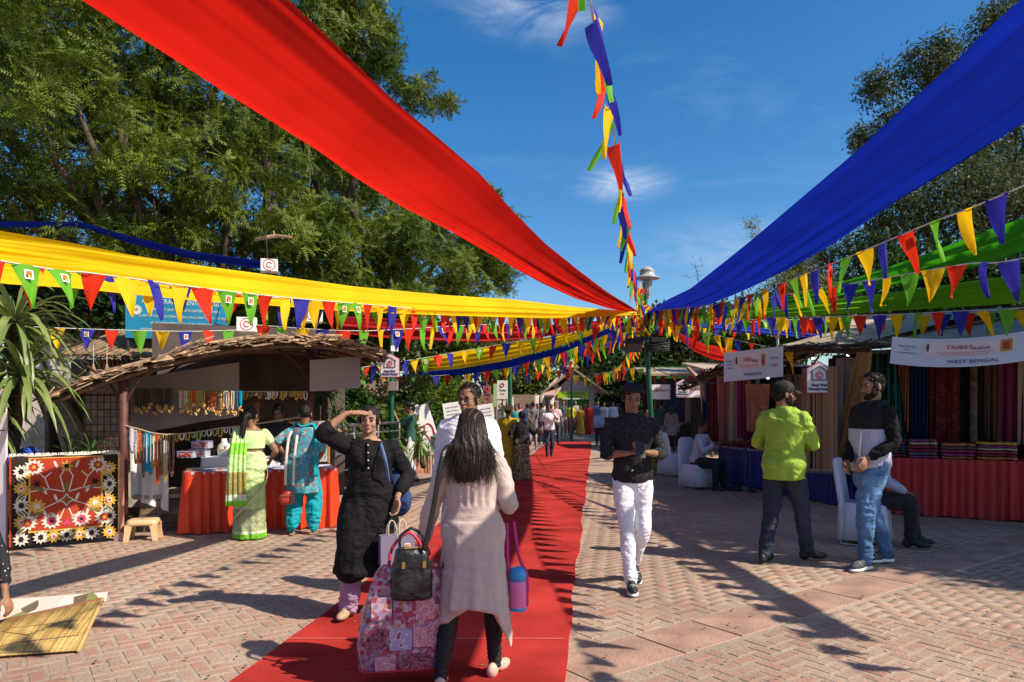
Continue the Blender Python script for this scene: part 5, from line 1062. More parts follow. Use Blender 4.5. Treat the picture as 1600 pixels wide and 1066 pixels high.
# jewellery on strings
def strand(parent_label, group, x, y0, L, Y, m, wd=.018, loops=2, name='necklace', cat='necklace', pend=None):
    top = P(x, y0, Y); g = Geo()
    for q in range(loops):
        w = wd*random.uniform(.5, 1.2); ll = L*random.uniform(.85, 1.0); oy = random.uniform(-.015, .015); pts = [(-w, oy, -.0), (-w*1.1, oy, -ll*.5), (-w*.7, oy, -ll*.9), (0, oy, -ll), (w*.7, oy, -ll*.9), (w*1.1, oy, -ll*.5), (w, oy, 0)]
        g.tube([(a, b, c+.004*math.sin(c*300)) for a, b, c in pts], [.0062]*7, 5, round_end=False, sub=4)
    o = obj(name, g, m); o.location = top; tag(o, parent_label, cat, group)
    if pend: g = Geo(); [g.ell((random.uniform(-.02, .02), random.uniform(-.01, .01), -L-random.uniform(0, .05)), (.012, .012, .018), None, 6, 5) for _ in range(5)]; obj('pendant', g, pend, o, True)
    return o
BEAD = {k: patmat('beads_'+k, 'cells', c, 120, .35) for k, c in {'amber': [(.55, .20, .02), (.35, .12, .02), (.65, .35, .05)], 'red': [(.55, .05, .02), (.35, .02, .02), (.65, .15, .03)], 'turquoise': [(.0, .30, .48), (.01, .40, .55), (.0, .22, .4)], 'purple': [(.10, .06, .16), (.3, .28, .4), (.5, .5, .6)], 'mustard': [(.50, .32, .04), (.3, .2, .03), (.6, .45, .1)], 'brown': [(.18, .08, .04), (.3, .16, .09), (.1, .04, .03)], 'green': [(.10, .25, .08), (.3, .35, .1), (.5, .5, .2)], 'dark': [(.02, .02, .02), (.05, .03, .03), (.1, .08, .05)], 'white': [(.6, .58, .5), (.5, .4, .3), (.7, .7, .68)]}.items()}
BELL = patmat('brass_bells', 'cells', [(.6, .28, .06), (.7, .6, .45), (.5, .12, .03), (.7, .42, .1)], 70, .35)
g = Geo(); rope = [P(195, 665, 8.42), P(215, 670, 8.45), P(240, 677, 8.5), P(268, 679, 8.6), P(310, 675, 8.8), P(345, 669, 9.0), P(390, 664, 9.2), P(480, 650, 9.7)]; g.tube(rope, [.009]*8, 6, sub=3); tag(obj('rope', g, mat('hemp_rope', (.36, .28, .19), .9)), 'sagging rope from the first post with necklaces hung on it', 'rope')
LB = 'bead necklaces hung on the sagging rope'
for i, (c, l, wd) in enumerate([('purple', .30, .03), ('amber', .42, .015), ('red', .45, .018), ('brown', .55, .012), ('turquoise', .52, .026), ('turquoise', .50, .022), ('mustard', .46, .018), ('red', .62, .016), ('brown', .5, .016), ('mustard', .58, .022), ('dark', .45, .016), ('brown', .52, .024)]):
    x = 207+i*5.6; strand('%s bead necklace, %s from the post on the sagging rope' % (c, ORD[i]), LB, x, np.interp(x, [195, 215, 240, 268], [666, 671, 678, 680]), l, 8.45+i*.012, BEAD[c], wd, 3)
for i in range(14): x = 276+i*8.5; strand('beaded loop, %s from the left on the right half of the sagging rope' % ORD[i], 'beaded loops on the sagging rope', x, np.interp(x, [268, 310, 345, 390], [680, 676, 670, 665]), random.uniform(.05, .10), np.interp(x, [268, 310, 390], [8.6, 8.8, 9.2]), BEAD[random.choice(['mustard', 'green', 'white', 'amber'])], .022, 2)
g = Geo(); g.tube([P(205, 606, 9.1), P(280, 611, 9.2), P(380, 612, 9.4), P(490, 612, 9.8)], [.008]*4, 5); tag(obj('rope', g, MATS['hemp_rope']), 'upper rope across the stall with tassels and bells', 'rope')
for i in range(15): x = 213+i*4.0; strand('dark cord with brass bells, %s from the left on the upper rope' % ORD[i], 'dark cords with bells on the upper rope', x, 607, random.uniform(.17, .30), 9.1, BEAD['dark'], .014, 2, pend=BELL)
for i in range(24): x = 282+i*4.1; strand('bright tassel necklace, %s from the left on the upper rope' % ORD[i], 'bright tassel necklaces on the upper rope', x, 611, random.uniform(.16, .27), 9.2, BEAD[random.choice(['amber', 'green', 'white', 'red', 'mustard', 'amber', 'turquoise', 'brown'])], .012, 2, pend=BELL)
for i in range(28): x = 384+i*3.6; strand('gilt bangle, %s from the left on the right end of the upper rope' % ORD[i], 'gilt bangles on the upper rope', x, 612, random.uniform(.05, .12), 9.45+i*.01, BEAD[random.choice(['mustard', 'white', 'amber', 'dark'])], .02, 2)
for i in range(7): x = 372+i*5; strand('brown belt, %s from the left at the back of the craft stall' % ORD[i], 'brown belts at the back of the stall', x, 628, .45, 10.2, BEAD[random.choice(['brown', 'dark', 'amber'])], .02, 3)
# goods on the white table
CLR = mat('cloudy_plastic', (.42, .42, .52), .25, .15, 8, spec=.5)
for px, py, w, h, lab in [(312, 716, .22, .11, 'large clear plastic box of beads on the white table, lower one'), (330, 700, .22, .10, 'clear plastic box stacked on the lower one under the mirror'), (293, 714, .20, .09, 'flat clear plastic box of beads left of the stacked boxes')]:
    p = P(px, py, 9.55 if px > 300 else 9.4); z = .86 if 'lower one' in lab and 'stacked on' not in lab or px < 300 else .975
    if px == 330: p = P(316, 700, 9.55)
    t = thing('plastic_box', lab, 'box', (p.x, p.y, z)); obj('tub', Geo().box((0, 0, h*.42), (w, .16, h*.84)), CLR, t); obj('lid', Geo().box((0, 0, h*.9), (w*1.06, .17, h*.12)), mat('lilac_lid', (.35, .30, .50), .3), t)
    g = Geo(); [g.ell((random.uniform(-.4, .4)*w, -.082, random.uniform(.2, .7)*h), .012, None, 6, 4) for _ in range(16)]; obj('beads', g, BEAD['red'], t, kind='stuff')
for px, py, Y, m, lab in [(350, 700, 9.6, WHT, 'white necklace bust on the white table, nearest the saree'), (362, 697, 9.7, WHT, 'second white necklace bust behind the first'), (322, 678, 9.9, DARKM, 'black necklace bust behind the plastic boxes'), (303, 680, 9.9, DARKM, 'second black necklace bust further left')]:
    p = P(px, py, Y); t = thing('necklace_bust', lab, 'bust', (p.x, p.y, .86)); g = Geo(); g.loft([[(rx*math.cos(2*PI*j/16), ry*math.sin(2*PI*j/16)+.02*z, z*(1.6 if m is DARKM else 1)) for j in range(16)] for rx, ry, z in ((.075, .04, 0), (.09, .045, .06), (.085, .04, .14), (.04, .032, .19), (.033, .03, .24))]); obj('bust_form', g, m, t, True)
    g = Geo(); g.tube([(.05*math.sin(a), -.04-.006, .14*(1.6 if m is DARKM else 1)-.05*math.cos(a)) for a in np.linspace(-2, 2, 9)], [.006]*9, 5); obj('necklace_chain', g, BEAD['amber'], t, True)
t = thing('round_mirror', 'round dark mirror standing behind the plastic boxes', 'mirror', P(327, 700, 9.75)); g = Geo(); g.tube([(0, 0, 0), (0, .015, 0)], [.1, .1], 24, side=(1, 0, 0), round_end=False); obj('glass', g, mat('mirror_glass', (.3, .32, .33), .1, 0, metal=.9), t); g = Geo(); g.tube([(.1*math.cos(a), 0, .1*math.sin(a)) for a in np.linspace(0, 2*PI, 25)], [.01]*25, 6, round_end=False); obj('frame', g, DARKM, t, True)
for k in range(16):
    x = .06+.095*k+random.uniform(-.02, .02); y = random.uniform(.06, .45); p = Vector((-3.88, 8.5, .755))+Vector((1.66, .56, 0))*(x/1.66)+Vector((-.25, .62, 0))*y; g = Geo(); n = 12
    g.tube([(.05*math.cos(a)*(1+.3*math.sin(3*a+k)), .035*math.sin(a), .006) for a in np.linspace(0, 6.2, n)], [.006]*n, 5); o = obj('necklace', g, random.choice(list(BEAD.values())), smooth=True); o.location = p; tag(o, 'coiled bead necklace lying %s from the left on the jewellery table' % ORD[k], 'necklace', 'necklaces laid out on the jewellery table')
# framed earring boards at the right side of the stall
for k, (px, py, Y, m, lab) in enumerate([(466, 690, 9.9, RWH, 'white earring board left of the second post'), (500, 690, 9.7, RWH, 'wood framed earring board right of the second post'), (560, 690, 9.3, WHT, 'pale card of earrings above the right end of the red skirt')]):
    if k == 2: continue
    t = thing('display_board', lab, 'board', P(px, py+25, Y)); obj('board', Geo().box((0, 0, .22), (.22, .02, .55)), m, t)
    for sx in (-.12, .12): obj('frame', Geo().box((sx, 0, .22), (.022, .03, .6)), mat('orange_wood', (.45, .22, .06), .6), t)
    g = Geo(); [g.tube([(-.08+.04*i, -.016, .02+.07*j), (-.08+.04*i, -.018, .0+.07*j)], [.008, .005], 5) for i in range(5) for j in range(7)]; obj('earrings', g, BEAD['turquoise' if k else 'amber'], t, kind='stuff')
# hut, signboard and brick parapet behind the stall
hut = thing('bamboo_hut', 'dark bamboo hut with flared thatch roof behind the arched stall', 'hut', (0, 0, 0)); a, b = P(165, 600, 11.6), P(300, 600, 12.2); g = Geo(); prismbox(g, (-7.2, 11.7), (-5.0, 12.4), (-.4, 1.6), 0, 2.3); obj('wall', g, BACKC, hut)
for k in range(26): s = k/25; p = Vector((-6.75, 11.75, 0)).lerp(Vector((-5.2, 12.25, 0)), s); g = Geo(); g.tube([p, p+Vector((0, 0, 2.4))], [.03]*2, 6, round_end=False); obj('bamboo', g, mat('bamboo_cane', (.34, .19, .07), .7, .25, 6), hut, True)
g = Geo(); e0, e1 = Vector((-7.1, 11.2, 2.35)), Vector((-4.6, 12.1, 2.35)); r0, r1 = Vector((-6.6, 12.3, 2.85)), Vector((-5.1, 12.8, 2.85))
for k in range(420):
    s = random.random(); q = e0.lerp(e1, s)+Vector((0, random.uniform(0, .1), random.uniform(-.05, .05))); w = r0.lerp(r1, s)+Vector((random.gauss(0, .12), 0, random.uniform(-.04, .04))); u = random.random()*.3; A = q.lerp(w, u*0-.05); B_ = q.lerp(w, u+.7); d = Vector((.012, 0, 0)); g.add([A-d, A+d, B_+d, B_-d], [(0, 1, 2, 3)])
obj('thatch', g, THATCH, hut, kind='stuff'); g = Geo(); g.add([e0, e1, r1, r0], [(0, 1, 2, 3)]); obj('roof_base', g, BAMB, hut)
for k, px in enumerate((146, 167)):
    t = thing('birdhouse', ['small straw birdhouse lantern hung in the dark hut, left one', 'small straw birdhouse lantern hung in the dark hut, right one'][k], 'lantern', P(px, 590, 11.1)); g = Geo(); g.loft([[(r*math.cos(2*PI*j/12), r*math.sin(2*PI*j/12), z) for j in range(12)] for r, z in ((.05, -.1), (.06, 0), (.11, .0), (.03, .13), (.005, .22))]); obj('straw_shade', g, THATCH, t, True); g = Geo(); g.tube([(0, 0, .2), (0, 0, .5)], [.005, .005], 5); obj('string', g, CORD, t)
sg = thing('signboard', 'turquoise craft centre signboard half hidden by the yellow drape at left', 'sign', P(196, 527, 11.6)); TQ = mat('turquoise_sign', (.005, .19, .33), .5, .15, 3); e = P(356, 523, 12.2)-P(196, 527, 11.6); e.z = 0; L = e.length; sg.rotation_euler = (0, 0, math.atan2(e.y, e.x)); obj('board', Geo().box((L/2, 0, .36), (L, .04, .74)), TQ, sg)
LW = mat('cream_sign_lettering', (.60, .62, .55), .6)
for s, sz, z, w in (('ART & CRAFTS CENTRE (REGD.)', .11, .60, 1.25), ('PERMANENT UNIT OF NORTH EASTERN WEAVERS', .06, .47, 1.1), ('A UNIT OF NORTH EASTERN HANDLOOM & CRAFTS, GOVT. OF INDIA', .055, .36, 1.35), ('(A GOVERNMENT OF INDIA ENTERPRISE)', .05, .25, 1.0), ('UNDER THE MINISTRY OF NORTH EASTERN REGION', .05, .14, 1.3)): text(s, sz, frame((L*.56, -.024, z), (1, 0, 0), (0, 0, 1)), LW, sg, width=w)
for k in range(12): g = Geo().box((0, 0, 0), (.012, .004, .16), Matrix.Rotation(k*PI/12, 3, 'Y').to_4x4()); o = obj('emblem_ray', g, LW, sg); o.location = (.16, -.024, .45)
for x in (.03, L-.03): g = Geo(); g.tube([(x, .03, -2.3), (x, .03, .8)], [.03]*2, 8); obj('sign_post', g, DARKM, sg)
w = thing('brick_parapet', 'sunlit red brick parapet wall between the palm and the turquoise signboard', 'wall', P(75, 545, 12.6)); e = P(195, 548, 13.2)-P(75, 545, 12.6); e.z = 0; w.rotation_euler = (0, 0, math.atan2(e.y, e.x)); obj('core', Geo().box((e.length/2, .1, .28-1.2), (e.length+.8, .15, 2.9)), CEM, w); BW = [mat('parapet_brick_%d' % k, c, .9, .2, 10, .5, 50) for k, c in enumerate([(.34, .17, .10), (.28, .13, .08), (.40, .23, .15)])]
for r in range(8):
    for c in range(10): o = obj('brick', Geo().box((0, 0, 0), (.205, .06, .062)), BW[random.randrange(3)], w); o.location = (-.15+c*.22+(r % 2)*.11, .01, .10+r*.078); o['kind'] = 'structure' if False else 'thing'
for px, py, Y, s, lab in [(421, 416, 11.6, .26, 'white box with round emblem hung in the tree above the yellow drape'), (386, 508, 11.2, .29, 'white emblem box above the arched roof, left of its twin'), (489, 493, 11.4, .29, 'white emblem box above the arched roof, right of its twin'), (616, 545, 13.8, .14, 'small white loudspeaker box on top of the green sign pole')]:
    t = thing('sign_box', lab, 'sign', P(px, py, Y), .3); obj('box', Geo().box((0, 0, 0), (s, s*.9, s*.75)), WHT, t)
    if s > .2:
        for fx, fm in ((0, Matrix.Identity(4)), (1, Matrix.Rotation(-PI/2, 4, 'Z'))):
            g = Geo(); n = 20; g.tube([(.09*math.cos(a), -s*(.452 if not fx else .502), .09*math.sin(a)) for a in np.linspace(0, 2*PI, n)], [.006]*n, 5); g.tube([(.04*math.cos(a), -s*(.452 if not fx else .502), .04*math.sin(a)) for a in np.linspace(0.5, 5.5, n)], [.008]*n, 5); o = obj('emblem', g, REDT, t); o.matrix_local = fm
# house shaped wool signs
def housesign(label, c, w, l1, l2, rz=0, cat='sign'):
    t = thing('house_sign', label, cat, c, rz); h = w*1.25; PK = mat('crimson_border', (.50, .03, .10), .6); SW = mat('white_sign_face', (.70, .66, .70), .6, .05)
    pts = lambda k: [(-w/2*k, -h/2*k), (w/2*k, -h/2*k), (w/2*k, h*.28*k), (0, h/2*k), (-w/2*k, h*.28*k)]
    def pl_(nm, k, y, m, th): g = Geo(); p = pts(k); g.add([(a, y, b) for a, b in p]+[(a, y+th, b) for a, b in p], [tuple(range(5)), tuple(range(9, 4, -1))]+[(i, i+5, (i+1) % 5+5, (i+1) % 5) for i in range(5)]); obj(nm, g, m, t)
    pl_('border', 1, 0, PK, .02); pl_('face', .93, -.004, SW, .004)
    g = Geo(); r = w*.02; z0 = -h*.08; a = w*.28
    for p, q in (((-a, z0), (a, z0)), ((a, z0), (a, z0+h*.28)), ((-a, z0), (-a, z0+h*.28)), ((-a*1.15, z0+h*.26), (0, z0+h*.43)), ((a*1.15, z0+h*.26), (0, z0+h*.43))): g.tube([(p[0], -.008, p[1]), (q[0], -.008, q[1])], [r]*2, 4)
    obj('house_outline', g, GREYT, t); g = Geo(); n = 18; g.tube([(w*.14*math.cos(a_), -.008, z0+h*.15+w*.14*math.sin(a_)) for a_ in np.linspace(0, 2*PI, n)], [r*.7]*n, 4); g.tube([(w*.07*math.cos(a_), -.008, z0+h*.15+w*.07*math.sin(a_)) for a_ in np.linspace(.6, 5.6, n)], [r]*n, 4); obj('round_emblem', g, REDT, t)
    for s, z in ((l1, -h*.235), (l2, -h*.36)): text(s, w*.15, frame((0, -.009, z), (1, 0, 0), (0, 0, 1)), NAVYT, t, width=w*(.6 if s == l1 else .84), bold=.002)
    return t
gp = thing('sign_pole', 'green painted sign pole behind the railing at left centre', 'pole', (P(612, 680, 14.0).x, 14.0, 0)); g = Geo(); g.tube([(0, 0, 0), (0, 0, 2.9)], [.05, .045], 10); obj('pole', g, GREENP, gp, True); obj('junction_box', Geo().box((.05, -.07, 1.92), (.16, .12, .18)), MAUVE, gp)
housesign('house shaped Angora Wool Himachal Pradesh sign at the right end of the arched roof', P(609, 571, 9.6), .26, 'Angora Wool', 'Himachal Pradesh')
# steel railing
rl = thing('steel_railing', 'steel tube railing in front of the shrubs, behind the raised-arm woman', 'railing', (-3.0, 11.6, 0)); e = Vector((.78, 2.5, 0))
for z, r in ((.96, .028), (.80, .014), (.64, .014), (.48, .014), (.2, .014)): g = Geo(); g.tube([(0, 0, z+.25), tuple(e+Vector((0, 0, z+.25)))], [r]*2, 8); obj('rail', g, STEEL, rl, True)
for k in range(4): p = e*(k/3); g = Geo(); g.tube([p, p+Vector((0, 0, 1.21))], [.025]*2, 8); obj('post', g, STEEL, rl, True)
rl = thing('steel_railing', 'further steel tube railing running behind the man in green tunic', 'railing', (-2.22, 14.1, 0)); e = Vector((-.8, 3.4, 0))
for z, r in ((.90, .028), (.70, .014), (.50, .014), (.3, .014)): g = Geo(); g.tube([(0, 0, z+.2), tuple(e+Vector((0, 0, z+.2)))], [r]*2, 8); obj('rail', g, STEEL, rl, True)
for k in range(3): p = e*(k/2); g = Geo(); g.tube([p, p+Vector((0, 0, 1.1))], [.025]*2, 8); obj('post', g, STEEL, rl, True)
pw = thing('planter_wall', 'low terracotta planter wall with railings behind the man in green tunic', 'planter', (0, 0, 0)); g = Geo(); prismbox(g, (-3.4, 14.2), (-1.15, 17.6), (-.2, .5), 0, .42); obj('wall', g, mat('terracotta_wall', (.35, .15, .09), .9, .2, 6), pw); g = Geo(); prismbox(g, (-3.42, 14.15), (-1.1, 17.58), (-.25, .6), .42, .47); obj('coping', g, STONE, pw)
for k in range(16): p = Vector((-1.95, 16.35, 0)).lerp(Vector((-1.2, 17.5, 0)), k/15)+Vector((.1, -.08, 0)); g = Geo(); g.tube([p, p+Vector((0, 0, .42))], [.02]*2, 5); obj('slat', g, mat('cream_slat', (.55, .42, .3), .8), pw)
# bins
for k, (px, cm, lab) in enumerate([(682, (.02, .12, .30), 'steel litter bin with blue label beside the man in green'), (714, (.03, .25, .05), 'steel litter bin with green label right of its twin')]):
    Y = 17.6; x = (px-CX)/FOC*Y; t = thing('litter_bin', lab, 'bin', (x, Y, 0)); g = Geo(); g.tube([(0, 0, .04), (0, 0, .74)], [.15, .15], 20, round_end=False); obj('drum', g, STEEL, t, True); g = Geo(); g.tube([(0, 0, .74), (0, 0, .80)], [.165, .13], 20, round_end=False); obj('rim', g, GREYM, t, True)
    g = Geo(); g.loft([[(.153*math.cos(a), .153*math.sin(a), z) for a in np.linspace(-2.4, -.9, 10)] for z in (.25, .52)], cap=False, closed=False); obj('label_plate', g, mat('bin_label_%s' % 'ab'[k], cm, .5), t); g = Geo(); g.loft([[(.156*math.cos(a), .156*math.sin(a), z) for a in np.linspace(-1.8, -1.5, 5)] for z in (.33, .45)], cap=False, closed=False); obj('bin_symbol', g, WHT, t)
    for sx in (-1, 1): g = Geo(); g.tube([(sx*.19, 0, 0), (sx*.19, 0, .6)], [.018]*2, 6); obj('frame_leg', g, GREYM, t)
# leaning white display panels
for k, (pa, Y, rz, pic, lab) in enumerate([((682, 720, .36, 1.32), 18.6, .5, 1, 'leaning white display panel with red line drawing of a woman'), ((667, 716, .30, 1.30), 19.2, .3, 0, 'leaning white display panel with dark drawing, left of the red one'), ((716, 700, .5, 1.35), 20, .2, 0, 'leaning white information panel left of the man with glasses'), ((768, 702, .45, 1.3), 20.5, .1, 0, 'leaning white information panel right of the man with glasses')]):
    px, py, w_, h_ = pa; p = P(px, py, Y); t = thing('exhibition_board', lab, 'display board', (p.x, Y, .30), rz); t.rotation_euler = (-.12, -.30 if k < 2 else -.15, rz*.4); obj('board', Geo().box((0, 0, h_/2), (w_, .04, h_)), WHT, t)
    g = Geo()
    if pic: g.tube([(.11*math.cos(a), -.026, .62+.19*math.sin(a)) for a in np.linspace(-.6, 3.8, 16)], [.018]*16, 5); g.tube([(.11, -.026, .55), (.13, -.026, .3), (.12, -.026, .08)], [.02]*3, 5); g.tube([(-.08, -.026, .5), (-.05, -.026, .3), (-.1, -.026, .08)], [.015]*3, 5); obj('drawing', g, REDT, t)
    else:
        for r in range(5): text(['tribes of india', 'craft and weave', 'wool and bamboo', 'forest honey', 'hand made'][r], .055, frame((0, -.024, h_*.9-.1*r), (1, 0, 0), (0, 0, 1)), GREYT if r else NAVYT, t, width=w_*.7)
    for sx in (-1, 1): g = Geo(); g.tube([(sx*w_*.4, .05, .2), (sx*w_*.45, .35, -.30)], [.015]*2, 5); obj('easel_leg', g, DARKM, t)
# central boards and kiosk at the far end
for px, py, w_, h_, Y, m, lab in [(785, 609, .36, .62, 24, WHT, 'white portrait sign with red emblem high left of the far green pole'), (783, 640, .30, .60, 24.2, WHT, 'white poster board under the emblem sign'), (761, 616, .26, .55, 23, mat('maroon_poster', (.30, .12, .12), .7, .3, 6), 'maroon and white poster right of the glasses man'), (774, 618, .14, .80, 25, LF if False else mat('pale_green_strip', (.35, .55, .2), .7), 'narrow pale green banner beside the maroon poster'), (800, 632, .12, .5, 24, WHT, 'narrow white notice fixed on the far green pole')]:
    t = thing('poster_board', lab, 'sign', P(px, py, Y)); obj('board', Geo().box((0, 0, 0), (w_, .04, h_)), m, t)
    if w_ > .25: g = Geo(); g.tube([(.06*math.cos(a), -.03, h_*.25+.06*math.sin(a)) for a in np.linspace(0, 6.28, 14)], [.012]*14, 5); obj('emblem', g, REDT, t); text('TRIBES', .09, frame((0, -.024, -.03), (1, 0, 0), (0, 0, 1)), NAVYT, t, width=w_*.7); text('INDIA', .06, frame((0, -.024, -.15), (1, 0, 0), (0, 0, 1)), GREYT, t, width=w_*.4)
    g = Geo(); g.tube([(0, .04, -EYE-(HY-py)/FOC*Y), (0, .04, h_/2)], [.025]*2, 6); obj('stand', g, GREENP, t)
for px, py0, Y, lab in [(797, 560, 23.6, 'far green lamp pole left of the thatched kiosk')]:
    t = thing('lamp_pole', lab, 'pole', ((px-CX)/FOC*Y, Y, 0)); g = Geo(); g.tube([(0, 0, 0), (0, 0, 3.2)], [.07, .06], 8); obj('pole', g, GREENP, t, True)
for px, py, Y, lab in [(893, 575, 31, 'distant small street lamp over the thatched kiosk'), (1215, 508, 20, 'street lamp with pale dome showing behind the right bunting')]:
    p = P(px, py, Y); t = thing('street_lamp', lab, 'street lamp', (p.x, Y, 0)); g = Geo(); g.tube([(0, 0, 0), (0, 0, p.z-.3)], [.06, .04], 8); obj('pole', g, GREENP if px < 1000 else GREYM, t, True)
    k = Y/31*.9 if Y > 30 else .75; g = Geo(); z = p.z; g.loft([[(r*k*math.cos(2*PI*j/16), r*k*math.sin(2*PI*j/16), z+h*k) for j in range(16)] for r, h in ((.07, -.5), (.12, -.1), (.40, 0), (.36, .04), (.2, .18), (.22, .24), (.08, .42), (.02, .48))]); obj('lamp_cap', g, MATS['pale_grey_enamel'] if px > 1000 else mat('plain_tan_cap', (.5, .38, .22), .7), t, True)  # the distant lamp has a plain tan cap
plat = thing('stone_steps', 'low grey stone steps crossing the far end of the red carpet', 'steps', (0, 0, 0)); SG = mat('grey_stone_step', (.27, .24, .21), .9, .2, 3)
for k in range(3):
    y = 31.2+.45*k; z = .07*(k+1); g = Geo(); prismbox(g, (-.6, y), (5.6, y), (0, .45 if k < 2 else 14), max(0, z-.07)+.001 if k else 0, z); obj('step', g, SG, plat)
kio = thing('gate_kiosk', 'thatched gable kiosk with lime green sign at the far end of the carpet', 'kiosk', (0, 0, .2)); KW = mat('pinkish_plaster', (.50, .36, .30), .9, .12, 2); KY = 35.0
def KP(px, py, dy=0): v = P(px, py, KY+dy); return Vector((v.x, v.y, v.z-.2))
for px in (869, 924):
    p = KP(px, 640); obj('pillar', Geo().box((p.x, KY, 1.2), (.22, .22, 2.4)), KW, kio); p = KP(px, 640, 2.5); obj('pillar', Geo().box((p.x+.2, KY+2.5, 1.2), (.22, .22, 2.4)), KW, kio)
a, b, c = KP(864, 613), KP(930, 613), KP(897, 585)
g = Geo(); g.add([a, b, c, a+Vector((0, .1, 0)), b+Vector((0, .1, 0)), c+Vector((0, .1, 0))], [(0, 1, 2), (5, 4, 3), (0, 3, 4, 1), (1, 4, 5, 2), (2, 5, 3, 0)]); obj('gable', g, mat('pale_gable', (.62, .50, .46), .9), kio)
g = Geo().box(((a.x+b.x)/2, KY-.05, a.z+.05), (b.x-a.x+.1, .2, .16)); obj('lintel', g, KW, kio)
for q, s in ((a, -1), (b, 1)):
    rp = c+Vector((0, -.5, .15)); ep = q+Vector((s*.55, -.5, -.10)); bp, be = rp+Vector((0, 3.6, 0)), ep+Vector((0, 3.6, 0)); g = Geo(); th = Vector((0, 0, .09)); g.add([rp, ep, be, bp, rp+th, ep+th, be+th, bp+th], [(0, 1, 2, 3), (7, 6, 5, 4), (0, 4, 5, 1), (1, 5, 6, 2), (2, 6, 7, 3), (3, 7, 4, 0)]); obj('roof_slope', g, THATCH, kio)
    g = Geo()
    for k in range(60): u = random.random(); p = rp.lerp(ep, u)+Vector((0, -.02, .05)); d = (ep-rp).normalized(); l = random.uniform(.15, .4); w_ = Vector((0, .01, .02)); e_ = p+d*l+Vector((0, -.04, random.uniform(-.1, .04))); g.add([p-w_, p+w_, e_], [(0, 1, 2)])
    obj('thatch_fringe', g, THATCH, kio, kind='stuff')
LG = mat('lime_green_sign', (.40, .62, .02), .5, .05); sgn = obj('sign_panel', Geo().box((KP(895, 617).x, KY-.14, KP(895, 617).z), (1.52, .04, .33)), LG, kio); text('VAN DHAN', .17, frame(KP(899, 615)+Vector((0, -.18, 0)), (1, 0, 0), (0, 0, 1)), NAVYT, sgn, width=.85); text('TRIBES INDIA', .08, frame(KP(899, 620)+Vector((0, -.18, 0)), (1, 0, 0), (0, 0, 1)), NAVYT, sgn, width=.6)
obj('inner_panel', Geo().box((KP(909, 634).x, KY+2.2, KP(909, 634).z), (.9, .04, .5)), mat('bright_green_panel', (.06, .38, .03), .6, .3, 6), kio); obj('booth_front', Geo().box((KP(880, 660).x, KY+.4, .7), (.5, .05, 1.9)), mat('cream_panel', (.6, .56, .42), .8), kio)
rfl = thing('side_roof', 'pinkish tiled side roof on columns left of the gate kiosk', 'roof', (0, 0, 0)); A, B_, C_, D_ = P(846, 621, 34), P(866, 621, 33.5), P(893, 586, 37), P(870, 592, 38)
g = Geo(); g.add([A, B_, C_, D_]+[v+Vector((0, 0, .1)) for v in (A, B_, C_, D_)], [(0, 1, 2, 3), (7, 6, 5, 4), (0, 4, 5, 1), (1, 5, 6, 2), (2, 6, 7, 3), (3, 7, 4, 0)]); obj('roof_slab', g, mat('pink_tan_tiles', (.52, .34, .24), .85, .12, 3), rfl)
for px in (838, 848, 861): x = (px-CX)/FOC*34; g = Geo(); g.tube([(x, 34, 0), (x, 34, 1.54+16/1120*34)], [.14]*2, 10, round_end=False); obj('column', g, mat('cream_column', (.55, .45, .34), .9), rfl, True)
for k, (x0, x1, m, h, y, lab) in enumerate([(2.9, 9.5, mat('bright_green_panel', (.06, .38, .03)), 1.9, 41, 'bright green hoarding behind the crowd right of the kiosk'), (-2, 2.2, mat('tan_hoarding', (.30, .20, .13), .9), 2.1, 36.5, 'tan fence panel left of the kiosk behind the crowd')]):
    g = Geo(); prismbox(g, (x0, y), (x1, y), (0, .1), 0, h); tag(obj('hoarding', g, m), lab, 'hoarding')
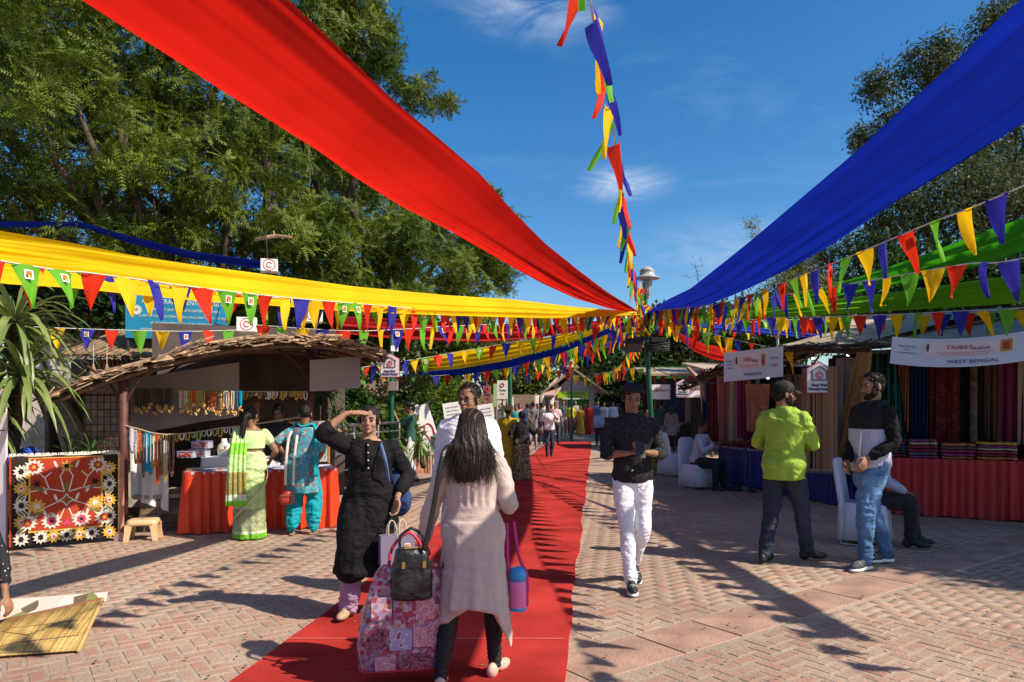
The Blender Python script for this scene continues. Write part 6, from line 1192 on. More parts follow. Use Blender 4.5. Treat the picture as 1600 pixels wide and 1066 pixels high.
# far stalls, centre right
def farstall(label, x0, x1, Y, sign_px, words, z=2.55, seed=0):
    t = thing('market_stall', label, 'market stall', (0, 0, 0)); g = Geo(); g.add([(x0-.3, Y-.3, z), (x1+.3, Y-.3, z), (x1+.3, Y+2.6, z+.35), (x0-.3, Y+2.6, z+.35)]+[(x0-.3, Y-.3, z+.08), (x1+.3, Y-.3, z+.08), (x1+.3, Y+2.6, z+.43), (x0-.3, Y+2.6, z+.43)], [(3, 2, 1, 0), (4, 5, 6, 7), (0, 1, 5, 4), (1, 2, 6, 5), (2, 3, 7, 6), (3, 0, 4, 7)]); obj('roof', g, TARP, t)
    for x in (x0, x1): g = Geo(); g.tube([(x, Y, 0), (x, Y, z)], [.05]*2, 8); obj('post', g, WOOD, t)
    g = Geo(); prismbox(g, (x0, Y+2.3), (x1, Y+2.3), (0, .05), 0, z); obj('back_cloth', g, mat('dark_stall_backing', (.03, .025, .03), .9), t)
    sx0, sx1, sy0, sy1 = sign_px; a = P(sx0, sy1, Y-.35); b = P(sx1, sy0, Y-.35); w_ = b.x-a.x; h_ = b.z-a.z; s = obj('sign_panel', Geo().box(((a.x+b.x)/2, Y-.35, (a.z+b.z)/2), (w_, .03, h_)), WHT, t)
    text(words, h_*.28, frame(((a.x+b.x)/2, Y-.37, a.z+h_*.6), (1, 0, 0), (0, 0, 1)), REDT, s, width=w_*.4); text('Digital India', h_*.18, frame(((a.x+b.x)/2+w_*.35, Y-.37, a.z+h_*.6), (1, 0, 0), (0, 0, 1)), NAVYT, s); text('E-COMMERCE', h_*.16, frame(((a.x+b.x)/2-w_*.36, Y-.37, a.z+h_*.55), (1, 0, 0), (0, 0, 1)), NAVYT, s); text('STALL', h_*.2, frame(((a.x+b.x)/2, Y-.37, a.z+h_*.2), (1, 0, 0), (0, 0, 1)), GREYT, s) if False else None
    for k in range(9): c_ = random.choice([(.25, .05, .04), (.03, .10, .16), (.3, .2, .1), (.12, .04, .14), (.4, .36, .3), (.02, .12, .07), (.05, .05, .2)]); x = x0+.2+(x1-x0-.4)*k/9; hang('hanging_textile', 'length of cloth hanging inside the far stall signed ' + words if False else ['maroon', 'blue', 'brown', 'purple', 'cream', 'green', 'navy'][[(.25, .05, .04), (.03, .10, .16), (.3, .2, .1), (.12, .04, .14), (.4, .36, .3), (.02, .12, .07), (.05, .05, .2)].index(c_)]+' cloth, %s from the left, hanging in the %s' % (ORD[k], 'left far stall' if x0 < 5.5 else 'right far stall'), (x, Y+.8, z-.1), (x+(x1-x0)/10, Y+.8, z-.1), 1.5, mat('far_cloth_%d' % int(1000*sum(c_)+100*c_[1]), c_, .9), 'cloth', 'cloths hanging in the far stalls', nf=2, n=10)
    return t
farstall('left one of two far stalls with white signs right of the green post', 4.9, 7.1, 24.5, (1012, 1047, 601, 624), 'TRIBES INDIA')
farstall('right one of two far stalls with white signs behind the seated man', 6.0, 9.2, 21.5, (1058, 1108, 600, 621), 'TRIBES INDIA')
housesign('house shaped sign standing before the far stalls right of the green post', P(1067, 606, 17.5), .34, 'Sheep Wool', 'Uttarakhand')
g = Geo(); prismbox(g, (6.0, 30), (11.5, 30), (0, .1), 1.6, 3.2); tag(obj('hoarding', g, mat('bright_green_panel', (.06, .38, .03))), 'green cloth screen above the far stall roofs', 'hoarding')
g = Geo(); prismbox(g, (4.5, 46), (8.0, 46), (0, 2), 0, 5.4); bd = thing('building', 'pale pink building wall glimpsed behind flags right of the post', 'building', (0, 0, 0)); obj('wall', g, mat('pale_pink_wall', (.62, .48, .42), .9), bd); g = Geo(); prismbox(g, (4.4, 45.9), (8.1, 45.9), (0, 2.2), 5.4, 5.6); obj('roof', g, KW, bd)
g = Geo(); prismbox(g, (-12, 45), (-2.5, 45), (0, .3), 0, 3.4); tag(obj('hoarding', g, mat('tan_hoarding', (.30, .20, .13))), 'long tan wall far behind the shrubs in the left centre', 'wall')
# ================================================================ right-hand stalls
A0, A1 = Vector((4.2, 14.5, 0)), Vector((5.02, 10.9, 0)); B0, B1 = Vector((5.35, 10.2, 0)), Vector((8.2, 8.62, 0))
dA = (A1-A0).normalized(); nA = Vector((-dA.y, dA.x, 0)); nA = nA if nA.x > 0 else -nA; dB = (B1-B0).normalized(); nB = Vector((-dB.y, dB.x, 0)); nB = nB if nB.y > 0 else -nB
BSK = mat('navy_blue_satin', (.012, .018, .16), .5, .12, 2, .15, 40, spec=.35); DRS = mat('crimson_satin', (.42, .012, .016), .5, .12, 2, .15, 40, spec=.35)
table('display_table', 'long textile table with navy blue pleated skirt under the Maharashtra sign', tuple(A0)[:2], tuple(A1)[:2], tuple(nA*.7)[:2], .73, BSK, WTC, per=.10, amp=.02, rs=5)
table('display_table', 'long textile table with crimson pleated skirt under the West Bengal banner', tuple(B0)[:2], tuple(B1)[:2], tuple(nB*.75)[:2], .80, DRS, DRS, per=.11, amp=.022, rs=6)
def rightstall(label, X0, X1, n, eaves, ridge, depth):
    t = thing('market_stall', label, 'market stall', (0, 0, 0)); arch_roof(t, eaves, ridge, TARP, BAMB, mat('dark_twig_rim', (.10, .065, .05), .9, .4, 12, island=.6, col2=(.05, .03, .025)), thick=.06, nrib=10)
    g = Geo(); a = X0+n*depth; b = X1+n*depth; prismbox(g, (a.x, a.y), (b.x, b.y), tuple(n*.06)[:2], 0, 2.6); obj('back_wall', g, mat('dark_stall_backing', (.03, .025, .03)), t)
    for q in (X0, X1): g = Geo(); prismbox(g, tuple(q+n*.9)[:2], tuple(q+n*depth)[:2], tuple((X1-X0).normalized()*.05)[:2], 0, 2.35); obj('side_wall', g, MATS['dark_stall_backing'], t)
    for s in (0, .33, .66, 1): p = X0.lerp(X1, s)+n*.75; g = Geo(); g.tube([p, p+Vector((0, 0, 2.35))], [.05]*2, 8, round_end=False); obj('post', g, WOOD, t, True)
    return t
eA = [Vector((3.55, 15.3, 1.98)), Vector((3.75, 14.5, 2.12)), Vector((3.95, 13.8, 2.28)), Vector((4.15, 13.1, 2.42)), Vector((4.35, 12.4, 2.50)), Vector((4.6, 11.6, 2.52)), Vector((4.85, 10.8, 2.46)), Vector((5.0, 10.2, 2.42))]
rA = [p+nA*2.9+Vector((0, 0, .62)) for p in eA]
rightstall('open textile stall with hessian roof over the navy blue skirted table', A0, A1, nA, eA, rA, 2.6)
eB = [Vector((4.7, 10.35, 2.42)), Vector((5.3, 10.0, 2.40)), Vector((5.9, 9.65, 2.38)), Vector((6.5, 9.3, 2.36)), Vector((7.1, 8.95, 2.33)), Vector((7.7, 8.6, 2.30)), Vector((8.6, 8.1, 2.25))]
rB = [p+nB*3.3+Vector((0, 0, .78)) for p in eB]
rightstall('open textile stall with hessian roof over the crimson skirted table', B0, B1, nB, eB, rB, 2.8)
# signs of the right stalls
SGN = mat('white_flex_banner', (.60, .64, .74), .55, .04, 2); PNK = mat('pink_white_flex', (.74, .62, .64), .55, .04)
def banner(label, a, b, h, tilt, bulge, name, scale=1.0):
    """flex banner between top corners a and b, height h, leaning outward"""
    a, b = Vector(a), Vector(b); L = (b-a).length; t = thing('banner_sign', label, 'banner', a); x = (b-a).normalized(); up = Vector((0, 0, 1)); nrm = x.cross(up).normalized()
    if nrm.y > 0 and nrm.x > 0: nrm = -nrm
    dn = (Vector((0, 0, -1))-nrm*tilt*-1).normalized(); 
    def Q(u, v, o=0): s = bulge*4*u*(1-u); return x*(L*u)+dn*(h*v)+Vector((0, 0, -s))+nrm*(.001+o+s*.3)
    g = Geo(); g.loft([[tuple(Q(i/24, v)) for i in range(25)] for v in (0, .25, .5, .75, 1)], cap=False, closed=False); g.loft([[tuple(Q(i/24, v, -.02)) for i in range(25)] for v in (1, .5, 0)], cap=False, closed=False); obj('banner_face', g, SGN, t, True)
    def patch(nm, u0, u1, v0, v1, m, o): g = Geo(); g.loft([[tuple(Q(u0+(u1-u0)*i/10, v, o)) for i in range(11)] for v in (v0, (v0+v1)/2, v1)], cap=False, closed=False); return obj(nm, g, m, t, True)
    pu0, pu1 = (.20, .74); patch('logo_panel', pu0, pu1, .14, .62, PNK, .004)
    def tx(s, size, u, v, m, w=None, bold=0):
        M = Matrix((x, -dn, (x.cross(-dn)))).transposed().to_4x4(); o = text(s, size, M, m, t, width=w, bold=bold)
        for vt in o.data.vertices: U = u+vt.co.x/L; V = v-vt.co.y/h; q = Q(U, V, .009+vt.co.z*.3); vt.co = M.inverted() @ q
        return o
    tx('TRIBES', h*.19, .42, .30, REDT, L*.16, .0); tx('INDIA', h*.15, .55, .36, GREYT, L*.10); tx('Tribal Cooperative Marketing Development Federation of India', h*.05, .45, .48, REDT, L*.34); tx('Ministry of Tribal Affairs, Government of India', h*.05, .45, .55, REDT, L*.28)
    patch('picture', .655, .72, .18, .58, ORG, .008); patch('picture', .67, .705, .27, .50, mat('red_mask_print', (.45, .04, .02), .6), .011)
    g = Geo(); [g.ell(tuple(Q(.235, .22+.05*k, .012)), (.018*scale if k != 2 else .026*scale, .003, .016*scale), None, 8, 5) for k in range(5)]; obj('emblem', g, GREYT, t); tx('Digitalizing', h*.085, .10, .30, NAVYT, L*.11); tx('Tribal', h*.085, .10, .42, NAVYT); tx('E-COMMERCE', h*.07, .10, .55, NAVYT, L*.11)
    tx('Digital India', h*.12, .87, .30, NAVYT, L*.14); tx('TRIFED', h*.12, .87, .55, REDT, L*.12); tx(name, h*.17, .50, .80, NAVYT, L*(.30 if len(name) > 10 else .28), .0)
    return t
banner('rectangular white MAHARASHTRA sign board over the navy skirted table', P(1131, 552, 11.9), P(1223, 541, 11.2), .475, .0, 0, 'MAHARASHTRA')
banner('curved white WEST BENGAL flex banner over the crimson skirted table', P(1388, 527, 9.5)+Vector((0, -.1, 0)), P(1668, 503, 8.2), .38, .35, .10, 'WEST BENGAL')
housesign('house shaped Sheep Wool Himachal Pradesh sign hanging between the right stalls', P(1280, 590, 10.3), .37, 'Sheep Wool', 'Himachal Pradesh')
g = Geo(); g.tube([P(1279, 568, 10.3), P(1282, 552, 10.4)], [.004]*2, 5); tag(obj('string', g, CORD), 'short string holding the Sheep Wool sign', 'string')
for px, py, Y, lab in [(1200, 591, 12.2, 'small lit bulb under the Maharashtra sign'), (1270, 560, 11.6, 'lit tube lamp end under the left textile stall eave'), (1325, 555, 11.0, 'lit bulb under the eave above the shawls')]:
    em = bpy.data.materials.get('lit_bulb') or bpy.data.materials.new('lit_bulb'); em.use_nodes = True; em.node_tree.nodes['Principled BSDF'].inputs['Emission Color'].default_value = (1, .95, .85, 1); em.node_tree.nodes['Principled BSDF'].inputs['Emission Strength'].default_value = 5
    t = thing('light_bulb', lab, 'lamp', P(px, py, Y)); g = Geo(); g.ell((0, 0, 0), (.024, .02, .016)); obj('bulb', g, em, t, True); g = Geo(); g.tube([(0, 0, .03), (0, 0, .10)], [.02]*2, 8); obj('socket', g, DARKM, t)
# hanging textiles
def tex(name, cols, kind='bands', scale=14, direction='X'): return patmat('textile_'+name, kind, [tuple(v*.85 for v in c) for c in cols], scale, .9, .12, direction)
TX = {'tan shawl with dark stripe': tex('tan', [(.42, .24, .12), (.36, .20, .10), (.42, .25, .13), (.05, .045, .04), (.40, .22, .11), (.30, .14, .07)], scale=9), 'golden embroidered': patmat('textile_gold', 'blotch', [(.36, .22, .07), (.12, .08, .03), (.40, .25, .09), (.30, .18, .06)], 26, .9),
 'dark green with teal stripes': tex('teal', [(.01, .03, .025), (.012, .035, .03), (.03, .22, .20), (.01, .03, .025), (.012, .035, .03)], scale=16), 'rust orange': patmat('textile_rust', 'blotch', [(.34, .12, .07), (.30, .10, .06), (.38, .17, .10)], 8, .9), 'maroon': patmat('textile_maroon', 'blotch', [(.16, .02, .02), (.12, .015, .02), (.2, .04, .03)], 9, .9),
 'cream': tex('cream', [(.50, .38, .27), (.45, .33, .22), (.52, .42, .3)], scale=9), 'magenta': tex('magenta', [(.30, .02, .09), (.22, .015, .07), (.34, .05, .12)], scale=12), 'black and teal': tex('blackteal', [(.01, .01, .012), (.01, .05, .07), (.012, .012, .015)], scale=12), 'blue': tex('blue', [(.02, .06, .16), (.015, .04, .12)], scale=12), 'brown striped': tex('brown', [(.14, .07, .04), (.22, .12, .07), (.08, .04, .025)], scale=14), 'pink striped': tex('pink', [(.45, .16, .13), (.40, .10, .08), (.5, .28, .2)], scale=20)}
FRG = mat('tan_fringe', (.40, .27, .15), .9)
hang('hanging_shawl', 'tan shawl with a dark stripe hanging below the Sheep Wool sign', P(1253, 576, 10.55), P(1308, 572, 10.2), 1.47, TX['tan shawl with dark stripe'], 'shawl', nf=2.4, amp=.018, fringe=FRG, seed=1)
hang('hanging_shawl', 'golden embroidered shawl falling in gathered folds behind the bearded man', P(1340, 550, 10.3), P(1362, 550, 10.0), 1.72, TX['golden embroidered'], 'shawl', nf=2.2, amp=.05, narrow=2.2, shear=-1.6, fringe=FRG, seed=2)
hang('hanging_shawl', 'pale mauve shawl hanging between the tan one and the golden one', P(1306, 560, 10.7), P(1336, 558, 10.6), 1.5, tex('mauve', [(.34, .25, .24), (.28, .20, .20)], scale=12), 'shawl', nf=2.2, amp=.03, seed=5)
for k, (a, b, Y0, Y1, y, h, key, nar) in enumerate([(1097, 1112, 14.6, 14.5, 598, 1.35, 'blue', 1), (1108, 1127, 14.3, 14.2, 592, 1.25, 'maroon', 1.3), (1120, 1150, 13.9, 13.7, 588, 1.3, 'pink striped', .8), (1140, 1158, 13.6, 13.5, 590, 1.2, 'cream', 1.3), (1150, 1168, 13.3, 13.2, 592, 1.1, 'magenta', .9), (1165, 1204, 12.9, 12.5, 600, .85, 'rust orange', .8), (1204, 1228, 12.6, 12.4, 588, 1.3, 'black and teal', 1), (1222, 1252, 12.1, 11.8, 585, 1.3, 'brown striped', 1), (1362, 1400, 10.9, 10.7, 548, 1.35, 'dark green with teal stripes', 1.9), (1380, 1412, 11.2, 11.0, 550, 1.3, 'black and teal', 1.2), (1404, 1420, 11.0, 10.9, 552, 1.2, 'rust orange', 1), (1425, 1450, 11.0, 10.9, 555, 1.25, 'blue', 1), (1452, 1500, 11.0, 10.7, 560, 1.3, 'maroon', 1), (1503, 1530, 10.8, 10.6, 560, 1.2, 'black and teal', 1.2), (1528, 1560, 10.7, 10.5, 560, 1.2, 'brown striped', 1), (1556, 1600, 10.6, 10.4, 560, 1.25, 'magenta', 1), (1590, 1650, 10.4, 10.2, 560, 1.25, 'cream', 1)]):
    hang('hanging_textile', '%s textile hanging %s' % (key, ['at the far left end of the navy skirted table', 'second from the left over the navy skirted table', 'beside the cream one over the navy skirted table', 'right of the pink striped one', 'narrow, left of the bulb', 'bunched under the Maharashtra sign', 'behind the man in lime shirt', 'left of the tan shawl', 'spread like a fan right of the bearded man', 'behind the teal striped fan', 'narrow, right of the teal striped fan', 'left of the wide maroon length', 'wide, over the crimson skirted table', 'right of the wide maroon length', 'under the West Bengal lettering', 'under the right part of the West Bengal banner', 'at the right edge of the crimson skirted table'][k]), P(a, y, Y0), P(b, y, Y1), h, TX[key], 'cloth', nf=2.2+k % 3, amp=.03, narrow=nar, seed=k*1.3)
g = Geo(); g.tube([P(1092, 600, 14.7)-Vector((0, 0, 1.95)), P(1102, 660, 14.7), P(1098, 600, 14.6), P(1075, 575, 14.5)], [.06, .06, .07, .03], 8); tag(obj('wrapped_post', g, mat('pink_beige_wrap', (.45, .30, .24), .9, .15)), 'pinkish cloth wrapped post at the left corner of the textile stall', 'post')
# folded cloth stacks
def foldgeo(w, d, h):
    g = Geo(); rr = []
    for x in np.linspace(-w/2, w/2, 7): k = .96+.05*math.sin(x*30); rr.append([(x, d/2*k*math.cos(a)*1.0 if abs(math.cos(a)) < .7 else math.copysign(d/2*k, math.cos(a)), h/2*math.sin(a)+h/2+.004*math.sin(x*20)) for a in [2*PI*j/10+.3 for j in range(10)]])
    return g.loft(rr)
SC = [(.30, .03, .08), (.42, .16, .05), (.10, .02, .06), (.20, .02, .03), (.34, .22, .10), (.05, .05, .14), (.02, .09, .08), (.40, .06, .03), (.26, .04, .16), (.45, .34, .24), (.12, .10, .11), (.5, .28, .04)]
SMt = [patmat('folded_cloth_%s' % 'abcdefghijkl'[k], 'bands', [c, tuple(v*.6 for v in c), tuple(min(1, v*1.35+.03) for v in c), c], 22+k, .9, 0, 'X') for k, c in enumerate(SC)]
def stacks(X0, dirv, n, ztop, items, where):
    for si, (s, off, w, cnt, pal) in enumerate(items):
        z = ztop; rz = math.atan2(dirv.y, dirv.x)
        for k in range(cnt):
            h = random.uniform(.034, .055); p = X0+dirv*s+n*(off+random.uniform(-.015, .015)); o = obj('folded_cloth', foldgeo(w*random.uniform(.93, 1.04), .34, h), SMt[pal[k % len(pal)]], None, True); o.location = (p.x, p.y, z); o.rotation_euler = (0, 0, rz+random.uniform(-.05, .05)); z += h*.97
            tag(o, '%s shawl up in the %s folded stack on the %s table' % (ORD[k], ORD[si], where), 'folded cloth', 'folded shawls in the %s stack on the %s table' % (['first', 'second', 'third', 'fourth', 'fifth', 'sixth', 'seventh'][si], where))
stacks(B0, dB, nB, .805, [(.05, .2, .34, 6, [3, 2, 6, 5]), (.43, .2, .36, 6, [8, 10, 0, 3, 9]), (.85, .22, .40, 5, [1, 8, 0, 10]), (1.30, .2, .44, 6, [1, 3, 0, 9, 8, 11]), (1.85, .24, .40, 3, [7, 3, 5]), (2.3, .25, .42, 6, [5, 6, 5, 0])], 'crimson skirted')
stacks(A0, dA, nA, .735, [(.15, .2, .30, 6, [3, 1, 2, 8]), (.6, .2, .36, 8, [8, 3, 1, 10, 2]), (1.1, .2, .36, 7, [2, 0, 5, 4]), (1.6, .22, .38, 7, [3, 7, 1, 2]), (2.3, .3, .4, 6, [3, 2, 8]), (3.1, .3, .4, 5, [0, 2, 3])], 'navy skirted')
p = B0+dB*2.0+nB*.15; g = Geo(); g.ell((p.x, p.y, .86), (.16, .16, .09)); g.ell((p.x+.2, p.y-.1, .88), (.2, .16, .12)); me = remesh(g, .02, 1, wrinkle(.015, 1, 4)); me.materials.append(TX['blue']); tag(obj('cloth_heap', me), 'crumpled blue cloth heap at the right end of the crimson skirted table', 'cloth')
# ================================================================ palms and potted leaves at far left
def yucca(label, base, heads, m, group=None):
    t = thing('yucca_plant', label, 'plant', base); base = Vector(base)
    for (hx, hy, hz, n, L) in heads:
        h = Vector((hx, hy, hz))-base; g = Geo(); g.tube([(random.uniform(-.1, .1), random.uniform(-.1, .1), 0), tuple(h*.6), tuple(h)], [.06, .05, .045], 7); obj('stem', g, BARK, t, True)
        for k in range(n):
            a = k*2.4+random.uniform(-.2, .2); el = 1.35-1.7*(k/n)+random.uniform(-.15, .15); l = L*random.uniform(.75, 1.1); p = h.copy(); d = Vector((math.cos(a)*math.cos(el), math.sin(a)*math.cos(el), math.sin(el))); s = Vector((-math.sin(a), math.cos(a), 0)); rows = []
            for q in range(7):
                f = q/6; w_ = l*.036*(math.sin(PI*min(1, .15+f*.85))**.8 if q < 6 else .03); up = d.cross(s); rows.append([tuple(p-s*w_), tuple(p+up*w_*-.35), tuple(p+s*w_)]); d = (d+Vector((0, 0, -.26-.14*f))).normalized(); p = p+d*l/6
            g = Geo(); g.loft(rows, cap=False, closed=False); o = obj('leaf', g, m, t, True)
    return t
YM = mat('yucca_leaf', (.24, .29, .09), .4, .2, 2, trans=.15, col2=(.10, .16, .03), spec=.5)
yucca('tall yucca with long drooping sword leaves at the left edge above the rug', (-5.85, 8.3, 0), [(-5.55, 8.0, 2.45, 64, 1.0), (-5.95, 8.1, 2.15, 60, 1.0), (-5.4, 7.9, 1.85, 60, .9), (-5.8, 7.8, 1.5, 56, .85)], YM)
yucca('low leafy plant behind the rug beside the blue tarpaulin', (-5.0, 8.5, .5), [(-4.95, 8.45, .98, 34, .42), (-5.25, 8.5, .95, 30, .4)], mat('dark_strap_leaf', (.045, .10, .02), .5, .2, 2, trans=.1))
yucca('upright spiky yucca behind the second post of the craft stall', (-3.0, 11.6, 0), [(-3.0, 11.5, 1.75, 40, .6), (-2.8, 11.4, 1.35, 30, .5)], MATS['dark_strap_leaf'])
for k, (x, y) in enumerate([(-1.9, 14.6), (-2.35, 14.2), (-2.5, 15.0)]): yucca(['broad leaved plant right behind the man in green tunic', 'broad leaved plant at the railing left of the man in green tunic', 'broad leaved plant further back behind the railing'][k], (x, y, .3), [(x, y, .75, 40, .6)], mat('bright_strap_leaf', (.13, .24, .03), .5, .2, 2, trans=.2))
# left edge roll-up banner
t = thing('standing_banner', 'white and pink standing banner cut by the left edge beside the rug', 'banner', P(-22, 861, 7.6)); t.location.z = 0; obj('board', Geo().box((0, 0, .87), (.44, .03, 1.70)), mat('pinkish_white_board', (.74, .62, .66), .6, .06, 2), t); obj('logo_patch', Geo().box((.16, -.018, 1.58), (.07, .006, .11)), ORG, t); obj('divider', Geo().box((0, -.018, 1.48), (.44, .004, .01)), GREYT, t); obj('divider', Geo().box((0, -.018, 1.28), (.44, .004, .01)), GREYT, t); obj('base_plate', Geo().box((0, 0, .01), (.46, .22, .02)), RSK, t)
# woven mat bag at lower left
MTB = patmat('woven_reed', 'stripes', [(.40, .25, .07), (.50, .34, .12), (.22, .13, .04), (.47, .31, .10)], 26, .85, 0, 'DIAGONAL', .4)
Mb = thing('woven_mat', 'folded golden reed mat with brown bound edge at the lower left corner', 'mat', (0, 0, 0)); c0, c1, c2, c3 = P(-60, 985, 4.7), P(160, 936, 5.0), P(122, 1022, 4.45), P(-60, 1042, 4.30); c2.z = max(.02, c2.z); c3.z = max(.02, c3.z)
g = Geo(); g.loft([[tuple(c3.lerp(c0, v).lerp(c2.lerp(c1, v), i/16)+Vector((0, -.05*math.sin(PI*v)*math.sin(PI*i/16), 0))) for i in range(17)] for v in np.linspace(0, 1, 9)], cap=False, closed=False); obj('front_leaf', g, MTB, Mb, True)
g = Geo(); d_ = Vector((-.06, .34, .10)); g.loft([[tuple(c0.lerp(c1, i/16)+Vector((0, .01, 0))+d_*v*(1-.75*i/16)+Vector((0, 0, -.05*math.sin(PI*v)))) for i in range(17)] for v in np.linspace(0, 1, 5)], cap=False, closed=False); obj('lining', g, patmat('striped_lining', 'cells', [(.60, .53, .46), (.22, .22, .07), (.62, .56, .50), (.58, .52, .46), (.14, .10, .06), (.62, .55, .48), (.60, .5, .42)], 9, .8), Mb, True)
g = Geo(); g.tube([c0, c1], [(.018, .012)]*2, 6); obj('binding', g, mat('brown_binding', (.25, .10, .045), .8), Mb, True); g = Geo(); g.tube([c1, c2], [.014]*2, 6); obj('binding', g, mat('reed_binding', (.50, .32, .10), .8), Mb, True)
g = Geo()
for k in range(150):
    u = k/149*1.12-.12; pt = []
    for v in (0.01, .35, .7, .99):
        q = min(1, max(0, u+.14*v+random.uniform(-.002, .002))); pt.append(c3.lerp(c0, v).lerp(c2.lerp(c1, v), q)+Vector((0, -.05*math.sin(PI*v)*math.sin(PI*q)-.004, 0)))
    g.tube(pt, [random.uniform(.0035, .0055)]*4, 5, round_end=False)
obj('reeds', g, mat('golden_reed', (.50, .34, .11), .6, .3, 12, island=.45, col2=(.34, .21, .06)), Mb, True, kind='stuff')
for k in range(7): 
    u0, v0, u1, v1 = [(.0, .2, .5, .35), (.5, .35, .95, .3), (.1, .9, .55, .5), (.55, .5, 1, .85), (.0, .55, .4, .75), (.4, .75, .9, .62), (.2, .1, .7, .05)][k]; g = Geo(); pt = [c3.lerp(c0, v0+(v1-v0)*s).lerp(c2.lerp(c1, v0+(v1-v0)*s), u0+(u1-u0)*s)+Vector((0, -.05*math.sin(PI*(v0+(v1-v0)*s))*math.sin(PI*(u0+(u1-u0)*s))-.010, 0)) for s in np.linspace(0, 1, 9)]; g.tube(pt, [.0045]*9, 4); obj('stitch_line', g, mat('dark_thread', (.06, .045, .03), .9), Mb)
# ================================================================ people of the scene
def zmat(name, stops, rough=.85, zmax=2.0, var=.12, noise=3.0, pat=None):
    """cloth whose dyed bands change along its height"""
    m = bpy.data.materials.new(name); m.use_nodes = True; nt = m.node_tree; N = nt.nodes.new; L = nt.links.new; b = nt.nodes['Principled BSDF']; b.inputs['Roughness'].default_value = rough; b.inputs['Specular IOR Level'].default_value = .25
    tc = N('ShaderNodeTexCoord'); sx = N('ShaderNodeSeparateXYZ'); L(tc.outputs['Object'], sx.inputs[0]); mu = N('ShaderNodeMath'); mu.operation = 'MULTIPLY'; mu.inputs[1].default_value = 1/zmax; L(sx.outputs['Z'], mu.inputs[0])
    r = N('ShaderNodeValToRGB'); r.color_ramp.interpolation = 'CONSTANT'; L(mu.outputs[0], r.inputs[0])
    while len(r.color_ramp.elements) < len(stops): r.color_ramp.elements.new(.5)
    for e, (z, c) in zip(r.color_ramp.elements, stops): e.position = max(0, z/zmax); e.color = (*c, 1)
    n = N('ShaderNodeTexNoise'); n.inputs['Scale'].default_value = noise; n.inputs['Detail'].default_value = 6; L(tc.outputs['Object'], n.inputs[0]); mr = N('ShaderNodeMapRange'); mr.inputs['From Min'].default_value = .3; mr.inputs['From Max'].default_value = .7; mr.inputs['To Min'].default_value = 1-var; mr.inputs['To Max'].default_value = 1+var; L(n.outputs[0], mr.inputs['Value'])
    h = N('ShaderNodeHueSaturation'); L(mr.outputs[0], h.inputs['Value']); L(r.outputs[0], h.inputs['Color']); L(h.outputs[0], b.inputs['Base Color']); add_crease(nt, b, tc, .6); return m
def at(X, Y, rz, k, Z=0):
    R = Matrix.Rotation(-rz, 3, 'Z'); c = Vector((X, Y, Z))
    def f(px, py, Yp): v = (R @ (P(px, py, Yp)-c))/k; return tuple(v)
    return f
def wdir(rz, v): return tuple(Matrix.Rotation(-rz, 3, 'Z') @ Vector(v))
def held(t, kind='thing'): return t
KNIT = mat('beige_pink_knit', (.56, .43, .38), .9, .05, 20, .55, 220, sheen=.3, crease=.25); BLKC = mat('black_cotton', (.016, .015, .017), .85, .2, 8, .3, 120, crease=.6, spec=.1); WHC = mat('white_cotton', (.70, .69, .75), .85, .04, 6, .15, 80, crease=.45); LEG = mat('black_leggings', (.010, .010, .012), .7, .2)
# ---- woman in the pale cardigan, seen from behind
H_ = 1.51; k = H_/1.7; c = (-.215, 3.98); rz = PI-.06; L = at(c[0], c[1], rz, k)
b = Body(H_, lean=(.01, -.02), arms=[dict(w=(.33, -.04, .86), pole=(.5, .6, 0), palm=(0, -1, 0), thumb=(-1, 0, 0), curl=1.2), dict(w=(-.20, -.24, 1.10), pole=(-.35, .5, -1), hd=(.5, -.6, .35), palm=(.3, 0, -1), curl=1.0)], legs=[dict(a=L(688, 1048, 3.84)[:2]+(.085,), fy=.1), dict(a=(-.125, -.10, .085), fy=-.35)], head=(.12, 0, .05), fem=1, thick=1.03)
w1 = person('woman with long dark hair in a pale knitted cardigan walking away up the red carpet', (*c, 0), rz, b, 'tan', facefeat=True, vox=.016)
trousers(b, w1, LEG, off=.004, z1=.98, name='leggings', amp=.0025)
def cardi():
    g = Geo(); b.torso(g, .86, 1.47, lambda z: .018+.02*max(0, 1.1-z), n=40)
    for i in (0, 1): b.armtube(g, i, t1=.97, off=lambda c_: .009+.006*c_)
    rings = []; n = 72
    for i in range(12):
        t = i/11; r = []
        for j in range(n):
            a = 2*PI*j/n; c_, s_ = math.cos(a), math.sin(a); hem = .47-.19*abs(c_)**4+(.05*s_)-(.07 if c_ > 0 else .06)*abs(c_)**8; z = 1.02+(hem-1.02)*t; f = 1+t*(.045*math.sin(11*a+1.5)+.03*math.sin(6*a+t)+.02*math.sin(19*a))
            r.append((( .178+.062*t)*f*c_+.0*t, (.135+.075*t)*f*s_+.012, z))
        rings.append(r)
    g.loft(rings[::-1]); return g
w_ = wrinkle(.0055, .9, 2)
def kd(co):
    a = np.arctan2(co[:, 1], co[:, 0]); return w_(co)+.0010*np.sin(co[:, 2]*520)*(co[:, 2] < 1.12)*(np.abs(co[:, 0]) < .26)+.004*np.sin(a*17+co[:, 2]*3)*(co[:, 2] > 1.12)*(co[:, 2] < 1.35)
cg = garment('cardigan', cardi(), KNIT, w1, .010, kd, 1)
for i in (0, 1): shoe(b, i, w1, mat('blush_shoe', (.68, .42, .34), .5), style='shoe')
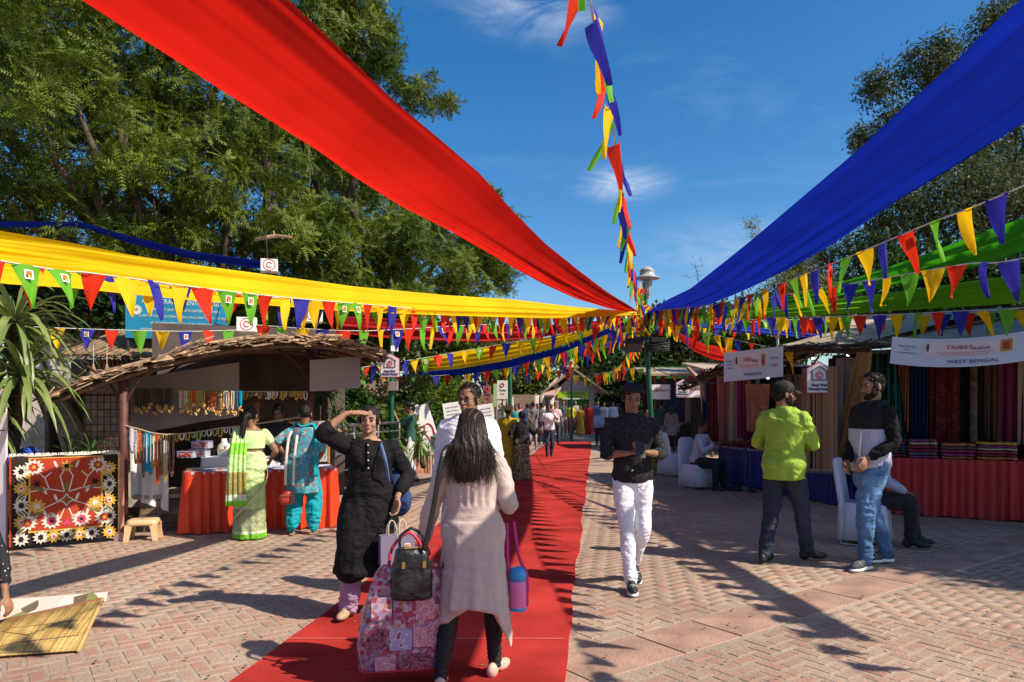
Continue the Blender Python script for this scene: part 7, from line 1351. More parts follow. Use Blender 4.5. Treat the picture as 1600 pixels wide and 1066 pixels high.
# long wavy hair: a soft mass and several hundred strands over it
hc = b.hc
g = Geo(); R = b.hr; g.ell(b.H((0, .022, .036)), (.082, .098, .085), R, 18, 12); g.ell(b.H((0, .05, -.03)), (.085, .072, .10), R)
g.tube([b.H((0, .050, .02)), b.H((0, .085, -.09)), b.H((.01, .105, -.19)), b.H((.02, .105, -.27)), b.H((.015, .10, -.335))], [(.084, .055), (.106, .048), (.114, .036), (.098, .024), (.07, .010)], 14, side=(1, 0, 0), sub=3)
me = remesh(g, .007, 1, lambda co: .006*np.sin(co[:, 0]*150+6*vnoise(co*np.array([6, 6, 9])))+.004*vnoise(co*np.array([90, 90, 14]))); me.materials.append(HAIRB); obj('hair', me, None, w1)
g = Geo()
for q in range(950):
    a = random.uniform(-1.75, 1.75)+PI/2; el = random.uniform(.1, 1.35); o = b.H((.083*math.cos(a)*math.cos(el), .022+.10*math.sin(a)*math.cos(el), .036+.086*math.sin(el))); end = random.uniform(-.17, -.37); ex = math.cos(a)*.135+random.gauss(0, .034); ph = random.uniform(0, 6.3); am = random.uniform(.004, .018); pts = [o]; m1 = b.H((math.cos(a)*.104, .03+.062*math.sin(a)+.035, -.07)); n_ = 9
    for s in range(1, n_):
        t = s/(n_-1); z = -.07+(end+.07)*t; pts.append(b.H((math.cos(a)*.104*(1-t)+ex*t+am*math.sin(ph+t*8)*t, .045+.062*math.sin(a)*(1-.3*t)+.045*math.sin(min(1, t*1.4)*PI/2)+random.uniform(-.004, .004)+am*.7*math.cos(ph+t*8)*t, z)))
    r_ = random.uniform(.0009, .0021); g.tube([pts[0], m1]+pts[2:], [r_, r_*1.1]+[r_*(1.1-.9*i/(n_-2)) for i in range(n_-2)], 4, round_end=False)
obj('hair_strands', g, HAIRB, w1, True, kind='stuff')
# her things
BAGL = mat('black_leather', (.012, .011, .012), .35, .2, 6, .3, 90, spec=.5); BRS = mat('brass_fitting', (.45, .30, .10), .35, .1, metal=.9)
t = thing('handbag', 'black leather shoulder bag with brass fittings at the hip of the cardigan woman', 'handbag', P(643, 893, 3.86), .25)
g = Geo(); g.loft([[(w*math.copysign(abs(math.cos(2*PI*j/24))**.5, math.cos(2*PI*j/24)), d*math.copysign(abs(math.sin(2*PI*j/24))**.5, math.sin(2*PI*j/24)), z) for j in range(24)] for w, d, z in ((.085, .05, -.145), (.112, .065, -.14), (.108, .062, 0), (.085, .05, .10), (.078, .035, .125), (.05, .02, .128))]); me = remesh(g, .008, 2, wrinkle(.003, 2, 6)); me.materials.append(BAGL); obj('bag_body', me, None, t)
for z in (.05,): g = Geo().box((0, -.060, z), (.215, .012, .03)); obj('belt', g, BAGL, t)
for x in (-.06, .06): g = Geo(); g.tube([(x, -.02, .11), (x*.9, -.01, .20), (0, -.01, .225), (-x*.0, -.01, .225)] if False else [(x, 0, .11), (x, .0, .19), (0, .0, .235)], [.008]*3, 6, sub=3); obj('handle', g, BAGL, t, True)
for x in (-.05, .06): g = Geo(); g.box((x, -.070, .05), (.018, .008, .036)); obj('buckle', g, BRS, t)
g = Geo(); g.tube([(-.04, -.03, .131), (.05, -.03, .133)], [.006]*2, 6); obj('zip', g, BRS, t)
g = Geo(); c_ = P(643, 893, 3.86); st = [P(663, 860, 3.82), P(676, 800, 3.83), P(686, 740, 3.83), P(694, 706, 3.86), P(703, 697, 3.95), P(706, 705, 4.05)]; Rm = Matrix.Rotation(-.25, 3, 'Z'); g.tube([Rm @ (p-c_) for p in st], [(.014, .004)]*6, 6, sub=4); obj('shoulder_strap', g, BAGL, t, True)
QM = patmat('patchwork_print', 'cells', [(.42, .12, .18), (.48, .28, .34), (.38, .05, .08), (.30, .22, .36), (.48, .36, .38), (.42, .09, .15), (.24, .06, .10), (.44, .22, .18)], 44, .22); QD = patmat('patchwork_fine_print', 'blotch', [(.50, .12, .18), (.62, .45, .50), (.35, .06, .10), (.60, .30, .34)], 48, .22)
t = thing('quilt_bag', 'large see-through bag of pink patchwork quilt carried by the cardigan woman', 'bag', P(630, 1042, 3.95), .2); qz = t.location.z = max(.02, t.location.z)
g = Geo(); n = 40
def sq(a, p): return math.copysign(abs(a)**p, a)
g.loft([[((w+.008*math.sin(7*2*PI*j/n+z*20))*sq(math.cos(2*PI*j/n), .45)+sh_, d*sq(math.sin(2*PI*j/n), .45), z) for j in range(n)] for w, d, z, sh_ in ((.15, .06, 0, .02), (.235, .105, .012, .0), (.24, .12, .15, -.005), (.225, .12, .30, .0), (.20, .105, .44, .02), (.17, .085, .53, .035), (.14, .05, .56, .045))])
me = remesh(g, .012, 1, wrinkle(.006, 1.4, 5)); me.materials.append(QM); obj('quilt', me, None, t)
for (x, z, w, h) in ((-.12, .36, .12, .13), (.0, .34, .13, .14), (.11, .35, .11, .13), (-.15, .2, .12, .12), (-.02, .19, .13, .12), (.1, .2, .12, .12), (-.1, .07, .12, .09), (.05, .07, .14, .09)): g = Geo().box((x, -.123 if z < .4 else -.11, z), (w-.012, .010, h-.012)); obj('patch', g, random.choice([QD, QM, patmat('patch_petals', 'dots', [(.35, .05, .12), (.52, .40, .48), (.36, .30, .46)], 34, .22), patmat('patch_dark', 'blotch', [(.20, .04, .07), (.40, .16, .2), (.14, .03, .05)], 60, .22)]), t)
for z, k_ in ((.545, .16), (.02, .235)): g = Geo(); g.tube([(k_*sq(math.cos(a), .45)+(.04 if z > .3 else 0), (.06 if z > .3 else .11)*sq(math.sin(a), .45), z) for a in np.linspace(0, 2*PI, 30)], [.007]*30, 5); obj('piping', g, mat('crimson_piping', (.60, .03, .07), .4), t, True)
g = Geo(); g.tube([(-.08, -.02, .55), (-.06, -.01, .66), (.03, 0, .74), (.10, 0, .66), (.12, -.02, .55)], [.009]*5, 6, sub=3); obj('handle', g, MATS['crimson_piping'], t, True)
PKP = mat('pink_bottle_plastic', (.75, .18, .42), .35, .05, spec=.5); BLP = mat('sky_blue_bottle_cap', (.03, .30, .62), .3, .05, spec=.5); MAG = mat('magenta_strap', (.50, .03, .22), .6)
t = thing('water_bottle', 'pink flask with sky blue cap hanging from a magenta strap beside the cardigan woman', 'bottle', P(809, 953, 4.0)); g = Geo(); g.loft([[(r*math.cos(2*PI*j/24), r*math.sin(2*PI*j/24), z) for j in range(24)] for r, z in ((.045, .012), (.048, .02), (.048, .15), (.045, .17))]); obj('flask', g, PKP, t, True)
g = Geo(); g.loft([[(r*math.cos(2*PI*j/24), r*math.sin(2*PI*j/24), z) for j in range(24)] for r, z in ((.047, .168), (.048, .19), (.044, .22), (.030, .238), (.01, .243))]); obj('cap', g, BLP, t, True); g = Geo(); g.tube([(0, 0, 0), (0, 0, .018)], [.048]*2, 24, round_end=False); obj('base_ring', g, BLP, t, True)
for sx, tp in ((-1, (792, 818)), (1, (803, 815))): g = Geo(); o = P(809, 953, 4.0); e = P(*tp, 3.98)-o; g.tube([(sx*.047, 0, .02), (sx*.052, 0, .19), tuple(e*.6+Vector((sx*.02, 0, 0))), tuple(e)], [(.009, .0025)]*4, 6, sub=3); obj('strap', g, MAG, t, True)
# ---- woman in black with raised arm
H_ = 1.53; k = H_/1.7; c = (-1.03, 5.25); rz = .12; L = at(*c, rz, k)
b = Body(H_, lean=(-.015, -.03), arms=[dict(w=L(620, 778, 5.15), pole=(.6, .5, -.1), hd=(-.05, -.1, -1), palm=(-.6, -.6, 0), thumb=(-.6, -.8, 0), curl=.9), dict(w=(-.175, -.15, 1.655), pole=(-1, -.1, -.75), hd=(.96, .12, .02), palm=(0, .35, -1), thumb=(0, 1, -.2), curl=.15)], legs=[dict(a=(.10, .12, .10), fp=.2), dict(a=L(545, 948, 5.18), fy=-.3)], head=(-.02, .04, -.05), fem=1, belly=.14, thick=1.06)
w2 = person('woman in a long black kurta shading her eyes with one raised hand', (*c, 0), rz, b, 'tan', vox=.016)
hair_woman(b, w2, style='bun')
KUR = mat('black_linen', (.014, .013, .015), .8, .25, 5, .5, 160, crease=.6, spec=.1)
b.legtube
g = Geo(); b.torso(g, .88, 1.435, lambda z: .020, n=40)
for i in (0, 1): b.armtube(g, i, t1=(.84 if i == 0 else .62), off=lambda c_: .016+.008*c_)
for q in (-1, 1): g.ell(b.tp(Vector((q*.070, -.072, 1.235))), (.068, .062, .068))
b.skirt(g, .37, 1.05, (.245, .20), (.180, .140), off=(-.05, -.05), n=60, amp=.04, k=7); b.legtube(g, 0, .035, .55); b.legtube(g, 1, .075, .62); sh, e, w, a = b.arm[0]; p = e+(w-e)*.55; d = (w-e).normalized(); g.tube([p-d*.02, p+d*.035], [.054, .056], 12); sh, e, w, a = b.arm[1]; p = e+(w-e)*.16; d = (w-e).normalized(); g.tube([p-d*.03, p+d*.02], [.056, .060], 12)
garment('kurta', g, KUR, w2, .011, wrinkle(.0085, .9, 8), 1); collar(b, w2, KUR, .068, 1.44)
g = Geo(); g.tube([b.tp(Vector((0.0, -.112, 1.42))), b.tp(Vector((.0, -.150, 1.33))), b.tp(Vector((0, -.168, 1.24)))], [(.014, .004)]*3, 6, side=(1, 0, 0)); obj('placket', g, KUR, w2, True)
for z, y in ((1.40, -.128), (1.34, -.152), (1.28, -.168), (1.22, -.176)): g = Geo(); g.ell(b.tp(Vector((0, y, z))), .006, None, 8, 5); obj('button', g, WHT, w2, True)
PUR = mat('mauve_trouser_cloth', (.34, .21, .34), .85, .08, 4, .3, 90, crease=.6); trousers(b, w2, PUR, fit=[.10, .105, .10, .095, .085, .08, .075], z1=1.0, amp=.009)
for i in (0, 1): shoe(b, i, w2, mat('tan_shoe', (.42, .28, .17), .7))
g = Geo(); n_ = 10; 
for q in (-1, 1): g.ell(b.hc+b.hr @ Vector((q*.030, -.088, -.004)), (.018, .004, .009), b.hr, 10, 6)
g = Geo(); g.tube([w+d*.0+Vector((.027*math.cos(a_), .0, .0))*1 for a_ in (0, 1)], [.004]*2, 5) if False else None
DEN = mat('navy_denim', (.025, .045, .14), .85, .15, 6, .4, 120)
t = thing('shoulder_bag', 'navy denim shoulder bag under the left arm of the woman in black', 'bag', P(617, 765, 5.3), -.3); g = Geo(); g.ell((0, 0, 0), (.11, .07, .15)); g.ell((.02, 0, -.08), (.12, .07, .12)); g.ell((-.05, -.03, .06), (.05, .04, .09)); me = remesh(g, .010, 2, wrinkle(.007, 1.2, 3)); me.materials.append(DEN); obj('bag_body', me, None, t); o_ = P(617, 765, 5.3); Rm = Matrix.Rotation(.3, 3, 'Z')
for pts in ([(607, 752, 5.12), (603, 725, 5.06), (598, 705, 5.09), (595, 694, 5.16), (598, 690, 5.27)],): g = Geo(); g.tube([Rm @ (P(*p)-o_) for p in pts], [(.014, .004)]*5, 6, sub=4); obj('strap', g, mat('blue_strap', (.10, .16, .34), .7), t, True)
for q, (px, py, dx) in enumerate([(612, 882, 0), (628, 880, .03)]):
    t = thing('paper_bag', ['grey lilac paper bag in the hand of the woman in black, nearer one', 'grey lilac paper bag with small yellow label, second in her hand'][q], 'paper bag', P(px, py, 5.05+.05*q), .4); PB_ = mat('lilac_paper', (.20, .17, .25), .7, .05); w_h, d_h, h_h = .085, .035, .21
    g = Geo(); g.loft([[(-w_h, -d_h, 0), (w_h, -d_h, 0), (w_h, d_h, 0), (-w_h, d_h, 0)], [(-w_h, -d_h, h_h), (w_h, -d_h, h_h), (w_h, d_h, h_h), (-w_h, d_h, h_h)]]); obj('bag_body', g, PB_, t)
    for sy in (-1, 1): g = Geo(); g.tube([(-.03, sy*d_h, h_h-.01), (-.025, sy*d_h*.5, h_h+.07), (0, 0, h_h+.10), (.025, sy*d_h*.5, h_h+.07), (.03, sy*d_h, h_h-.01)], [.004]*5, 5, sub=3); obj('rope_handle', g, mat('cream_rope', (.6, .5, .36), .9), t, True)
    if q: obj('label', Geo().box((.03, -d_h-.002, .13), (.04, .003, .03)), WHT, t); obj('label_print', Geo().box((.03, -d_h-.005, .13), (.03, .002, .02)), ORG, t)
# ---- man with glasses in white kurta
H_ = 1.70; c = (-.345, 5.65); rz = -.05
b = Body(H_, arms=[dict(w=(.25, -.03, .86)), dict(w=(-.25, -.03, .86))], legs=[dict(a=(.08, -.1, .085)), dict(a=(-.09, .1, .085))], head=(.06, .03, -.35), belly=.2, thick=1.05)
m1 = person('middle-aged man with glasses in a white kurta facing the camera behind the cardigan woman', (*c, 0), rz, b, 'brown', vox=.016)
hair_short(b, m1, vol=1.04, bald=.0); shirt(b, m1, WHC, z0=.55, sleeve=.95, off=.03, soff=.018, flare=.06, amp=.006); collar(b, m1, WHC); trousers(b, m1, WHC, fit=[.1, .1, .09, .08, .075, .07, .065])
for i in (0, 1): shoe(b, i, m1, mat('brown_leather', (.07, .035, .02), .5))
g = Geo()
for q in (-1, 1): g.tube([b.H((q*.031+.024*math.cos(a), -.096+.006*abs(math.cos(a)), -.004+.017*math.sin(a))) for a in np.linspace(0, 2*PI, 18)], [.0022]*18, 5); g.tube([b.H((q*.055, -.090, .0)), b.H((q*.078, -.05, .002)), b.H((q*.082, .01, .0))], [.0022]*3, 5)
g.tube([b.H((-.008, -.1, 0)), b.H((.008, -.1, 0))], [.0022]*2, 5); obj('spectacles', g, DARKM, m1, True)
# ---- young man with phone
H_ = 1.71; k = H_/1.7; c = (1.03, 6.13); rz = .0; L = at(*c, rz, k)
b = Body(H_, arms=[dict(w=(.075, -.265, 1.15), pole=(.75, .55, -.6), hd=(-.75, -.3, .22), palm=(-.1, -.2, 1), thumb=(0, .6, 1), curl=.8), dict(w=(-.075, -.25, 1.145), pole=(-.75, .5, -.6), hd=(.8, -.3, .12), palm=(.1, -.2, 1), thumb=(0, .6, 1), curl=.7)], legs=[dict(a=(.045, .20, .155), fp=.55, fy=.1), dict(a=(-.045, -.20, .085), fy=-.05)], head=(.22, .03, .0), thick=.95)
m2 = person('young man in black dotted shirt and white trousers looking at a phone beside the carpet', (*c, 0), rz, b, 'brown', vox=.016)
hair_short(b, m2, vol=1.02, fringe=1); BDOT = patmat('black_dotted_shirt', 'dots', [(.32, .30, .30), (.018, .017, .02), (.014, .013, .016)], 38, .85, bump=.3); BDOT.node_tree.nodes['Color Ramp'].color_ramp.elements[1].position = .10
shirt(b, m2, BDOT, z0=.885, sleeve=.66, off=.015, soff=.010, amp=.0065, cuff=1, vox=.010); collar(b, m2, BDOT, .064)
for q in range(6): g = Geo(); z = 1.38-.075*q; rx, ry, yo = prof(z); g.ell(b.tp(Vector((0, -(ry*.95+.018)+yo, z))), .0055, None, 8, 5); obj('button', g, DARKM, m2, True)
trousers(b, m2, WHC, off=.009, vox=.010, amp=.005)
for i in (0, 1): shoe(b, i, m2, mat('black_mesh_shoe', (.02, .02, .022), .7, .2, 30), WHT)
t = thing('phone', 'dark mobile phone held by the young man in black shirt', 'phone', Vector((c[0], c[1], 0))+Vector((.0, -.375, 1.185))); t.rotation_euler = (-.6, .1, .1); obj('phone_body', Geo().box((0, 0, 0), (.075, .010, .15)), DARKM, t); obj('screen', Geo().box((0, .006, 0), (.068, .002, .14)), mat('dark_screen', (.02, .025, .03), .1), t)
# ---- man in lime shirt and cap
H_ = 1.76; k = H_/1.7; c = (2.66, 7.0); rz = math.radians(140); L = at(*c, rz, k)
b = Body(H_, arms=[dict(w=(.17, -.27, 1.08), pole=(.7, .8, -.5), hd=(-.5, -.8, .1), palm=(0, 0, 1), curl=.9), dict(w=(-.10, -.28, 1.10), pole=(-.8, .7, -.6), hd=(.5, -.8, .1), palm=(0, 0, 1), curl=.9)], legs=[dict(a=L(1194, 866, 6.98)[:2]+(.085,), fy=.0), dict(a=L(1262, 866, 7.08)[:2]+(.085,), fy=-.75)], head=(.05, 0, -.80), thick=1.0, belly=.05)
m3 = person('man in lime green shirt and black cap standing with his back half turned', (*c, 0), rz, b, 'brown', vox=.016)
hair_short(b, m3, vol=.93); LIM = mat('lime_shirt_cloth', (.30, .46, .05), .85, .08, 4, .4, 110, crease=.7); shirt(b, m3, LIM, z0=.80, sleeve=.78, off=.024, soff=.018, amp=.010, cuff=1, flare=.08); collar(b, m3, LIM, .064)
JN = mat('indigo_jeans', (.022, .030, .055), .85, .2, 7, .4, 130, crease=.6); trousers(b, m3, JN, off=.016, amp=.007)
for i in (0, 1): shoe(b, i, m3, mat('black_shoe', (.012, .012, .013), .55), None)
g = Geo(); g.ell(b.H((0, .012, .055)), (.086, .104, .078), b.hr, 20, 12); me = remesh(g, .007, 1); co = None; me.materials.append(mat('black_cap_cloth', (.018, .018, .020), .8)); obj('cap', me, None, m3)
g = Geo(); rows = []
for s in np.linspace(0, 1, 5): rows.append([b.H(((.072-.012*s)*math.sin(a)*(1-.15*s), -.075-.085*s*math.cos(a*.8), .050-.018*s-.018*math.sin(a)**2)) for a in np.linspace(-1.35, 1.35, 13)])
g.loft([[tuple(v) for v in r] for r in rows], cap=False, closed=False); g.loft([[tuple(v-Vector((0, 0, .006))) for v in r] for r in rows][::-1], cap=False, closed=False); obj('cap_peak', g, MATS['black_cap_cloth'], m3, True)
def beard(b, root, heavy=1.0):
    g = Geo(); R = b.hr; g.ell(b.H((0, -.029, -.074)), (.0545*heavy, .0535, .0445), R); g.ell(b.H((0, -.066, -.098)), (.027, .023, .02), R)
    for q in (-1, 1): g.ell(b.H((q*.060, -.022, -.045)), (.012, .036, .045), R); g.tube([b.H((q*.003, -.100, -.050)), b.H((q*.022, -.094, -.054)), b.H((q*.030, -.084, -.072))], [.006, .0055, .006], 6)
    me = remesh(g, .005, 0, hairfn(.002, (80, 80, 80), (160, 160, 160))); n = len(me.vertices); co = np.empty(n*3, np.float32); me.vertices.foreach_get('co', co); co = co.reshape(-1, 3)
    loc = (co-np.array(b.hc)) @ np.array(R)   # carve the mouth and cheeks clear
    mth = (np.abs(loc[:, 0]) < .021) & (loc[:, 2] > -.074) & (loc[:, 2] < -.052) & (loc[:, 1] < -.06); loc[:, 1] += np.where(mth, .02, 0); hi = (loc[:, 2] > -.046) & (np.abs(loc[:, 0]) < .052); loc[:, 1] += np.where(hi, .03, 0)
    co = loc @ np.array(R).T+np.array(b.hc); me.vertices.foreach_set('co', co.astype(np.float32).ravel()); me.update(); me.materials.append(BEARD); obj('beard', me, None, root)
beard(b, m3)
# ---- tall bearded man
H_ = 1.84; k = H_/1.7; c = (3.42, 6.85); rz = math.radians(-72); L = at(*c, rz, k)
b = Body(H_, arms=[dict(w=L(1356, 716, 6.66), pole=(.6, .9, -.3), hd=L(1340, 740, 6.6) and tuple((Vector(L(1344, 736, 6.6))-Vector(L(1356, 716, 6.66))).normalized()), palm=(-1, 0, 0), curl=.6), dict(w=(-.06, -.19, .93), pole=(-.6, .8, -.3), palm=(1, 0, 0), curl=.6)], legs=[dict(a=L(1352, 868, 6.72)[:2]+(.085,), fy=.25), dict(a=L(1384, 868, 7.0)[:2]+(.085,), fy=-.1)], head=(.10, 0, -.10), thick=1.0, belly=.12, lean=(0, .02))
m4 = person('tall bearded man in black and pale grey long sleeved top facing left', (*c, 0), rz, b, 'brown', vox=.016)
hair_short(b, m4, vol=1.03); beard(b, m4, 1.02); JB = zmat('faded_blue_jeans', [(0, (.06, .14, .28)), (.3, (.09, .19, .36)), (.62, (.13, .25, .43)), (.82, (.08, .17, .33))], var=.22, noise=9)
LAV = zmat('black_and_lavender_top', [(0, (.42, .43, .56)), (1.215, (.012, .012, .014))]); g = Geo(); b.torso(g, .84, 1.462, lambda z: .020, n=40); garment('shirt', g, LAV, m4, .009, wrinkle(.009, .9, 12), 1)
for i in (0, 1): g = Geo(); b.armtube(g, i, t1=.93, off=.012); garment('sleeve', g, BLKC, m4, .009, wrinkle(.006, 1.3, 13+i), 1)
g = Geo(); p0 = b.tp(Vector((.05, -.155, 1.20))); p1 = b.tp(Vector((.055, -.168, .98))); g.tube([p0, (p0+p1)/2+Vector((.004, -.006, 0)), p1], [(.010, .004)]*3, 6); obj('zip_stripe', g, WHT, m4, True)
trousers(b, m4, JB, off=.018, amp=.008)
for i in (0, 1): shoe(b, i, m4, mat('slate_trainer', (.05, .055, .065), .7, .2, 20), WHT)
# ---- woman in green saree
H_ = 1.52; k = H_/1.7; c = (-3.03, 8.28); rz = PI+.25
b = Body(H_, lean=(-.02, -.10), arms=[dict(w=(.20, -.22, .90), pole=(.7, .7, -.1)), dict(w=(-.24, -.26, 1.0), pole=(-.7, .6, -.5), curl=.7)], legs=[dict(a=(.08, 0, .085)), dict(a=(-.08, .02, .085))], head=(.35, 0, -.55), fem=1, thick=1.1, belly=.1)
m5 = person('woman in pale green saree seen from behind at the jewellery table', (*c, 0), rz, b, 'brown', feet=True, vox=.016)
hair_woman(b, m5, style='pony'); SAR = zmat('green_saree_cloth', [(0, (.14, .42, .02)), (.085, (.50, .58, .36)), (.12, (.30, .33, .18)), (.40, (.42, .56, .22)), (.8, (.52, .68, .32))], var=.18, noise=14); BLS = mat('pale_green_blouse', (.50, .66, .30), .8, .1)
g = Geo(); b.torso(g, 1.17, 1.40, .012, n=30)
for i in (0, 1): b.armtube(g, i, t1=.24, off=.010)
garment('blouse', g, BLS, m5, .010, wrinkle(.004), 1)
g = Geo(); b.skirt(g, .015, 1.12, (.20, .17), (.168, .130), n=72, amp=.05, k=12); b.torso(g, .88, 1.10, .014, n=30); garment('saree_skirt', g, SAR, m5, .012, wrinkle(.007, 1.0, 2), 1)
PAL = zmat('saree_pallu_cloth', [(0, (.18, .50, .03)), (.52, (.50, .62, .42)), (.60, (.26, .22, .06)), (.88, (.40, .58, .22)), (1.1, (.22, .56, .05)), (1.25, (.45, .66, .28))], var=.12, noise=8)
def pallu(b, m, root, pts, wd, n=20, amp=.012, name='pallu', nf=4, side=(1, 0, 0)):
    g = Geo(); rows = []; q = []; m_ = len(pts); pts = [Vector(p) for p in pts]
    for i in range(m_-1):
        p0, p1, p2, p3 = pts[max(0, i-1)], pts[i], pts[i+1], pts[min(m_-1, i+2)]
        for s in range(6): t = s/6; q.append((.5*((2*p1)+(p2-p0)*t+(2*p0-5*p1+4*p2-p3)*t*t+(3*p1-p0-3*p2+p3)*t**3), wd[i]+(wd[i+1]-wd[i])*t))
    q.append((pts[-1], wd[-1])); S_ = Vector(side)
    for i, (p, w) in enumerate(q):
        tg = (q[min(i+1, len(q)-1)][0]-q[max(0, i-1)][0]).normalized(); s = (S_-tg*S_.dot(tg)).normalized(); nn = tg.cross(s)
        rows.append([tuple(p+s*w*(j/n-.5)+nn*amp*(math.sin(j/n*nf*2*PI+i*.08)+.4*math.sin(j/n*nf*5*PI))) for j in range(n+1)])
    g.loft(rows, cap=False, closed=False); me = g.mesh(name, m, True); o = obj(name, me, None, root); md = o.modifiers.new('thickness', 'SOLIDIFY'); md.thickness = .004; return o
pallu(b, PAL, m5, [(.05, -.17, 1.10), (.09, -.17, 1.28), b.tp(Vector((.12, -.03, 1.455))), b.tp(Vector((.13, .13, 1.33))), (.135, .16, 1.05), (.14, .20, .75), (.14, .215, .46)], [.16, .17, .17, .20, .22, .24, .25], amp=.012)
pallu(b, mat('cream_saree_border', (.50, .48, .26), .8), m5, [(-.05, -.18, 1.0), (-.21, -.03, .90), (-.20, .10, .72), (-.05, .195, .52), (.10, .205, .38), (.19, .10, .28)], [.03]*6, n=4, amp=.001, name='border', side=(0, 0, 1))
# ---- woman in teal
H_ = 1.54; k = H_/1.7; c = (-2.50, 8.55); rz = PI-.08
b = Body(H_, lean=(.0, -.10), arms=[dict(w=(.24, -.05, 1.02), pole=(.7, .6, -.3), hd=(0, -.9, -.1), curl=.9), dict(w=(-.12, -.30, .98), pole=(-.6, .5, -.5))], legs=[dict(a=(.13, .04, .085), fy=.3), dict(a=(-.13, -.03, .085), fy=-.3)], head=(.35, 0, .35), fem=1, thick=1.1)
m6 = person('woman in printed teal kurta and turquoise trousers with her back turned at the table', (*c, 0), rz, b, 'brown', vox=.016)
hair_woman(b, m6, style='bun'); TEA = patmat('teal_floral_print', 'cells', [(.06, .26, .32), (.08, .30, .36), (.05, .24, .30), (.09, .33, .38), (.30, .12, .14), (.06, .27, .33), (.28, .36, .32), (.05, .22, .28), (.07, .28, .34)], 34, .85); TRQ = mat('turquoise_cotton', (.0, .30, .36), .8, .12, 5, .2, 60)
g = Geo(); b.torso(g, .88, 1.42, lambda z: .020, n=36); 
for i in (0, 1): b.armtube(g, i, t1=.46, off=lambda c_: .012+.02*c_)
b.skirt(g, .56, 1.03, (.215, .165), (.178, .140), n=60, amp=.03, k=7); garment('kurta', g, TEA, m6, .011, wrinkle(.006, 1, 5), 1); trousers(b, m6, TRQ, fit=[.11, .12, .115, .10, .105, .095, .055], vox=.011, amp=.010)
for i in (0, 1): shoe(b, i, m6, mat('tan_sandal', (.30, .18, .10), .8), style='sandal')
pallu(b, TRQ, m6, [b.tp(Vector((.13, -.10, 1.34))), b.tp(Vector((.10, .02, 1.47))), b.tp(Vector((0, .085, 1.43))), b.tp(Vector((-.12, .02, 1.46))), b.tp(Vector((-.20, .07, 1.34))), (-.23, .13, 1.1), (-.24, .15, .78)], [.07, .07, .08, .08, .09, .10, .11], nf=2, name='scarf', side=(0, 1, .2))
g = Geo(); g.tube([b.tp(Vector((0, .06, 1.40))), b.tp(Vector((.005, .13, 1.36))), b.tp(Vector((.01, .14, 1.24)))], [.012, .010, .003], 6); obj('hair_tassel', g, HAIRM, m6, True)
t = thing('sling_bag', 'small red and brown sling bag with white strap behind the woman in teal', 'bag', P(447, 778, 8.36), .2); g = Geo(); g.ell((0, 0, 0), (.10, .045, .085)); me = remesh(g, .012, 1, wrinkle(.004)); me.materials.append(mat('red_bag_leather', (.42, .04, .025), .5, .25, 8)); obj('bag_body', me, None, t); obj('side_panel', Geo().box((.075, -.01, 0), (.04, .075, .12)), mat('brown_bag_leather', (.06, .03, .025), .5), t); obj('zip', Geo().box((0, -.05, .03), (.13, .005, .008)), BRS, t); o_ = P(447, 778, 8.36); Rm = Matrix.Rotation(-.2, 3, 'Z')
for pts in ([(446, 758, 8.34), (447, 720, 8.36), (451, 685, 8.42), (456, 674, 8.5)], [(458, 758, 8.34), (460, 715, 8.34), (463, 690, 8.38), (464, 680, 8.46)]): g = Geo(); g.tube([Rm @ (P(*p)-o_) for p in pts], [(.016, .004)]*4, 6, sub=3); obj('strap', g, mat('cream_strap', (.6, .55, .48), .8), t, True)
t = thing('handbag', 'dark handbag hanging at the left side of the woman in green saree', 'handbag', P(364, 775, 8.3), .3); g = Geo(); g.ell((0, 0, 0), (.07, .06, .11)); me = remesh(g, .012, 1, wrinkle(.006)); me.materials.append(BAGL); obj('bag_body', me, None, t); g = Geo(); g.tube([(-.03, 0, .09), (0, 0, .26), (.03, 0, .09)], [.008]*3, 6, sub=3); obj('handle', g, BAGL, t, True)
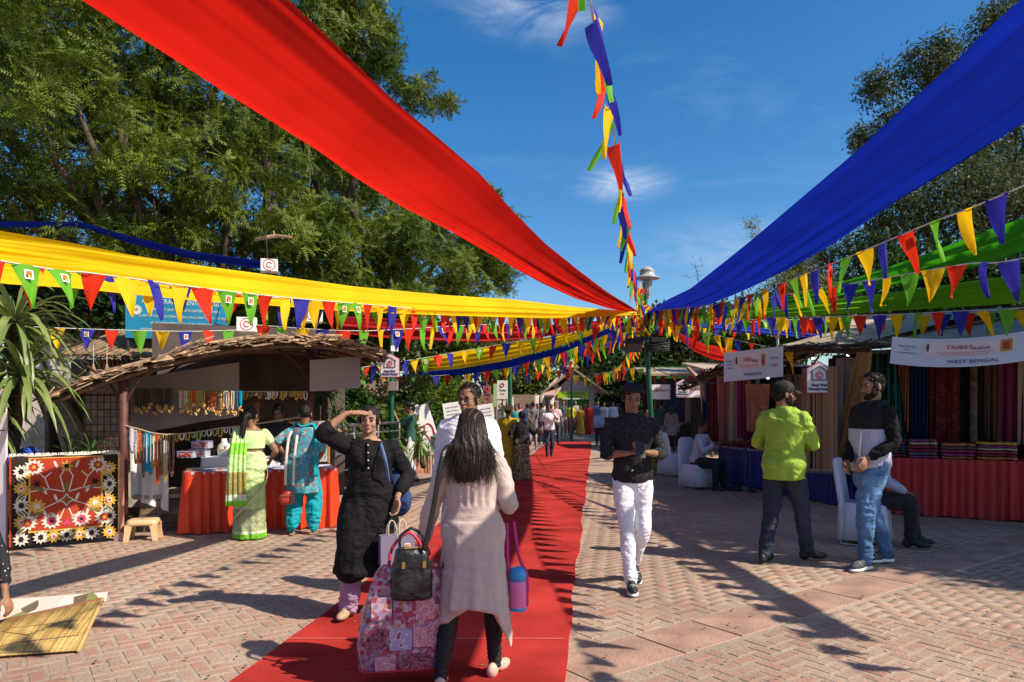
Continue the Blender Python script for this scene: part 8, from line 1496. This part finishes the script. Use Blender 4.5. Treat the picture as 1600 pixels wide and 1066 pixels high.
# ================================================================ people further off: simpler bodies, same proportions
PALC = {}
def cm(col, n='plain_cloth'):
    key = '%s_%d_%d_%d' % (n, int(col[0]*99), int(col[1]*99), int(col[2]*99)); return mat(key, col, .85, .12, 5)
def walker(label, px, ptop, Y, rz, top, bot, skin='brown', fem=0, z0=0, kind='trousers', sleeve=.4, arms=None, legs=None, head=(0, 0, 0), tz=.84, hair='short', group=None, hairm=HAIRM, belly=0, vox=.017, lean=(0, 0), shoe_m=None, hem=.1, H=None, thick=1.0):
    H = H or (P(px, ptop, Y).z-z0); X = (px-CX)/FOC*Y; b = Body(H, lean=lean, arms=arms, legs=legs, head=head, fem=fem, belly=belly, thick=thick); r = person(label, (X, Y, z0), rz, b, skin, group, False, vox+.003)
    m = top if isinstance(top, bpy.types.Material) else cm(top); mb = bot if isinstance(bot, bpy.types.Material) else cm(bot)
    (hair_short(b, r, hairm, fine=False) if hair == 'short' else hair_woman(b, r, hairm, hair, False)) if hair else None
    g = Geo(); b.torso(g, max(tz, .88), 1.44, .018, n=24)
    for i in (0, 1): b.armtube(g, i, t1=sleeve, off=.012)
    if tz < .75: b.skirt(g, tz, 1.02, (.20, .155), (.172, .13), n=40, amp=.04, k=7)
    garment('shirt' if tz > .75 else 'tunic', g, m, r, vox, wrinkle(.008, .8, px), 1)
    if kind == 'trousers': trousers(b, r, mb, off=.014, vox=vox, amp=.006)
    else: g = Geo(); b.torso(g, .88, 1.02, .014, n=24); b.skirt(g, hem*.3, 1.04, (.24, .20), (.165, .13), n=48, amp=.06, k=9); garment('skirt', g, mb, r, vox, wrinkle(.008, .8, px+3), 1)
    g = Geo()
    for i in (0, 1):
        h, kn, an, a = b.leg[i]; yaw = a.get('fy', 0); f = Vector((math.sin(yaw), -math.cos(yaw), 0)); q = Geo(); q.tube([an+f*-.045+Vector((0, 0, -.045)), an+f*.05+Vector((0, 0, -.045)), an+f*.15+Vector((0, 0, -.058))], [(.040, .036), (.043, .034), (.040, .020)], 10, side=(0, 0, 1)); obj('shoe', q, shoe_m or DARKM, r, True)
    return r, b
R90 = PI/2
_, bb = walker('man in dark green tunic and black cap raising a camera by the shrubs', 640, 634, 14.4, -1.35, (.02, .09, .06), (.68, .66, .68), sleeve=.45, tz=.80, arms=[dict(w=(.06, -.30, 1.42), pole=(.5, .3, -1)), dict(w=(-.06, -.30, 1.42), pole=(-.5, .3, -1))], legs=[dict(a=(.10, -.12, .085)), dict(a=(-.10, .15, .085))], H=1.60, hair='short')
g = Geo(); g.ell(bb.H((0, .01, .07)), (.115, .125, .055), None, 16, 8); obj('beret', g, DARKM, _, True)
g = Geo(); g.ell((.10, -.10, .82), (.15, .08, .11)); me = remesh(g, .016, 1); me.materials.append(BAGL); o = bpy.data.objects.new('sling_bag', me); C.objects.link(o); o.location = _.location; o.rotation_euler = _.rotation_euler; tag(o, 'black sling bag resting on the hip of the man in green tunic', 'bag')
walker('woman in black top standing in profile behind the steel railing', 513, 611, 12.6, 1.25, (.012, .012, .014), (.02, .02, .022), skin='fair', fem=1, hair='bun', sleeve=.8, hairm=HAIRB, arms=[dict(w=(.16, -.25, .98), pole=(.5, .6, -.5)), dict(w=(-.16, -.25, .98), pole=(-.5, .6, -.5))], z0=.25)
GLD = patmat('black_gold_print', 'blotch', [(.015, .012, .01), (.02, .015, .012), (.45, .34, .18), (.015, .012, .01), (.10, .05, .02), (.38, .28, .15)], 22, .8)
walker('woman in black blouse and black gold printed long skirt walking away', 815, 643, 14.7, PI+.1, (.012, .012, .013), GLD, fem=1, kind='skirt', hair='braid', sleeve=.5, head=(.1, 0, .3), arms=[dict(w=(.20, -.10, 1.0), pole=(.6, .6, -.3)), dict(w=(-.34, -.05, .90), pole=(-.8, .5, -.2))], vox=.014, thick=1.08)
r, bb = walker('person in mustard yellow wrap and patterned turban walking away', 794, 634, 14.9, PI-.1, (.42, .27, .01), (.38, .24, .01), kind='skirt', hair='short', sleeve=.8, hem=.5, vox=.015, thick=1.12, H=1.52)
g = Geo(); [g.tube([bb.H((.095*math.cos(a), .012+.112*math.sin(a), .045+z+.012*math.sin(a*2+z*40))) for a in np.linspace(0, 2*PI, 16)], [.022]*16, 7, round_end=False) for z in (0, .03, .055)]; g.ell(bb.H((0, .01, .08)), (.08, .095, .05)); obj('turban', g, patmat('turban_print', 'blotch', [(.5, .35, .05), (.10, .22, .06), (.5, .12, .05), (.45, .36, .15)], 20), r, True)
walker('man in white t-shirt and dark jeans standing on the far part of the carpet', 858, 633, 21.6, .1, (.70, .66, .72), (.02, .03, .06), sleeve=.33, arms=[dict(w=(.10, -.24, 1.42), pole=(.7, .1, -1)), dict(w=(-.24, -.10, .90))], legs=[dict(a=(.08, .05, .085)), dict(a=(-.08, -.12, .085))])
CR = 'people gathered in front of the thatched kiosk'
for lab, px, pt, Y, rz, top, bot, kw in [
 ('man in dark green t-shirt and grey trousers at the left end of the kiosk group', 880, 627, 33.0, .3, (.02, .08, .06), (.30, .28, .27), {}),
 ('woman in lime yellow top and maroon trousers in the kiosk group', 892, 629, 32.6, 0, (.50, .42, .01), (.16, .012, .02), dict(fem=1, hair='bun', sleeve=.8, tz=.78)),
 ('woman in orange yellow saree in the kiosk group', 907, 634, 32.6, .1, (.55, .24, .02), (.45, .24, .02), dict(fem=1, hair='bun', kind='skirt', sleeve=.5)),
 ('woman in bright red dress in the kiosk group', 921, 630, 32.8, -.1, (.60, .03, .02), (.42, .02, .02), dict(fem=1, hair='bun', kind='skirt', sleeve=.5)),
 ('man in mid blue shirt behind the man in pale blue shirt', 934, 627, 33.6, 0, (.06, .15, .34), (.04, .04, .05), {}),
 ('man in white shirt right of the mid blue shirt', 944, 629, 33.4, 0, (.55, .52, .52), (.05, .04, .04), dict(sleeve=.8)),
 ('man in pale lavender shirt at the right end of the kiosk group', 958, 628, 33.0, .1, (.48, .50, .60), (.04, .04, .05), dict(sleeve=.8)),
 ('man in grey shirt partly hidden behind the woman in lime yellow', 899, 626, 34.2, 0, (.40, .36, .34), (.1, .1, .1), {}),
 ('woman in maroon peeking between the orange and red dresses', 914, 629, 34.4, 0, (.20, .05, .05), (.1, .05, .05), dict(fem=1, hair='bun')),
 ('man in grey shirt with hands behind his back left of the white t-shirt', 833, 629, 28.0, PI, (.16, .15, .16), (.30, .30, .32), dict(arms=[dict(w=(.05, .18, .92), pole=(.9, .3, 0)), dict(w=(-.05, .18, .92), pole=(-.9, .3, 0))])),
 ('man in blue shirt left of the man in grey', 824, 631, 28.6, PI, (.06, .10, .22), (.5, .48, .48), {}),
 ('man in slate shirt just behind the white t-shirt man', 846, 630, 28.4, PI, (.12, .13, .17), (.10, .10, .12), {}),
 ('man in white and pink top right behind the white t-shirt man', 868, 629, 28.2, 0, (.60, .40, .42), (.05, .05, .06), {}),
 ('man in pink shirt left of the blue shirt man in the distance', 812, 631, 29.5, .4, (.50, .25, .28), (.06, .06, .08), {}),
 ('woman in teal suit walking towards the camera beyond the turban', 806, 633, 26.0, .1, (.02, .24, .26), (.3, .28, .2), dict(fem=1, hair='bun', tz=.6)),
 ('man in cream kurta beside the far green pole', 789, 630, 27.0, -.3, (.55, .50, .40), (.5, .46, .4), dict(sleeve=.9, tz=.55)),
 ('man in checked blue shirt between grey and slate shirts', 840, 631, 30.5, .2, (.16, .22, .38), (.05, .05, .06), {}),
 ('woman in purple saree behind the kiosk group', 928, 631, 35.0, .1, (.20, .05, .25), (.20, .05, .25), dict(fem=1, hair='bun', kind='skirt')),
 ('man in black shirt walking at the right end of the steps', 966, 630, 34.5, PI, (.02, .02, .02), (.2, .18, .15), {}),
 ('woman in orange dupatta left of the kiosk steps', 862, 632, 33.8, .2, (.60, .20, .02), (.3, .1, .05), dict(fem=1, hair='bun', tz=.6)),
 ('man in dark jacket before the white display panels', 735, 637, 22.5, .2, (.02, .025, .05), (.03, .03, .04), dict(sleeve=.95))]:
    walker(lab, px, pt, Y, rz, top, bot, group=CR if Y > 32 else None, z0=.21 if Y > 31 else 0, vox=.025, **kw)
walker('stout man in pale blue shirt and dark trousers before the kiosk group', 936, 641, 27.0, -.2, (.28, .44, .58), (.03, .025, .025), sleeve=.4, belly=.35, vox=.02, thick=1.1)
walker('man in dark green t-shirt and blue jeans walking away past the green post', 1033, 627, 24.5, PI, (.015, .075, .06), (.20, .30, .44), sleeve=.36, vox=.018, legs=[dict(a=(.09, .1, .085)), dict(a=(-.09, -.12, .085))])
walker('woman in grey shawl beside the man in dark green t-shirt', 1049, 634, 24.2, PI-.2, (.20, .20, .22), (.04, .035, .04), fem=1, hair='long', hairm=HAIRB, sleeve=.8, vox=.018, tz=.6)
walker('person in black behind the green post near the far stall', 1011, 640, 19.5, .3, (.02, .02, .022), (.03, .03, .03), sleeve=.8, vox=.018)
t = thing('shopping_bag', 'white plastic shopping bag carried by the man in dark green t-shirt', 'bag', P(1046, 672, 24.3)); g = Geo(); g.ell((0, 0, -.05), (.12, .08, .16)); g.ell((0, 0, .12), (.04, .03, .10)); me = remesh(g, .02, 1, wrinkle(.01)); me.materials.append(WHT); obj('bag_body', me, None, t)
t = thing('shopping_bag', 'brown round bag hanging behind the grey shirt man', 'bag', P(843, 674, 27.4)); g = Geo(); g.ell((0, 0, 0), (.17, .1, .16)); me = remesh(g, .03, 1); me.materials.append(mat('brown_bag_leather', (.06, .03, .025))); obj('bag_body', me, None, t)
# stall keepers
walker('stall keeper in black facing the camera behind the jewellery table', 437, 652, 9.75, .1, (.018, .015, .017), (.05, .05, .05), skin='dark', fem=1, hair='bun', sleeve=.6, head=(.35, 0, -.2), vox=.014, H=1.55, lean=(0, -.08))
# seated people
SIT = dict(hip=(0, .05, -.40), sit=1)
def seated(label, X, Y, rz, top, bot, H=1.68, skin='dark', head=(.5, 0, 0), sleeve=.9, hairm=HAIRM, lean=(0, -.12), hz=.86):
    b = Body(H, arms=[dict(w=(.08, -.33, hz), pole=(.7, .4, -.7), hd=(-.85, -.35, -.15), palm=(0, 0, -1), curl=.9), dict(w=(-.08, -.33, hz), pole=(-.7, .4, -.7), hd=(.85, -.35, -.15), palm=(0, 0, -1), curl=.9)], legs=[dict(a=(.12, -.42, .085), pole=(.1, -1, .6)), dict(a=(-.12, -.36, .085), pole=(-.1, -1, .6))], head=head, lean=lean, **SIT)
    r = person(label, (X, Y, 0), rz, b, skin, None, False, .014); hair_short(b, r, hairm, fine=False); g = Geo(); b.torso(g, .88, 1.44, .018, n=24)
    for i in (0, 1): b.armtube(g, i, t1=sleeve, off=.012)
    garment('shirt', g, top, r, .013, wrinkle(.008, .9, 3), 1); trousers(b, r, bot, off=.016, vox=.013, amp=.006)
    for i in (0, 1): shoe(b, i, r, DARKM, WHT if False else None)
    return r
def coverchair(label, X, Y, rz):
    t = thing('covered_chair', label, 'chair', (X, Y, 0), rz, 'chairs under white cloth covers'); WCC = mat('white_chair_cover', (.58, .58, .66), .85, .06, 3, .2, 30)
    g = Geo(); rr = []
    for z, w in ((.06, .25), (.25, .235), (.44, .225), (.46, .20)): rr.append([(w*sq(math.cos(2*PI*j/48), .35)*(1+.03*math.sin(14*2*PI*j/48)*(z < .4)), w*sq(math.sin(2*PI*j/48), .35)*(1+.03*math.sin(14*2*PI*j/48)*(z < .4)), z) for j in range(48)])
    g.loft(rr); obj('seat_cover', g, WCC, t, True); g = Geo(); rr = []
    for z, w, y in ((.06, .24, .235), (.45, .22, .225), (.75, .205, .27), (.90, .17, .295), (.945, .10, .30)): rr.append([(w*sq(math.cos(2*PI*j/24), .4), y+.028*sq(math.sin(2*PI*j/24), .4), z) for j in range(24)])
    g.loft(rr); obj('back_cover', g, WCC, t, True)
    for sx in (-1, 1):
        g = Geo(); g.tube([(sx*.21, -.2, .35), (sx*.23, -.22, .012), (sx*.23, .22, .012), (sx*.21, .2, .35)], [.011]*4, 6); obj('leg', g, STEEL, t, True)
    return t
WSH = mat('pale_lilac_shirt', (.42, .42, .52), .85, .06); DTR = mat('black_trouser_cloth', (.018, .018, .022), .85)
coverchair('white covered chair with the man in pale shirt sitting on it', 3.42, 13.3, -.45+PI*0+.9)
seated('man in pale shirt sitting on a covered chair bent over his phone', 3.46, 13.22, .9, WSH, DTR)
coverchair('empty white covered chair behind the seated man in pale shirt', 3.5, 15.6, .7)
coverchair('white covered chair behind the legs of the tall bearded man', 3.95, 8.0, .95)
seated('man in checked shirt sitting on a covered chair behind the tall bearded man', 4.02, 7.98, 1.15, patmat('fine_check_shirt', 'checker', [(.35, .38, .52), (.12, .14, .24)], 40), DTR, hz=.60)
for k_, (x, y, r_) in enumerate([(4.0, 13.4, .3), (4.13, 13.3, .6), (4.0, 12.9, 1.2), (4.25, 12.75, .2)]):
    g = Geo(); g.ell((0, -.06, .03), (.045, .11, .035)); g.ell((0, .05, .035), (.036, .06, .045)); me = remesh(g, .014, 1); me.materials.append(DARKM); o = obj('shoe', me); o.location = (x, y, 0); o.rotation_euler = (0, 0, r_); tag(o, '%s of four dark shoes left by the foot of the navy skirted table' % ORD[k_], 'shoe', 'shoes under the navy skirted table')
# hand of a person coming in at the left edge
H_ = 1.55; c = (-3.86, 4.95); rz = .75
b = Body(H_, arms=[dict(w=(.40, -.27, .60), pole=(.6, .6, .5), hd=(.25, -.25, -.9), palm=(-.6, .6, 0), thumb=(0, -1, 0), curl=.7), None], fem=1, hip=(0, .05, -.50), lean=(.02, -.30), legs=[dict(a=(.2, -.30, .085), pole=(.2, -1, .6)), dict(a=(-.12, -.30, .085), pole=(-.1, -1, .6))], head=(.3, 0, 0)); b.arm[0] = (b.arm[0][0],)+tuple(ik(b.arm[0][0], at(*c, rz, b.k)(8, 930, 4.75), .30, .30, (.6, .6, .2)))+(b.arm[0][3],)
r = person('person at the left edge, only a hand and dotted sleeve above the reed mat', (*c, 0), rz, b, 'brown', vox=.016); hair_woman(b, r); DS = patmat('black_white_dotted_cotton', 'dots', [(.5, .48, .46), (.02, .018, .02), (.016, .015, .017)], 30); DS.node_tree.nodes['Color Ramp'].color_ramp.elements[1].position = .16; shirt(b, r, DS, z0=.84, sleeve=.84, flare=.1, vox=.014, name='tunic'); trousers(b, r, DTR, vox=.012)
